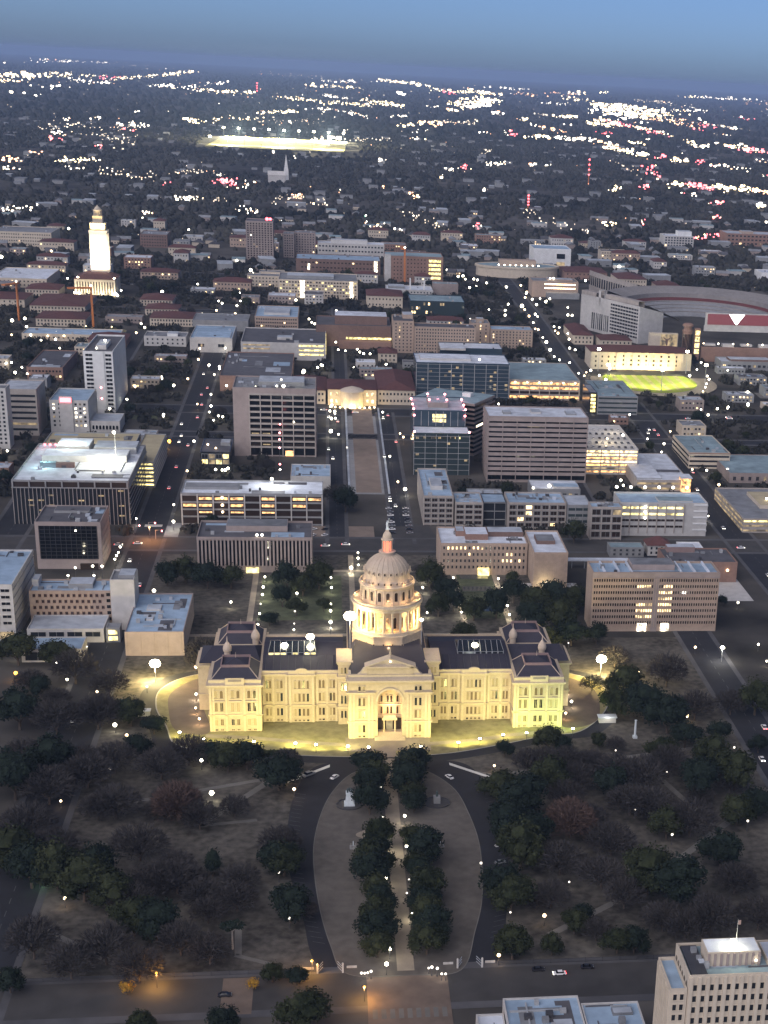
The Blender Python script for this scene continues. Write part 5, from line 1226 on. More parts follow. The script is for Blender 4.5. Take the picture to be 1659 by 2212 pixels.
# foreground
b = Bld('office_tower', 'stepped stone tower with tall ribbed piers at the bottom right corner', 'tower', 75.4, 112, -320, -302, 45.3, 'limestone', 'roof_teal', 1.1, z0=0)
for side in 'SN':
    b.grid(side, 14, 11, 1.1, 2.0, 2, 43, .8, .8, 'glass_dark', 'limestone', .0, d=.15); b.piers(side, 15, 1.05, .55, 0, 44.6, .2, .2, 'limestone', 'pier')
b.grid('W', 6, 11, 1.1, 2.0, 2, 43, .8, .8, 'glass_dark', 'limestone'); b.pent(.18, .62, .35, .78, 4.6, 'limestone', 'roof_white'); b.pent(.68, .98, .1, .9, 1.6, 'limestone', 'roof_pale')
for k in range(9): b.lump('penthouse_pier', .185 + k * .052, .205 + k * .052, .33, .35, 44.2, 48.4, 'concrete_pink')
b.lump('roof_ledge', .03, .16, .05, .95, 44.25, 44.9, 'metal_dark'); b.lamp(.58, .3, 46.2, 'lamp_white', .35)
d_ = put('flagpole', None, b.root, (-2.4, .6, 48.8)); m_ = MB(); m_.tube((0, 0, 0), (0, 0, 9), .12, .05, 6); m_.build('pole', 'metal_grey', d_); m_ = MB(); m_.box(.05, .9, -.05, .05, 7.2, 8.6); m_.build('flag', 'crest_pink', d_)
m_ = MB(); m_.lathe([(.1, 48.9), (.7, 49.2), (.9, 50.0), (.5, 51.0), (.05, 51.3)], 10, -3.6, .3); m_.build('beacon', 'flood_face', b.root); point(b.root, (-3.6, -2.0, 51.5), 900, (1, .95, .65), .3); b.units(5, 7, 2); b.done()
b = Bld('office_wing', 'lower stone wing with a bluish roof on the left side of the stepped tower', 'building', 70.2, 75.2, -320, -302.5, 41, 'limestone', 'roof_blue', 1.0, z0=0)
b.grid('S', 2, 11, 1.1, 2.0, 2, 40, .5, .5, 'glass_dark', 'limestone'); b.piers('W', 8, .5, .3, 0, 40, .3, .3, 'limestone', 'pier'); b.done()
b = Bld('low_building', 'flat bluish roof with pipes at the bottom edge, left of the stepped tower', 'building', 27, 51, -330, -277, 12, 'concrete_pale', 'roof_blue', .6, z0=0); b.units(16, 31, 2.4); b.pent(.28, .3, .1, .95, .5, 'metal_grey'); b.pent(.06, .72, .86, .875, .4, 'metal_grey'); b.done()
b = Bld('low_building', 'second flat roof with plant units, between the piped roof and the stepped tower', 'building', 51.4, 69.8, -330, -281, 11.6, 'concrete_pale', 'roof_blue', .6, z0=0); b.units(12, 33, 2.2); b.pent(.5, .85, .86, .93, .9, 'roof_grey'); b.done()
b = Bld('low_building', 'narrow low white roof at the bottom edge, left of the piped roof', 'building', 18, 26.6, -330, -283, 10.5, 'concrete_pale', 'roof_white', .6, z0=0); b.units(3, 3, 1.6); b.done()

# ------------------------------------------------------------------ university quarter
t = thing('clock_tower', 'tall clock tower floodlit white and orange, rising above the campus roofs', 'tower', (-294, 1252, 17)); FOOT.append((-330, -260, 1205, 1285))
m_ = MB(); m_.box(-26, 20, -37, 12, -3, 19.5); ba = m_.build('library_base', 'limestone', t)
m_ = MB(); m_.frustum((-27, 21, -38, 13), (-14, 8, -26, 0), 19.5, 24.5); m_.build('roof', 'tile_red', ba)
for k in range(15):
    m_ = MB(); m_.box(-25 + k * 3.1, -23.6 + k * 3.1, -37.6, -37, 1, 18.5); m_.build('pier', 'limestone', ba)
for k in range(14):
    m_ = MB(); m_.box(-23.3 + k * 3.1, -22.2 + k * 3.1, -37.2, -37.02, 3, 16.5); m_.build('window', 'glass_brown', ba)
m_ = MB(); m_.box(-9.6, 9.6, -9, 9, 19, 70); sh = m_.build('shaft', 'limestone', t)
for side in range(3):
    for k in range(7):
        m_ = MB(); x = -8.2 + k * 2.73; m_.box(x - .5, x + .5, -9.5, -9.0, 24, 68); o_ = m_.build('pier', 'limestone', sh)
        if side: o_.rotation_euler = (0, 0, R(90 if side == 1 else -90)); o_.location = (.6 if side == 1 else -.6, 0, 0)
m_ = MB(); m_.box(-10.2, 10.2, -9.6, 9.6, 70, 72); m_.box(-8.6, 8.6, -8, 8, 72, 79); m_.box(-9, 9, -8.4, 8.4, 79, 80); m_.build('clock_stage', 'limestone', t)
for rz in (0, R(90), R(-90)):
    m_ = MB(); m_.lathe([(2.3, 0), (2.3, .2)], 20); o_ = m_.build('clock_face', 'concrete_pale', t, (8.7 * math.sin(rz) if rz else 0, -8.1 if not rz else 0, 75.6)); o_.rotation_euler = (R(90), 0, rz)
m_ = MB(); m_.box(-5.6, 5.6, -5.2, 5.2, 80, 88)
for i in range(12):
    a = 2 * math.pi * i / 12; m_.lathe([(.5, 88), (.45, 93.5)], 6, 4.6 * math.cos(a), 4.6 * math.sin(a))
m_.lathe([(3.6, 88), (3.6, 93.5), (5.3, 93.6), (5.3, 94.6), (4.2, 95), (2.6, 97.5), (1.0, 98.6), (.3, 100)], 12); m_.build('belfry', 'limestone', t)
for (x, y, z, tz, p, c) in ((-16, -26, 25, 50, 260000, (1, .93, .76)), (16, -26, 25, 50, 260000, (1, .93, .76)), (0, -34, 25, 66, 130000, (1, .72, .42)), (22, -4, 24, 45, 90000, (1, .9, .7)), (-24, -4, 24, 45, 90000, (1, .9, .7))): spot(t, (x, y, z), (0, -8, tz), p, c, 1.6, .8, 1.0)
for x in (-7, 7): spot(t, (x, -13, 72.5), (0, -3, 88), 24000, (1, .74, .26), 2.0, .8, .5); 
for x in (-24, -9, 4, 18): spot(t, (x, -46, 1), (x, -37, 12), 16000, (1, .9, .6), 2.2, .8, .5)
for x, y in ((-22, -35), (19, -35), (-26, -40), (21, -40), (-20, -44), (17, -44)):
    m_ = MB(); m_.lathe([(.05, 20 if y > -36 else 3), (1.1, 21 if y > -36 else 4), (.05, 22 if y > -36 else 5)], 8, x, y); m_.build('floodlight', 'flood_face', t)
def hall(label, x0, x1, y0, y1, h, wall='limestone', rise=4.5, nx=10, nz=2, name='campus_hall', lit=.05):
    b = Bld(name, label, 'campus building', x0, x1, y0, y1, h, wall, 'tile_red', hip=rise)
    b.grid('S', nx, nz, 1.5, 2.0, .6, h - .5, 1, 1, 'glass_dark', None, lit); return b.done()
def flat(label, x0, x1, y0, y1, h, wall, roof, nx=0, nz=0, w=1.6, hh=1.6, lit=.06, name='campus_block', pane='glass_dark', pent=None, cat='campus building', bands=0, units=3):
    b = Bld(name, label, cat, x0, x1, y0, y1, h, wall, roof, .8)
    if nx: b.grid('S', nx, nz, w, hh, 1, h - 1.2, 1, 1, pane, None, lit, seed=int(abs(x0)))
    if bands: b.bands('S', bands, 1.4, .15, 1.6, h - 2.6, .6, .6, pane, 'window_strip')
    for p in (pent or ()): b.pent(*p)
    b.units(units, int(abs(x1))); return b.done()
flat('white-roofed campus hall left of the clock tower', -425, -360, 1268, 1369, 10.8, 'limestone', 'roof_white', 14, 2)
hall('red-roofed hall with pale upper windows, farther of two left of the clock tower lawn', -349, -291, 1088, 1180, 8.5, nx=16)
hall('red-roofed hall nearer of two, left of the clock tower lawn', -330, -280, 1011, 1062, 8, nx=14)
hall('red-roofed hall farthest of three right of the clock tower lawn', -240, -204, 1156, 1202, 7)
hall('red-roofed middle hall of three right of the clock tower lawn', -228, -192, 1095, 1133, 7)
hall('red-roofed long hall nearest of three right of the clock tower lawn', -216, -166, 1029, 1076, 8.5, nx=16)
flat('pale hall with small roof gables left of the blue-roofed museum', -210, -169, 916, 947, 10, 'concrete_pale', 'roof_grey', 8, 2, pent=((.55, .8, .1, .6, 3, 'white_paint'),))
flat('long beige dormitory far left beyond the campus', -500, -420, 1683, 1760, 20, 'limestone', 'roof_grey', 24, 4)
flat('dark brick block behind the clock tower', -301, -262, 1722, 1775, 19, 'brick_dark', 'roof_grey', 10, 4)
flat('brick hall with a dark blue roof left of the white tower', -293, -262, 743, 832, 11.5, 'brick', 'roof_dark', 10, 2, pent=((.1, .9, .05, .12, .8, 'roof_pale'),))
hall('long red-roofed range behind the brick hall with the dark blue roof', -262, -226, 900, 940, 8, 'brick')
hall('red-roofed hall at the far left edge of the campus', -420, -360, 1120, 1175, 9)
hall('brown-red hall left of the clock tower base', -372, -335, 1195, 1240, 9)
flat('low dark hall with a blue-grey roof below the clock tower lawn', -330, -236, 930, 968, 7, 'limestone', 'roof_blue', 20, 1)
b = Bld('apartment_tower', 'tall brown apartment slab with a red beacon on its roof', 'tower', -142, -104, 1600, 1640, 55, 'concrete_pink', 'roof_dark', 1); b.grid('S', 9, 16, 2.0, 1.9, 3, 53, 1, 1, 'glass_brown', None, .04, 'lit_white'); b.grid('E', 7, 16, 2.0, 1.9, 3, 53, 1, 1, 'glass_brown', None, .02); b.lamp(.78, .1, 58, 'lamp_red', 2.4).lamp(.9, .1, 58, 'lamp_red', 2.0); b.piers('S', 10, .8, .6, 0, 54, .3, .3, 'concrete_pink', 'pier'); b.done()
flat('stepped brown block joined right of the tall brown apartments', -92, -76.5, 1657, 1693, 33.5, 'concrete_pink', 'roof_grey', 4, 9, lit=.04)
flat('second stepped brown block farther right of the tall brown apartments', -76, -46, 1679, 1708, 33.8, 'concrete_pink', 'roof_grey', 7, 9, lit=.04)
flat('long pale block with a white top storey in front of dark woods', -43, 54, 1667, 1699, 21.5, 'concrete_pale', 'roof_white', 20, 3, 2.6, 2.2, .05, pent=((.2, .75, .3, .8, 5, 'concrete_pale'),))
b = Bld('campus_block', 'red-brown lab block with a tall yellow-lit stair at its right end', 'campus building', -71, 43, 1494, 1554, 18.5, 'brick_dark', 'roof_blue', .9); b.grid('S', 20, 2, 2.6, 1.8, 4, 17, 6, 10, 'glass_brown', None, .03); b.lump('lit_stair', .925, .965, -.01, 0, 0, 18, 'lit_white'); b.lump('lit_bay', .14, .165, -.01, 0, 4, 12, 'lit_white'); b.units(6, 4, 5); b.done()
b = Bld('campus_block', 'beige block with strips of lit windows and two bright glass stairs', 'campus building', -87, 8, 1249, 1322, 22, 'limestone', 'roof_grey', .9); b.grid('S', 26, 5, 2.2, 1.7, 2, 21, 1, 1, 'glass_brown', None, .34, 'lit_yellow'); b.lump('lit_stair', .27, .33, -.015, 0, 1, 21, 'lit_white'); b.lump('lit_stair', .90, .94, -.015, 0, 1, 21, 'lit_white'); b.pent(.1, .7, .3, .7, 3, 'concrete_grey'); b.done()
flat('white museum with a bright blue roof left of the angled gallery', -163, -122, 889, 971, 14.3, 'concrete_pale', 'roof_blue', 2, 1, 6, 3, 0, pent=((.1, .95, .05, .5, 1, 'concrete_pale', 'roof_blue'),))
b = Bld('museum', 'angled gallery with a dark roof and yellow-lit window bands', 'museum', -112, -30, 860, 950, 17, 'concrete_pale', 'roof_dark', 1.0); b.bands('S', 3, 1.6, .2, 5, 13.5, 56, 2, 'lit_yellow', 'lit_band'); b.bands('S', 2, 1.3, .2, 10, 13.5, 2, 54, 'lit_dim', 'lit_band'); b.bands('E', 3, 1.6, .2, 5, 13.5, 8, 8, 'lit_yellow', 'lit_band'); b.pent(.42, .6, .25, .4, 2.5, 'concrete_pale'); b.units(5, 3, 5); b.done()
flat('brick hall with a row of small windows under a pale roof', -106, -60, 1032, 1114, 13, 'brick_tan', 'roof_blue', 18, 3, 1.5, 1.4, .05, pent=((.2, .8, .2, .7, 2.4, 'concrete_pale'),))
flat('grey wedge-roofed hall left of the brick hall with small windows', -170, -112, 1010, 1060, 11, 'concrete_grey', 'roof_grey', 0)
flat('dark flat-roofed block behind the brown gridded office', -123, -60, 712, 836, 14, 'brick', 'roof_dark', 0, units=8)
b = Bld('campus_block', 'brick lab with a pale end wall and yellow-lit windows at one corner', 'campus building', 47, 124, 1426, 1477, 34, 'brick', 'roof_teal', .9); b.lump('pale_end', -.005, .1, -.01, .3, 0, 34.5, 'concrete_pale'); b.bands('S', 5, 3.2, .2, 5, 27, 58, 3, 'lit_yellow', 'lit_band'); b.grid('S', 10, 6, 1.6, 1.6, 3, 32, 10, 22, 'glass_brown'); b.done()
t = thing('tower_crane', 'orange tower crane mast before the brick lab', 'crane', (72, 1405, 17)); m_ = MB()
for k in range(14): m_.box(-1.2, 1.2, -1.2, 1.2, k * 3.2, k * 3.2 + 2.9)
m_.build('mast', 'crane_paint', t); m_ = MB(); m_.box(-5, 1.5, -.8, 30, 45, 46.6); m_.build('jib', 'crane_paint', t); m_ = MB(); m_.lathe([(.05, 46.8), (1.4, 48), (.05, 49.2)], 8); m_.build('lamp', 'lamp_white', t)
t2 = dup(t, (-272, 1010, 13.4), 1.9, (.8, .8, .9), 'orange tower crane mast below the clock tower'); t3 = dup(t, (-352, 1040, 14), 2.6, (.7, .7, .85), 'fainter orange crane mast left of the clock tower lawn')
flat('low white lab with roof stacks in front of the brick lab', 44, 102, 1283, 1326, 9.5, 'concrete_pale', 'roof_white', 14, 2, pent=((.5, .53, .2, .25, 14, 'white_paint'), (.8, .83, .2, .25, 11, 'white_paint'), (.05, .4, .3, .8, 3, 'concrete_grey')))
flat('green-tinged glass hall with lit roof lights', 67, 130, 1147, 1201, 16.5, 'glass_teal', 'roof_teal', 22, 3, 2.0, 3, .2, pane='glass_teal')
hall('red-roofed hall between the beige lit block and the green-tinged glass hall', 18, 60, 1190, 1245, 14, nx=10)
flat('windowless brown box right of the green-tinged glass hall', 104, 136, 1316, 1336, 14, 'concrete_brown', 'roof_teal')
t = thing('rotunda', 'low wide round-ended building with a lit terrace', 'building', (236, 1535, terr(1500))); FOOT.append((170, 300, 1490, 1580))
m_ = MB(); m_.lathe([(58, -3), (58, 12), (60, 12.4), (60, 15), (57, 15.2), (57, 14)], 40); o_ = m_.build('wall', 'limestone', t); m_ = MB(); m_.lathe([(56, 13.9), (56, 14.1)], 40); m_.build('roof', 'roof_teal', t); m_ = MB(); m_.box(-26, 26, -16, 16, 14, 22); m_.build('penthouse', 'brick_tan', t)
for c in t.children: c.scale = (1, .55, 1)
for k in range(8): m_ = MB(); m_.lathe([(.05, 15.6), (1.2, 16.6), (.05, 17.6)], 6, -28 + k * 8, -20); m_.build('terrace_lamp', 'lamp_white', t)
b = Bld('library', 'white marble library box with a dark slot, before the dark woods', 'library', 273, 329, 1644, 1698, 27, 'white_paint', 'roof_blue', .9); b.lump('dark_slot', .62, .84, -.01, 0, 13, 20, 'glass_black'); b.lump('lit_slot', .62, .84, -.01, 0, 3, 8, 'lit_dim'); b.piers('S', 6, 1.2, .4, 0, 26, 0, 22, 'white_paint', 'pier'); b.done()
b = Bld('campus_block', 'pinkish block with two orange-lit lines across its front', 'campus building', 232, 292, 1324, 1363, 20.5, 'brick_tan', 'roof_grey', .9); b.bands('S', 2, 1.2, .3, 11, 16, 16, 4, 'lamp_orange', 'lit_line'); b.pent(.35, .9, .3, .7, 2); b.lamp(.4, .2, 23, 'lamp_white', 1.2).lamp(.48, .25, 23, 'lamp_white', 1.2); b.lump('annex', .3, 1.0, -.35, 0, 0, 7, 'concrete_grey'); b.done()
flat('tallest brick dormitory wing beside the dark auditorium', 38, 59, 912, 954, 32.5, 'brick_tan', 'roof_dark', 5, 9, 1.2, 1.4, .03, pent=((.5, 1, .5, 1, 4, 'brick_tan'),))
flat('long brick dormitory with many small windows, in front of the tall wing', 59.5, 122, 907, 934, 28, 'brick_tan', 'roof_dark', 22, 8, 1.2, 1.4, .04)
flat('pale brick tower between two brick dormitory ranges', 122.5, 142, 962, 990, 24, 'brick_tan', 'roof_grey', 3, 6, 1.2, 1.6, .25, pent=((.3, .7, .3, .7, 4, 'brick_tan'),))
flat('lower brick dormitory range with a grey roof at the right end', 142.5, 187, 952, 978, 19.7, 'brick_tan', 'roof_blue', 12, 6, 1.2, 1.4, .08)
flat('dark-fronted hall with a pale blue roof above the blue glass office', 83, 146, 870, 905, 14.3, 'glass_blue', 'roof_white', pent=((.0, .4, -.3, .4, 2, 'concrete_pale', 'roof_white'),))
b = Bld('office_building', 'broad blue glass office with mullions and a bluish roof edge', O, 50, 134, 695, 744, 33.3, 'glass_blue', 'roof_white', .8); b.piers('S', 9, .5, .5, 0, 32.4, 0, 0, 'metal_grey', 'mullion'); b.bands('S', 9, .35, .3, 3, 31.5, 0, 0, 'concrete_grey', 'floor_band'); b.grid('S', 24, 8, 2.4, 2.0, 1, 31, 1, 1, 'glass_blue', 'glass_blue', .10, 'lit_dim', d=.1); b.pent(.05, .6, .3, .8, 2, 'concrete_pale', 'roof_white'); b.lamp(.68, .1, 36, 'lamp_small', 1.2); b.done()
b = Bld('parking_garage', 'orange-lit garage under a wide grey-green flat roof', 'garage', 135, 200, 702, 793, 18.3, 'concrete', 'roof_teal', .7)
for j in range(4): b.bands('S', 1, 2.2, .15, 1.6 + j * 4.1, 0, .8, .8, 'lit_orange' if j != 1 else 'glass_brown', 'lit_opening')
b.piers('S', 8, .7, .6, 0, 17.6, 0, 0, 'limestone', 'column')
for k in range(6): b.lamp(.08 + k * .17, -.02, 16.2, 'lamp_orange', .8)
b.done()
b = Bld('museum', 'golden-lit history museum with an arcaded front at the end of the mall', 'museum', -28, 14, 664, 712, 14, 'limestone', 'tile_red', hip=4); b.grid('S', 9, 2, 2.0, 3.0, 1, 13, 1, 1, 'lit_warm', 'limestone', arch=True, d=.3); b.done()
m_ = MB(); m_.lathe([(10, 0), (10, 13), (10.6, 13.2), (10.6, 14), (8, 15.5), (3, 17), (.4, 17.6)], 20, 0, -27); m_.build('entrance_drum', 'limestone', b.root)
for x in (-17, -9, 0, 9, 17): spot(b.root, (x, -40, .6), (x * .9, -22, 9), 6500, (1, .74, .32), 2.2, .8, .4)
for k in range(10): b.lamp(.05 + k * .1, -.28 - .08 * math.sin(k * .35), 1.6, 'lamp_orange', .8, 'path_light')
hall('red-roofed wing right of the golden-lit museum', 15, 48, 670, 761, 13, 'limestone', 5.5)
hall('red-roofed wing left of the golden-lit museum', -62, -30, 668, 730, 12, 'limestone', 5)
b = Bld('auditorium', 'massive brown auditorium with a brick portico and a lit strip', 'auditorium', -40, 37, 938, 1001, 22, 'brick_dark', 'roof_dark', 1.0); b.pent(.25, .95, .2, .7, 9, 'brick_dark', 'roof_white'); b.lump('lit_strip', .4, 1.0, -.012, 0, 8, 10, 'lit_yellow'); b.lump('lower_front', .3, 1.0, -.2, 0, 0, 7, 'brick'); b.done()
hall('small red-gabled house right of the auditorium', 22, 40, 860, 885, 9, 'limestone', 4, 4)
hall('red-roofed range left of the stadium, nearer', 236, 258, 985, 1060, 10, 'limestone', 4, 5); hall('red-roofed range left of the stadium, before its curved wall', 262, 296, 960, 995, 10, 'limestone', 4, 7)
b = Bld('field_house', 'yellow-lit field house with a dark red roof behind the bright green field', 'field house', 234, 338, 852, 889, 17.5, 'limestone', 'tile_red', hip=4.5)
b.grid('S', 4, 3, 1.6, 2, 1, 15, 2, 76, 'glass_brown'); b.piers('S', 9, 2.2, .9, 0, 17, 26, 8, 'limestone', 'pier'); b.grid('S', 8, 3, 2.2, 2.2, 3, 16, 30, 12, 'glass_brown', None, .2, 'lit_orange'); b.done()
for x in (-22, -4, 10, 26): spot(b.root, (x, -30, .8), (x, -18, 8), 24000, (1, .76, .34), 2.3, .8, .4)
m_ = MB(); m_.lathe([(46, 0), (46, .05)], 40); o_ = tag(m_.build('sports_field', 'field_turf', None, (284, 795, terr(795) + .5)), kind='structure'); o_.scale = (1, 1.28, 1)
m_ = MB()
for k in range(7):
    x_ = 252 + k * 10.6; l_ = 50 * math.sqrt(max(0, 1 - ((x_ - 284) / 46) ** 2)); m_.face([(x_ - 2.2, 795 - l_, terr(795) + .58), (x_ + 2.2, 795 - l_, terr(795) + .58), (x_ + 2.2, 795 + l_, terr(795) + .58), (x_ - 2.2, 795 + l_, terr(795) + .58)])
structure(m_, 'mown_stripes', 'lawn_green')
m_ = MB(); m_.lathe([(62, 0), (62, .05)], 40); o_ = tag(m_.build('running_path', 'paving', None, (288, 795, terr(795) + .35)), kind='structure'); o_.scale = (1, 1.2, 1); FOOT.append((226, 352, 735, 860))
for k, (x, y) in enumerate(((236, 760), (240, 840), (334, 770), (330, 838), (285, 742))):
    t = thing('field_light_mast', 'tall floodlight mast at the edge of the bright green field', 'floodlight', (x, y, terr(y)), 0, 'masts round the bright field'); m_ = MB(); m_.tube((0, 0, 0), (0, 0, 22), .35, .2, 6); m_.build('pole', 'metal_grey', t); m_ = MB(); m_.box(-1.6, 1.6, -.3, .3, 21.4, 23.2); m_.build('lamp_bank', 'flood_face', t)
    spot(t, (0, 0, 21), (284 - x, 795 - y, 0), 170000, (1, 1, .55), 1.9, .9, .8)
flat('tiered teal glass office left of the dark trees by the bright field', 208, 244, 647, 723, 16.5, 'concrete_grey', 'roof_teal', 0, bands=4, pane='glass_teal', units=5)
b = Bld('stair_tower', 'slim stair tower with a column of pale lit windows', 'tower', 201, 207.5, 650, 690, 19, 'glass_dark', 'roof_grey', .5); b.grid('S', 1, 5, 4.4, 2.4, 1, 18, .8, .8, 'lit_yellow'); b.done()
# stadium
t = thing('stadium', 'large football stadium with a curved grey upper deck and a tall pale west stand', 'stadium', (400, 1130, terr(1130))); FOOT.append((250, 620, 905, 1420))
z0 = terr(1130)
def arcw(mb, cx, cy, rx, ry, a0, a1, z_in, z_out, w, n=24, k=0, base=0.0):
    for i in range(n):
        q = []
        for a in (a0 + (a1 - a0) * i / n, a0 + (a1 - a0) * (i + 1) / n):
            q.append(((cx + rx * math.cos(a), cy + ry * math.sin(a)), (cx + (rx - w) * math.cos(a), cy + (ry - w) * math.sin(a))))
        (o0, i0), (o1, i1) = q
        mb.face([(i0[0], i0[1], z_in), (o0[0], o0[1], z_out), (o1[0], o1[1], z_out), (i1[0], i1[1], z_in)][::-1], k)
        mb.face([(o0[0], o0[1], base), (o1[0], o1[1], base), (o1[0], o1[1], z_out), (o0[0], o0[1], z_out)], k)
        mb.face([(i0[0], i0[1], base), (i0[0], i0[1], z_in), (i1[0], i1[1], z_in), (i1[0], i1[1], base)], k)
m_ = MB(); arcw(m_, 10, 0, 118, 133, R(-25), R(150), 23, 29, 24); m_.build('upper_deck', 'ring_grey', t)
m_ = MB(); arcw(m_, 10, 0, 97, 111, R(-25), R(150), 15, 19, 8); m_.build('suite_ring', 'seat_red', t)
m_ = MB(); arcw(m_, 10, 0, 90, 103, R(-30), R(160), 2, 15, 40); m_.build('lower_bowl', 'seat_blue', t)
for q in range(4): m_ = MB(); arcw(m_, 10, 0, 88 - q * 9, 101 - q * 9, R(-28), R(155), 15.2 - q * 3, 15.4 - q * 3, 1.2); m_.build('seat_rail', 'ring_grey', t)
for k in range(11):
    a = R(20 + k * 11); m_ = MB(); m_.box(-1.6, 1.6, -.5, .5, 19.4, 20.6); o_ = m_.build('ring_lamp', 'far_dim', t, (10 + 96 * math.cos(a), 110 * math.sin(a), 0))
# west stand: slanted pale facade towards the camera
m_ = MB()
A, B_ = Vector((-140, -37)), Vector((-90, -133)); n_ = Vector((.887, .462))
def wallq(mb, p, q, z0_, z1_, off=0, k=0):
    p = p - n_ * off; q = q - n_ * off
    mb.face([(p.x, p.y, z0_), (q.x, q.y, z0_), (q.x, q.y, z1_), (p.x, p.y, z1_)], k)
C_, D_ = B_ + n_ * 34, A + n_ * 34
m_.face([(A.x, A.y, 34), (B_.x, B_.y, 34), (C_.x, C_.y, 30), (D_.x, D_.y, 30)]); wallq(m_, A, B_, -4, 38); m_.face([(B_.x, B_.y, -4), (C_.x, C_.y, -4), (C_.x, C_.y, 30), (B_.x, B_.y, 38)])
ws = m_.build('west_stand', 'concrete_pale', t)
for j in range(9):
    m_ = MB()
    p, q = A.lerp(B_, .52), A.lerp(B_, .98); wallq(m_, p, q, 3 + j * 3.7, 5.0 + j * 3.7, .25); m_.build('window_strip', 'glass_dark', ws)
for k in range(9):
    m_ = MB(); s0 = A.lerp(B_, .2 + k * .034); s1 = A.lerp(B_, .217 + k * .034); wallq(m_, s0, s1, 2, 20, .25); m_.build('tall_window', 'glass_dark', ws)
for k in range(22):
    m_ = MB(); s0 = A.lerp(B_, k / 22); s1 = A.lerp(B_, k / 22 + .006); wallq(m_, s0, s1, -3, 37.5, .5); m_.build('rib', 'concrete_pale', ws)
for s0, s1, h0, h1, mm in ((.0, .26, 37, 42, 'concrete'), (.30, .34, 30, 46, 'concrete_pale'), (.42, .98, 38.5, 43, 'concrete')):
    m_ = MB(); p, q = A.lerp(B_, s0), A.lerp(B_, s1)
    r_ = p + n_ * 8, q + n_ * 8
    m_.face([(p.x, p.y, h0), (q.x, q.y, h0), (q.x, q.y, h1), (p.x, p.y, h1)]); m_.face([(p.x, p.y, h1), (q.x, q.y, h1), (r_[1].x, r_[1].y, h1), (r_[0].x, r_[0].y, h1)]); m_.face([(r_[0].x, r_[0].y, h0 - 8), (r_[0].x, r_[0].y, h1), (r_[1].x, r_[1].y, h1), (r_[1].x, r_[1].y, h0 - 8)]); m_.build('press_box', mm, ws)
m_ = MB()   # tan curved deck wall north of the west stand
pts = [(-83, 262), (-76, 225), (-66, 190), (-56, 160), (-44, 124)]
for a, c in zip(pts, pts[1:]):
    m_.face([(a[0], a[1], 2), (c[0], c[1], 2), (c[0], c[1], 30), (a[0], a[1], 30)]); m_.face([(a[0], a[1], 30), (c[0], c[1], 30), (c[0] + 26, c[1] + 6, 22), (a[0] + 26, a[1] + 6, 22)])
nd = m_.build('north_deck', 'concrete', t)
for a, c in zip(pts, pts[1:]):
    for k in range(5):
        s0, s1 = (k + .15) / 5, (k + .7) / 5
        m_ = MB(); P = lambda s: (a[0] + (c[0] - a[0]) * s - .3, a[1] + (c[1] - a[1]) * s - .1)
        m_.face([P(s0) + (12,), P(s1) + (12,), P(s1) + (24,), P(s0) + (24,)]); m_.build('opening', 'glass_dark', nd)
m_ = MB()   # sloping roof of the west stand
E0, E1 = A + n_ * 12, B_ + n_ * 12
G0, G1 = A + n_ * 46 + Vector((0, 26)), B_ + n_ * 60
m_.face([(E0.x, E0.y, 38.5), (E1.x, E1.y, 38.5), (G1.x, G1.y, 20), (G0.x, G0.y, 30)]); m_.build('stand_roof', 'concrete', t)
m_ = MB(); m_.box(-35, 60, -215, -212, 32, 45); m_.box(-36, 61, -214.9, -213, 26, 32); sb = m_.build('scoreboard', 'concrete_pale', t)
m_ = MB(); m_.box(-33, 34, -215.3, -215.02, 33, 44); m_.build('screen', 'screen_glow', sb)
m_ = MB()    # white emblem on the screen: a wide V whose arms spread into horns
cx_ = -1.5
m_.face([(cx_ - 8.5, -215.45, 44), (cx_ + 8.5, -215.45, 44), (cx_ + 6.4, -215.45, 41.2), (cx_ + 1.8, -215.45, 35), (cx_, -215.45, 33.2), (cx_ - 1.8, -215.45, 35), (cx_ - 6.4, -215.45, 41.2)]); m_.build('emblem', 'screen_white', sb)
m_ = MB(); m_.lathe([(5.2, 0), (5.2, 30), (5.6, 30.2), (5.6, 32), (4.4, 32.2), (4.4, 35.5), (5.8, 35.7), (5.8, 37.5), (4, 38.6)], 20); tw = m_.build('ramp_tower', 'brick', t, (-55, -222, -4))
for k in range(10):
    a = R(200 + k * 16); m_ = MB(); m_.box(-.5, .5, -.25, 0, 8, 28); m_.build('slot', 'glass_black', tw, (5.1 * math.cos(a), 5.1 * math.sin(a), 0), a + math.pi / 2)
m_ = MB(); m_.box(-48, -42, -226, -220, -4, 30); st_ = m_.build('stair_block', 'brick', t)
for k in range(4): m_ = MB(); m_.box(-47.4, -42.6, -226.3, -226.02, 4 + k * 6.4, 8.6 + k * 6.4); m_.build('lit_landing', 'lit_yellow', st_)
m_ = MB(); m_.box(-92, -61, -205, -200, -4, 21); sw = m_.build('south_wall', 'limestone', t)
m_ = MB(); m_.box(-80, -62, -205.3, -205.02, 3, 20); m_.build('lit_panel', 'lit_dim', sw)
m_ = MB(); y = -205.45   # dark horned mark on the lit wall
m_.face([(-77, y, 17.2), (-74.4, y, 15.6), (-71.6, y, 15.6), (-69, y, 17.2), (-69.6, y, 15.2), (-71.6, y, 14.2), (-72.2, y, 9), (-73, y, 8), (-73.8, y, 9), (-74.4, y, 14.2), (-76.4, y, 15.2)]); m_.build('horned_mark', 'brick_dark', sw)
for k in range(6): m_ = MB(); m_.box(-36 + k * 20, -24 + k * 20, -222, -215.5, 12 - (k % 2), 14); m_.build('concourse_roof', 'concrete_pale', t)
m_ = MB(); m_.box(-40, 110, -226, -222, -4, 11); m_.build('south_gate', 'brick', t)
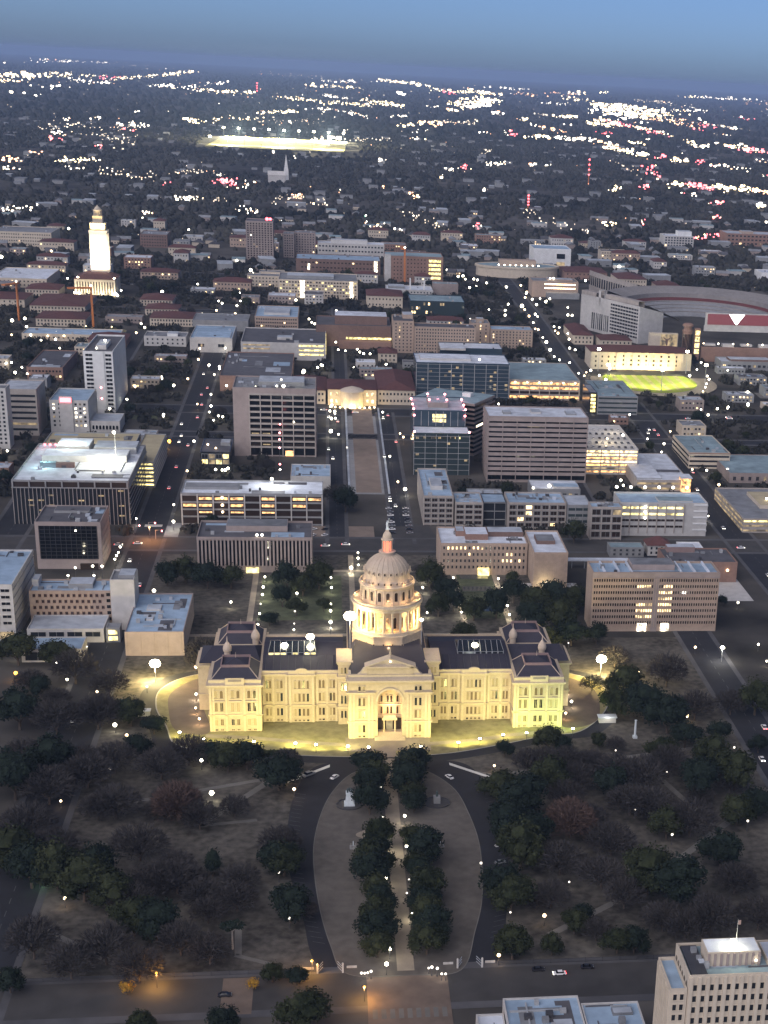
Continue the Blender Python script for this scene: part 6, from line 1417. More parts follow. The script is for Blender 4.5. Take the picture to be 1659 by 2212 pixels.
for k in range(9): m_ = MB(); m_.lathe([(.05, 14.2), (1.0, 15), (.05, 15.8)], 6, -38 + k * 16, -226); m_.build('concourse_lamp', 'lamp_white' if k % 3 else 'lamp_orange', t)
flat('long low concrete building with a lit entrance in front of the stadium scoreboard', 372, 480, 862, 890, 9, 'concrete_grey', 'roof_pale', 20, 1, 3, 2.4, .1, pent=((.1, .5, .2, .8, 2, 'brick_dark'), (.62, .74, -.06, 0, .2, 'lit_white')))
for q in ((300, 360, 1500, 1560, 'brick', 'long red-roofed range beyond the stadium, left end'), (365, 405, 1440, 1500, 'limestone', 'red-roofed range beyond the stadium, middle'), (408, 440, 1380, 1420, 'brick_tan', 'red-roofed block just behind the stadium deck')): hall(q[5], q[0], q[1], q[2], q[3], 12, q[4], 5, 10)
# far landmarks
flat('white stepped apartment block far right beyond the stadium', 542, 594, 1990, 2030, 19, 'concrete_pale', 'roof_white', 10, 4, 3, 2.4, .06, pent=((.5, .95, .2, .8, 8, 'white_paint'),))
flat('long reddish brick block at the far right edge', 668, 770, 2055, 2110, 21, 'brick', 'roof_pale', 14, 3, 4, 2.6, .04, pent=((.3, .5, .2, .6, 4, 'brick_tan'),))
flat('small white block at the right edge beyond the stadium', 600, 650, 1560, 1600, 13, 'white_paint', 'roof_white')
t = thing('church', 'small pale church with a slim white spire among far trees', 'church', (-130, 3090, terr(3090)))
m_ = MB(); m_.box(-34, 6, -10, 10, 0, 16); m_.frustum((-35, 7, -11, 11), (-35, 7, -.2, .2), 16, 25, 0); m_.build('nave', 'concrete_pale', t); m_ = MB(); m_.box(2, 12, -5, 5, 0, 26); m_.frustum((2, 12, -5, 5), (6.8, 7.2, -.2, .2), 26, 62); m_.build('spire', 'white_paint', t)
for k, (x, y, h, n) in enumerate(((640, 3450, 62, 'red-lit lattice mast standing in the far woods at right'), (380, 2600, 30, 'short red-lit mast in the far woods right of centre'), (-560, 12000, 90, 'faint red-lit mast on the far horizon'))):
    t = thing('radio_mast', n, 'mast', (x, y, terr(y))); m_ = MB(); m_.tube((0, 0, 0), (0, 0, h), 1.6, .8, 4); m_.build('mast', 'crane_paint', t)
    for j in range(4): m_ = MB(); z = h * (1 - j * .2); r_ = 1.6 + y / 3000; m_.lathe([(.05, z - r_), (r_, z), (.05, z + r_)], 6); m_.build('beacon', 'lamp_red', t)
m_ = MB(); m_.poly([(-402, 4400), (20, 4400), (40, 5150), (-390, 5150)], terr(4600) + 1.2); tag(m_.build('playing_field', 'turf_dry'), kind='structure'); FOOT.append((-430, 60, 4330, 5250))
for k in range(18):
    x = -390 + (k % 9) * 52; y = 4480 if k < 9 else 5160
    t = thing('field_light_mast', 'white floodlight mast along the far lit playing field', 'floodlight', (x, y, terr(y)), 0, 'masts along the far playing field'); m_ = MB(); m_.tube((0, 0, 0), (0, 0, 26), .6, .4, 5); m_.build('pole', 'metal_grey', t); m_ = MB(); m_.box(-4, 4, -.5, .5, 25, 30); m_.build('lamp_bank', 'flood_face', t)
    if k % 3 == 1: spot(t, (0, -1, 25), (0, 120 if k < 9 else -260, 0), 1.5e7, (1, .90, .55), 2.4, .9, 2)
m_ = MB(); m_.lathe([(26, 0), (26, .1)], 24); o_ = tag(m_.build('campus_lawn', 'lawn_green', None, (-262, 992, terr(992) + .3)), kind='structure'); o_.scale = (1, .8, 1)
for k, x in enumerate((-276, -250)):
    t = thing('added_lamp', ('left' if k == 0 else 'right') + ' added yellow lamp over the crescent lawn behind the white tower', 'lamp', (x, 986, terr(986))); m_ = MB(); m_.tube((0, 0, 0), (0, 0, 5), .12, .1, 6); m_.build('pole', 'metal_dark', t); m_ = MB(); m_.lathe([(.05, 5), (.7, 5.6), (.05, 6.2)], 8); m_.build('globe', 'lamp_orange', t); point(t, (0, 0, 4.4), 2400, (1, .8, .3), .4)  # both lamps are added to carry the light on this lawn

# ------------------------------------------------------------------ trees
def leaf_crown(seed, Rr=7.0, n=1700, squash=.72, leaf=1.0, m='foliage', lobes=9, core=.80, spread=.62):
    r = random.Random(seed); b = MB()
    L = [(Vector((0, 0, .35)) * Rr, .62 * Rr)]
    for i in range(lobes):
        a = 2 * math.pi * (i + r.random() * .7) / lobes; e = r.uniform(-.15, .75)
        L.append((Vector((math.cos(a) * math.cos(e), math.sin(a) * math.cos(e), math.sin(e) * .9)) * Rr * r.uniform(spread - .1, spread + .08), Rr * r.uniform(.26, .46)))
    def lump(c, rad):      # rough inner mass of a lobe
        nn = len(b.v); S, T = 7, 4
        for j in range(T + 1):
            for i in range(S):
                th = math.pi * j / T; ph = 2 * math.pi * (i + .5 * (j % 2)) / S; q = rad * core * r.uniform(.72, 1.08)
                b.v.append((c.x + q * math.sin(th) * math.cos(ph), c.y + q * math.sin(th) * math.sin(ph), (c.z + q * math.cos(th)) * squash))
        for j in range(T):
            for i in range(S): b.f.append((nn + j * S + i, nn + (j + 1) * S + i, nn + (j + 1) * S + (i + 1) % S, nn + j * S + (i + 1) % S)); b.m.append(0)
    for c, rad in L: lump(c, rad)
    for i in range(n):
        c, rad = r.choice(L)
        d = Vector((r.gauss(0, 1), r.gauss(0, 1), r.gauss(.25, 1))).normalized()
        p = c + d * rad * r.uniform(.75, 1.16); p.z *= squash
        u = Vector((r.gauss(0, 1), r.gauss(0, 1), r.gauss(0, .7))).normalized(); v = u.cross(d + Vector((r.gauss(0, .5), r.gauss(0, .5), r.gauss(0, .5)))).normalized()
        s = leaf * r.uniform(.45, 1.1)
        b.face([p - u * s * .5, p + v * s * .45, p + u * s * .5, p - v * s * .45])
    zmin = min(q[2] for q in b.v); b.v = [(x, y, z - zmin + Rr * .35) for x, y, z in b.v]
    return b.mesh('crown', m)
def bare_crown(seed, Rr=7.0, m='twig', n=1500, h0=2.4, flat=.8):
    r = random.Random(seed); b = MB()
    for i in range(9):
        a = 2 * math.pi * (i + r.random()) / 9; e = r.uniform(.45, 1.2)
        d = Vector((math.cos(a) * math.cos(e), math.sin(a) * math.cos(e), math.sin(e)))
        p0 = Vector((0, 0, h0)); p1 = p0 + d * Rr * r.uniform(.5, .7)
        b.tube(p0, p1, .24, .1, 4)
        for k in range(7):
            t = r.uniform(.3, 1); q0 = p0.lerp(p1, t); dd = (d + Vector((r.gauss(0, .6), r.gauss(0, .6), r.gauss(.1, .4)))).normalized()
            b.tube(q0, q0 + dd * Rr * r.uniform(.22, .4), .09, .04, 3)
    for i in range(n):
        d = Vector((r.gauss(0, 1), r.gauss(0, 1), abs(r.gauss(0, .9)) - .15)).normalized()
        p = Vector((0, 0, h0 + Rr * .3)) + Vector((d.x, d.y, d.z * flat)) * Rr * (r.random() ** .4) * .95
        dd = (d + Vector((r.gauss(0, .45), r.gauss(0, .45), r.gauss(.2, .35)))).normalized()
        l = r.uniform(.8, 1.9); w = dd.cross(Vector((r.gauss(0, 1), r.gauss(0, 1), r.gauss(0, 1)))).normalized() * r.uniform(.07, .18)
        b.face([p - w, p + w, p + dd * l])
        b.face([p + dd * l * .4, p + dd * l * .4 + w * 1.2, p + dd * l * .4 + (dd + w * 5).normalized() * l * .6])
    return b.mesh('crown', m)
def trunk_mesh(seed, h=4.2, r0=.42, limbs=4, m='bark'):
    r = random.Random(seed); b = MB(); b.tube((0, 0, 0), (.1, 0, h * .55), r0, r0 * .75, 7)
    for i in range(limbs):
        a = 2 * math.pi * (i + r.random()) / limbs; b.tube((.1, 0, h * .5), (math.cos(a) * h * .5, math.sin(a) * h * .5, h), r0 * .55, r0 * .25, 5)
    return b.mesh('trunk', m)
TR = {}
def tree_proto(key, name, label, crown, trunk):
    r = thing(name, label, 'tree', (0, 0, 0)); put('crown', crown, r); put('trunk', trunk, r); TR.setdefault(key, []).append([r, False]); return r
for k in range(6): tree_proto('o', 'oak_tree', '', leaf_crown(20 + k, 7, 1900, .88 + .07 * k, .85, 'foliage' if k % 2 else 'foliage_dark'), trunk_mesh(k))
for k in range(4): tree_proto('b', 'bare_tree', '', bare_crown(40 + k, 7), trunk_mesh(10 + k, 3.4, .36))
for k in range(2): tree_proto('r', 'rust_tree', '', bare_crown(60 + k, 7, 'twig_rust', 2600, 2.2, .95), trunk_mesh(20 + k, 3.4, .4))
tree_proto('c', 'cedar_tree', '', leaf_crown(70, 7, 700, 1.5, 1.0, 'foliage_dark', 6, .8, .4), trunk_mesh(30))
tree_proto('y', 'lit_tree', '', leaf_crown(75, 7, 420, .95, 1.0, 'crown_lamplit', 6, .55, .5), trunk_mesh(31))
def plant(key, x, y, rad, label, group, i=0):
    slot = TR[key][i % len(TR[key])]
    s = rad / 7.0; rz = rnd.uniform(0, 6.28)
    sc = (s * rnd.uniform(.92, 1.1), s * rnd.uniform(.92, 1.1), s * rnd.uniform(.85, 1.12))
    if slot[1]: r = dup(slot[0], (x, y, terr(y)), rz, sc, label, group); r['group'] = group
    else:
        slot[1] = True; r = slot[0]; r.location = (x, y, terr(y)); r.rotation_euler = (0, 0, rz); r.scale = sc; r['label'] = label; r['group'] = group
    return r
KN = {'o': 'dark oak', 'b': 'bare tree', 'r': 'rust-brown round tree', 'c': 'dark pointed cedar', 'y': 'yellow-lit tree'}
SIZE = lambda r: 'big ' if r > 8 else ('small ' if r < 4 else '')
LXY = [tuple(float(v) for v in e.split(',')[:2]) for z_ in ('park', 'north') for e in LAMPS[z_].split()]
WXY = [tuple(float(v) for v in e.split(',')[:2]) for e in LAMPS['walk'].split()]
def hides(x, y, r):
    return any(abs(lx - x) < r + 1 and -3 < ly - y < 8 + 2 * r for lx, ly in LXY)
for i, e in enumerate(TREES.split()):
    x, y, r, k = e.split(','); x, y, r = float(x), float(y), float(r)
    if y > -230 and abs(x + 1) > 17: r = min(r * 1.2, 11) if y < -75 or -55 < y < 60 else r * (1.0 if y > 0 else .8)
    if -262 < y < -236 and x > 20: y = -234.0
    for _ in range(5):
        if abs(x + 1) < 17 and y > -240 and any(abs(lx - x) < r * .62 and -3 < ly - y < 13 for lx, ly in WXY): x += 1.3 if x > -1 else -1.3
    for _ in range(6):
        if abs(x + 1) > 17 and hides(x, y, r * .8): y += 4
    if abs(x + 1) < 17 and -240 < y < -78: where = ('west' if x < -1 else 'east') + ' of the great walk'; gp = 'oaks lining the great walk'
    elif y > 60: where = ('north-west' if x < 0 else 'north-east') + ' of the capitol'; gp = 'trees north of the capitol'
    elif y < -262: where = 'south of the front street'; gp = 'trees south of the front street'
    elif y < -225: where = 'along the front street at ' + ('left' if x < 0 else 'right'); gp = 'trees along the front street'
    elif y < -130: where = ('west' if x < 0 else 'east') + ' of the oval drive'; gp = 'trees on the ' + ('west' if x < 0 else 'east') + ' lawn'
    else: where = ('south-west' if x < 0 else 'south-east') + ' of the capitol'; gp = 'trees on the upper ' + ('west' if x < 0 else 'east') + ' lawn'
    if x < -1 and -7 <= 0 and (xr := abs(x)) and False: pass
    plant(k, x, y, r, SIZE(r) + KN[k] + ' ' + where, KN[k] + 's, ' + gp, i)
rr = random.Random(41)
for sgn, xa, xb in ((-1, -128, -47), (1, 44, 158)):
    k_ = 0
    while k_ < 12:
        x, y = rr.uniform(xa, xb), rr.uniform(-232, -66)
        if (abs(x) < 62 and y > -72) or hides(x, y, 8): continue
        k_ += 1; side = 'west' if sgn < 0 else 'east'; up_ = 'upper ' if y > -130 else 'lower '
        key = 'b' if rr.random() < .86 else 'o'; r_ = rr.uniform(4.5, 8.5)
        plant(key, x, y, r_, SIZE(r_) + KN[key] + ' in the ' + up_ + side + ' grove', KN[key] + 's in the ' + up_ + side + ' grove', k_)
for k_ in range(36):
    x, y = rr.uniform(-215, -128), rr.uniform(-235, 60)
    if -151 < x < -129: x -= 22
    if hides(x, y, 8): continue
    key = 'b' if rr.random() < .5 else 'o'; r_ = rr.uniform(5, 8.5)
    plant(key, x, y, r_, SIZE(r_) + KN[key] + ' beyond the lawns at far left', KN[key] + 's west of the lawns', k_)
# dark flat-topped tree on a pale trunk, by the front lawn
t = thing('flat_topped_tree', 'dark flat-topped tree on a pale slender trunk, standing alone on the west lawn', 'tree', (-60, -222, 0)); cm = leaf_crown(90, 4.2, 320, .28, .8, 'foliage_dark', 8, .8, .7); put('crown', cm, t, (0, 0, 7.0)); m_ = MB(); m_.tube((0, 0, 0), (0, 0, 7.4), .42, .22, 7); m_.tube((0, 0, 7.0), (1.9, 0, 8.9), .18, .1, 5); m_.tube((0, 0, 7.0), (-1.9, .3, 8.9), .18, .1, 5); m_.build('trunk', 'bark_pale', t)
# hedge below the west lawn floodlights
t = thing('hedge', 'dark clipped hedge along the foot of the floodlit west lawn', 'hedge', (-62, -60, 0))
hb = MB(); rr = random.Random(8)
for i in range(520):
    x = rr.uniform(-24, 20); y = -x * .06 + rr.uniform(-1.6, 1.6); z = rr.uniform(.2, 2.2); u = Vector((rr.gauss(0, 1), rr.gauss(0, 1), rr.gauss(0, 1))).normalized(); v = u.cross(Vector((rr.gauss(0, 1), rr.gauss(0, 1), 1))).normalized(); p = Vector((x, y, z)); hb.face([p - u * .6, p + v * .5, p + u * .6, p - v * .5])
hb.box(-24, 20, -1.2, 1.2, 0, 1.6); hb.build('foliage', 'foliage', t)

# city trees: the largest in view stand one by one, the rest of the woods is one mass
occ = np.zeros((1400, 1400), bool)     # 5 m cells, x -3500..3500, y -400..6600
def block(x0, x1, y0, y1, pad=0):
    a, b_, c, d = (int((v - o) / 5) for v, o in ((x0 - pad, -3500), (x1 + pad, -3500), (y0 - pad, -400), (y1 + pad, -400)))
    occ[max(0, a):max(0, b_ + 1), max(0, c):max(0, d + 1)] = True
for f in FOOT: block(*f, pad=5)
for q in ROADS_NS: block(q[0], q[1], q[2], q[3], 3)
for q in ROADS_EW: block(*q, 3)
block(-129, 162, -420, 245); block(-70, 60, 270, 660); block(256, 400, 60, 240)
def free(x, y):
    i, j = int((x + 3500) / 5), int((y + 400) / 5)
    return 0 <= i < 1400 and 0 <= j < 1400 and not occ[i, j]
from bpy_extras.object_utils import world_to_camera_view
bpy.context.view_layer.update()
def seen(x, y, z, mar=.02):
    c = world_to_camera_view(SC, cam, Vector((x, y, z)))
    return -mar < c.x < 1 + mar and -mar < c.y < 1 + mar and c.z > 0
rr = random.Random(23); k_ = 0; tries = 0
while k_ < 60 and tries < 3000:
    tries += 1; x, y = rr.uniform(-330, 420), rr.uniform(280, 1400); w, d = rr.uniform(14, 40), rr.uniform(10, 34)
    if not all(free(x + a * w, y + b_ * d) for a in (0, .5, 1) for b_ in (0, .5, 1)): continue
    m_ = MB(); strip(m_, x, x + w, y, y + d, .09); structure(m_, rr.choice(['plaza', 'yard', 'lot']), rr.choice(['asphalt_worn', 'pavement_dark', 'lawn_dark', 'dirt', 'concrete_grey', 'path_worn'])); k_ += 1
# filler roofs of the campus and the quarters beyond
hs = 0; tries = 0; rr = random.Random(5)
LOTS = []
while hs < 70 and tries < 8000:
    tries += 1; x, y = rr.uniform(-460, 700), rr.uniform(700, 2000)
    w, d = rr.uniform(18, 48), rr.uniform(14, 34)
    if not all(free(x + a * w, y + b_ * d) for a in (0, .5, 1) for b_ in (0, .5, 1)) or not seen(x + w / 2, y + d / 2, terr(y) + 5, -.01): continue
    block(x, x + w, y, y + d, 6); hs += 1; h = rr.uniform(6, 15)
    if rr.random() < .5:
        b = Bld('campus_hall', 'red-tiled hall among the trees of the university quarter', 'campus building', x, x + w, y, y + d, h, rr.choice(['limestone', 'brick_tan', 'concrete_pale']), 'tile_red', hip=rr.uniform(3, 5), group='red-tiled halls of the university quarter'); b.grid('S', max(3, int(w / 4)), 2, 1.6, 1.8, .6, h - .5, 1, 1, 'glass_dark', None, .2, seed=hs)
    else:
        b = Bld('city_block', 'flat-roofed block among the trees beyond the mall', 'building', x, x + w, y, y + d, h, rr.choice(['limestone', 'concrete_grey', 'brick', 'concrete_pale', 'concrete_brown']), rr.choice(['roof_grey', 'roof_pale', 'roof_dark', 'roof_teal', 'roof_blue', 'roof_white']), .7, group='flat-roofed blocks beyond the mall'); b.grid('S', max(3, int(w / 4)), max(1, int(h / 3.6)), 1.7, 1.5, .6, h - 1, 1, 1, 'glass_dark', None, .24, seed=hs); b.units(2, hs)
    b.done()
# small buildings that fill the blocks nearer the mall
rr = random.Random(61); hs = 0; tries = 0
NAMES = {'roof_grey': 'grey', 'roof_pale': 'pale', 'roof_dark': 'dark', 'roof_teal': 'teal', 'roof_white': 'white'}
while hs < 34 and tries < 9000:
    tries += 1; x, y = rr.uniform(-330, 420), rr.uniform(282, 900); w, d = rr.uniform(14, 34), rr.uniform(12, 26)
    if not all(free(x + a * w, y + b_ * d) for a in (0, .5, 1) for b_ in (0, .5, 1)) or not seen(x + w / 2, y + d / 2, terr(y) + 4, -.01): continue
    block(x, x + w, y, y + d, 5); hs += 1; h = rr.uniform(5, 11); rf = rr.choice(list(NAMES))
    b = Bld('low_building', NAMES[rf] + '-roofed low building between the offices', 'building', x, x + w, y, y + d, h, rr.choice(['limestone', 'concrete_grey', 'brick', 'concrete_brown']), rf, .7, group=NAMES[rf] + '-roofed low buildings between the offices'); b.grid('S', max(3, int(w / 3.4)), max(1, int(h / 3.4)), 1.7, 1.5, .6, h - .8, 1, 1, 'glass_dark', None, .3, seed=hs); b.units(3, hs, 2.2); b.done()
rr = random.Random(77); n = 0; tries = 0
ZONES = [(160, -330, 420, 280, 700), (300, -420, 620, 660, 1500)]
for cnt, xa, xb, ya, yb in ZONES:
    k_ = 0; tries = 0
    while k_ < cnt // 2 and tries < 6000:
        tries += 1; x, y = rr.uniform(xa, xb), rr.uniform(ya, yb)
        if not free(x, y) or not seen(x, y, terr(y) + 4): continue
        key = 'o' if rr.random() < .75 else 'b'
        plant(key, x, y, rr.uniform(4, 7), KN[key] + (' among the city blocks' if y < 660 else ' among the campus roofs'), KN[key] + 's in the city', k_)
        i, j = int((x + 3500) / 5), int((y + 400) / 5); occ[i, j] = True; k_ += 1
tries = 0; hs = 0
hm = {}
def house_mesh(kind, w, d, h):
    b = MB(); b.box(-w / 2, w / 2, -d / 2, d / 2, -2, h, 0)
    if kind: b.frustum((-w / 2 - .5, w / 2 + .5, -d / 2 - .5, d / 2 + .5), (-w / 2 - .5, w / 2 + .5, -.1, .1), h, h + d * .28, 1)
    else: b.box(-w / 2 - .3, w / 2 + .3, -d / 2 - .3, d / 2 + .3, h, h + .5, 1)
    for k in range(3): b.box(-w / 2 + w * (k + .25) / 3, -w / 2 + w * (k + .7) / 3, -d / 2 - .1, -d / 2, .8, min(h - .4, 2.6), 2)
    return b
HK = [(1, 14, 11, 4.5), (1, 20, 12, 6), (0, 26, 18, 7), (0, 36, 20, 9), (1, 12, 16, 5)]
HM = [house_mesh(*q).mesh('house', [['concrete_brown', 'concrete_brown', 'concrete_pale', 'concrete_grey', 'limestone'][i], ['roof_grey', 'roof_grey', 'roof_teal', 'roof_pale', 'roof_dark'][i], 'glass_dark' if i else 'lit_warm']) for i, q in enumerate(HK)]
HN = ['gabled house with lit windows among far trees', 'long grey-gabled house among far trees', 'pale flat-roofed block among far trees', 'wide grey flat-roofed block among far trees', 'dark-gabled house among far trees']
HP = []
while hs < 750 and tries < 60000:
    tries += 1; y = 1500 + (rr.random() ** 1.3) * 4800; d_ = y + 690; x = -25 + d_ * rr.uniform(-.34, .42)
    if not free(x, y) or not seen(x, y, terr(y) + 3): continue
    HP.append((x, y, rr.randrange(5), rr.uniform(-.2, .2) + (1.57 if rr.random() < .4 else 0))); block(x - 8, x + 8, y - 8, y + 8); hs += 1
HP.sort(key=lambda q: q[1])
for x, y, k, rz in HP[:240]:
    o = put('house', HM[k], None, (x, y, terr(y)), rz); tag(o, HN[k], 'house', 'houses scattered among the far trees, kind of ' + ['lit gables', 'grey gables', 'pale blocks', 'grey blocks', 'dark gables'][k])
b = MB()
for x, y, k, rz in HP[240:]:
    q = HK[k]; s_ = MB(); w, d, h = q[1], q[2], q[3]; z = terr(y)
    if k % 2: w, d = d, w
    b.box(x - w / 2, x + w / 2, y - d / 2, y + d / 2, z - 2, z + h, 0); b.box(x - w / 2 - .4, x + w / 2 + .4, y - d / 2 - .4, y + d / 2 + .4, z + h, z + h + .6, 1 + k % 3)
tag(b.build('distant_houses', ['concrete_grey', 'roof_grey', 'roof_pale', 'roof_dark']), kind='stuff')
# woods: thousands of small crowns, one mass
rg = np.random.default_rng(9)
TV, TF = [], None
S, T = 6, 3
for v in range(10):
    q = []
    for j in range(T + 1):
        for i in range(S):
            th = (math.pi * .56) * j / T; ph = 2 * math.pi * (i + .5 * (j % 2)) / S; r_ = rg.uniform(.68, 1.15)
            q.append((r_ * math.sin(th) * math.cos(ph), r_ * math.sin(th) * math.sin(ph), r_ * math.cos(th) * .85 + .15))
    TV.append(q)
TV = np.array(TV)
TF = np.array([(j * S + i, (j + 1) * S + i, (j + 1) * S + (i + 1) % S, j * S + (i + 1) % S) for j in range(T) for i in range(S)])
def woods(name, pts, rad, m):
    n = len(pts); idx = rg.integers(0, 10, n); V = TV[idx].copy()
    ang = rg.uniform(0, 6.28, n); c, s = np.cos(ang)[:, None], np.sin(ang)[:, None]
    X = V[:, :, 0] * c - V[:, :, 1] * s; Y = V[:, :, 0] * s + V[:, :, 1] * c
    V = np.stack([X * rad[:, None] + pts[:, 0:1], Y * rad[:, None] + pts[:, 1:2], V[:, :, 2] * rad[:, None] * rg.uniform(.9, 1.5, n)[:, None] + pts[:, 2:3]], 2).reshape(-1, 3)
    nv = TV.shape[1]; F = (TF[None] + (np.arange(n) * nv)[:, None, None]).reshape(-1, 4)
    me = bpy.data.meshes.new(name); me.vertices.add(len(V)); me.vertices.foreach_set('co', V.ravel()); me.loops.add(F.size); me.loops.foreach_set('vertex_index', F.ravel().astype(np.int32))
    me.polygons.add(len(F)); me.polygons.foreach_set('loop_start', np.arange(0, F.size, 4, dtype=np.int32)); me.materials.append(MATS[m]); me.update(calc_edges=True)
    return tag(put(name, me), kind='stuff')
def spreadpts(n, ya, yb, power, dens=None):
    out = []
    while len(out) < n:
        m_ = n * 2
        y = ya + (yb - ya) * rg.random(m_) ** power; d = y + 690; x = -25 + d * rg.uniform(-.36, .44, m_)
        i = np.clip(((x + 3500) / 5).astype(int), 0, 1399); j = np.clip(((y + 400) / 5).astype(int), 0, 1399)
        ok = ~(occ[i, j] & (np.abs(x) < 3500) & (y < 6600))
        # clearings: a slow pattern of gaps
        if ya > 1000: ok &= (np.sin(x * .011 + 1.3 * np.sin(y * .004)) + np.sin(y * .007 + x * .003) + rg.normal(0, .6, m_)) > -1.15
        out += list(zip(x[ok], y[ok]))
    out = np.array(out[:n]); z = np.interp(out[:, 1], KY, KZ)
    return np.column_stack([out, z])
SV, SF = TV, TF
TV = []
for v in range(10):      # finer crown for the nearer trees: a lumpy dome under loose leaf facets
    q = list(map(tuple, np.array(SV[v]) * .72))
    for i in range(34):
        d = rg.normal(0, 1, 3); d[2] = abs(d[2]) * .8 - .1; d /= np.linalg.norm(d); c = d * rg.uniform(.62, 1.05); c[2] = c[2] * .8 + .15
        u = rg.normal(0, 1, 3); u /= np.linalg.norm(u); w = np.cross(u, d + rg.normal(0, .5, 3)); w /= np.linalg.norm(w) + 1e-6; s = rg.uniform(.12, .26)
        q += [tuple(c - u * s), tuple(c + w * s), tuple(c + u * s), tuple(c - w * s)]
    TV.append(q)
TV = np.array(TV); n0 = SV.shape[1]
TF = np.vstack([SF, np.array([(n0 + 4 * i, n0 + 4 * i + 1, n0 + 4 * i + 2, n0 + 4 * i + 3) for i in range(34)])])
p = spreadpts(7600, 280, 1600, .8); woods('city_trees', p, rg.uniform(3.0, 6.0, len(p)), 'foliage_far')
TV, TF = SV, SF
p = spreadpts(30000, 1500, 6500, 1.0); woods('neighbourhood_woods', p, rg.uniform(4.0, 7.5, len(p)), 'foliage_far')
p = spreadpts(14000, 6000, 30000, 1.4); woods('distant_woods', p, rg.uniform(9, 22, len(p)), 'foliage_far')

# ------------------------------------------------------------------ lamps
GL = {'w': ('lamp_white', .62), 's': ('lamp_small', .46), 'b': ('lamp_white', .95), 'o': ('lamp_orange', .62), 'g': ('lamp_green', .7), 't': ('lamp_teal', .7), 'n': ('lamp_sodium', .9)}
LC = {'w': (1, .90, .66), 's': (1, .9, .75), 'b': (1, .92, .70), 'o': (1, .66, .34), 'g': (.5, 1, .5), 't': (.4, 1, .9), 'n': (1, .45, .08)}
LN = {'w': 'white', 's': 'small faint', 'b': 'large bright white', 'o': 'warm orange-white', 'g': 'greenish', 't': 'teal', 'n': 'orange'}
LP = {}
def lamp_proto(key, h, street, k):
    m, r = GL[key]; nm = 'street_lamp' if street else 'path_lamp'
    t = thing(nm, '', 'lamp', (0, 0, 0)); b = MB(); b.tube((0, 0, 0), (0, 0, h - r), .11, .08, 6); b.lathe([(.26, 0), (.2, .5), (.1, .8)], 8); b.build('pole', 'metal_dark', t)
    b = MB(); rr_ = r * k; b.lathe([(.05, h - rr_), (rr_ * .75, h - rr_ * .65), (rr_, h), (rr_ * .75, h + rr_ * .65), (.05, h + rr_)], 8); b.build('globe' if not street else 'lamp_head', m, t)
    return t
WHERE = {'walk': ('beside the great walk', 'lamps along the great walk'), 'gatel': ('in the row at the south gates', 'lamps at the south gates'), 'park': ('on the dark capitol lawns', 'lamps on the capitol lawns'), 'north': ('in the capitol gardens', 'lamps round the capitol'), 'street': ('among the offices', 'street lamps between the offices'), 'campus': ('among the campus trees', 'street lamps in the university quarter')}
rr = random.Random(19)
ex = []
for x0, ya, yb, st, ks in ((-151, 300, 1100, 44, 'oow'), (-129, 322, 1100, 44, 'oww'), (203, 650, 1440, 34, 'owb'), (224, 667, 1440, 34, 'ow'), (258, 290, 690, 46, 'ow'), (234, 312, 690, 46, 'w')):
    for y in range(ya, yb, st):
        if rr.random() < .38: continue
        ex.append('%g,%g,%s' % (x0 + rr.uniform(-2, 2), y + rr.uniform(-12, 12), rr.choice(ks)))
LAMPS['avenue'] = ' '.join(ex); WHERE['avenue'] = ('along the avenues', 'street lamps along the avenues')
PW = {'w': 420, 's': 60, 'b': 1300, 'o': 320, 'g': 300, 't': 200, 'n': 1500}
for zone, txt in LAMPS.items():
    for e in txt.split():
        x, y, k = e.split(','); x, y = float(x), float(y)
        if zone == 'gatel': k = 's'
        street = zone in ('street', 'campus', 'avenue'); far = zone == 'campus'
        h = 3 if zone == 'gatel' else (6 if street else 4)
        scale = 1.0 if y < 330 else (1.35 if y < 760 else 1.45 + (min(y, 2400) - 760) / 800)
        key = (k, street, h, round(scale, 1))
        lab = LN[k] + ' lamp ' + WHERE[zone][0]; gp = LN[k] + ' ' + WHERE[zone][1]
        if key not in LP: LP[key] = lamp_proto(k, h, street, round(scale, 1)); t = LP[key]; t.location = (x, y, terr(y)); t['label'] = lab; t['group'] = gp
        else: t = dup(LP[key], (x, y, terr(y)), None, rnd.uniform(.78, 1.15), lab, gp)
        LAMPLIGHT.append((t, x, y, h, k, zone))
for t, x, y, h, k, zone in LAMPLIGHT:
    if zone == 'campus' and k != 'b': continue
    if zone == 'campus' and y > 1300: continue
    f = 2.6 if zone == 'north' else 1.0 if zone in ('walk', 'gatel') else (.55 if zone == 'park' else 1.6)
    point(t, (0, 0, h - 1.3), PW[k] * f * LAMPP, LC[k], .35)

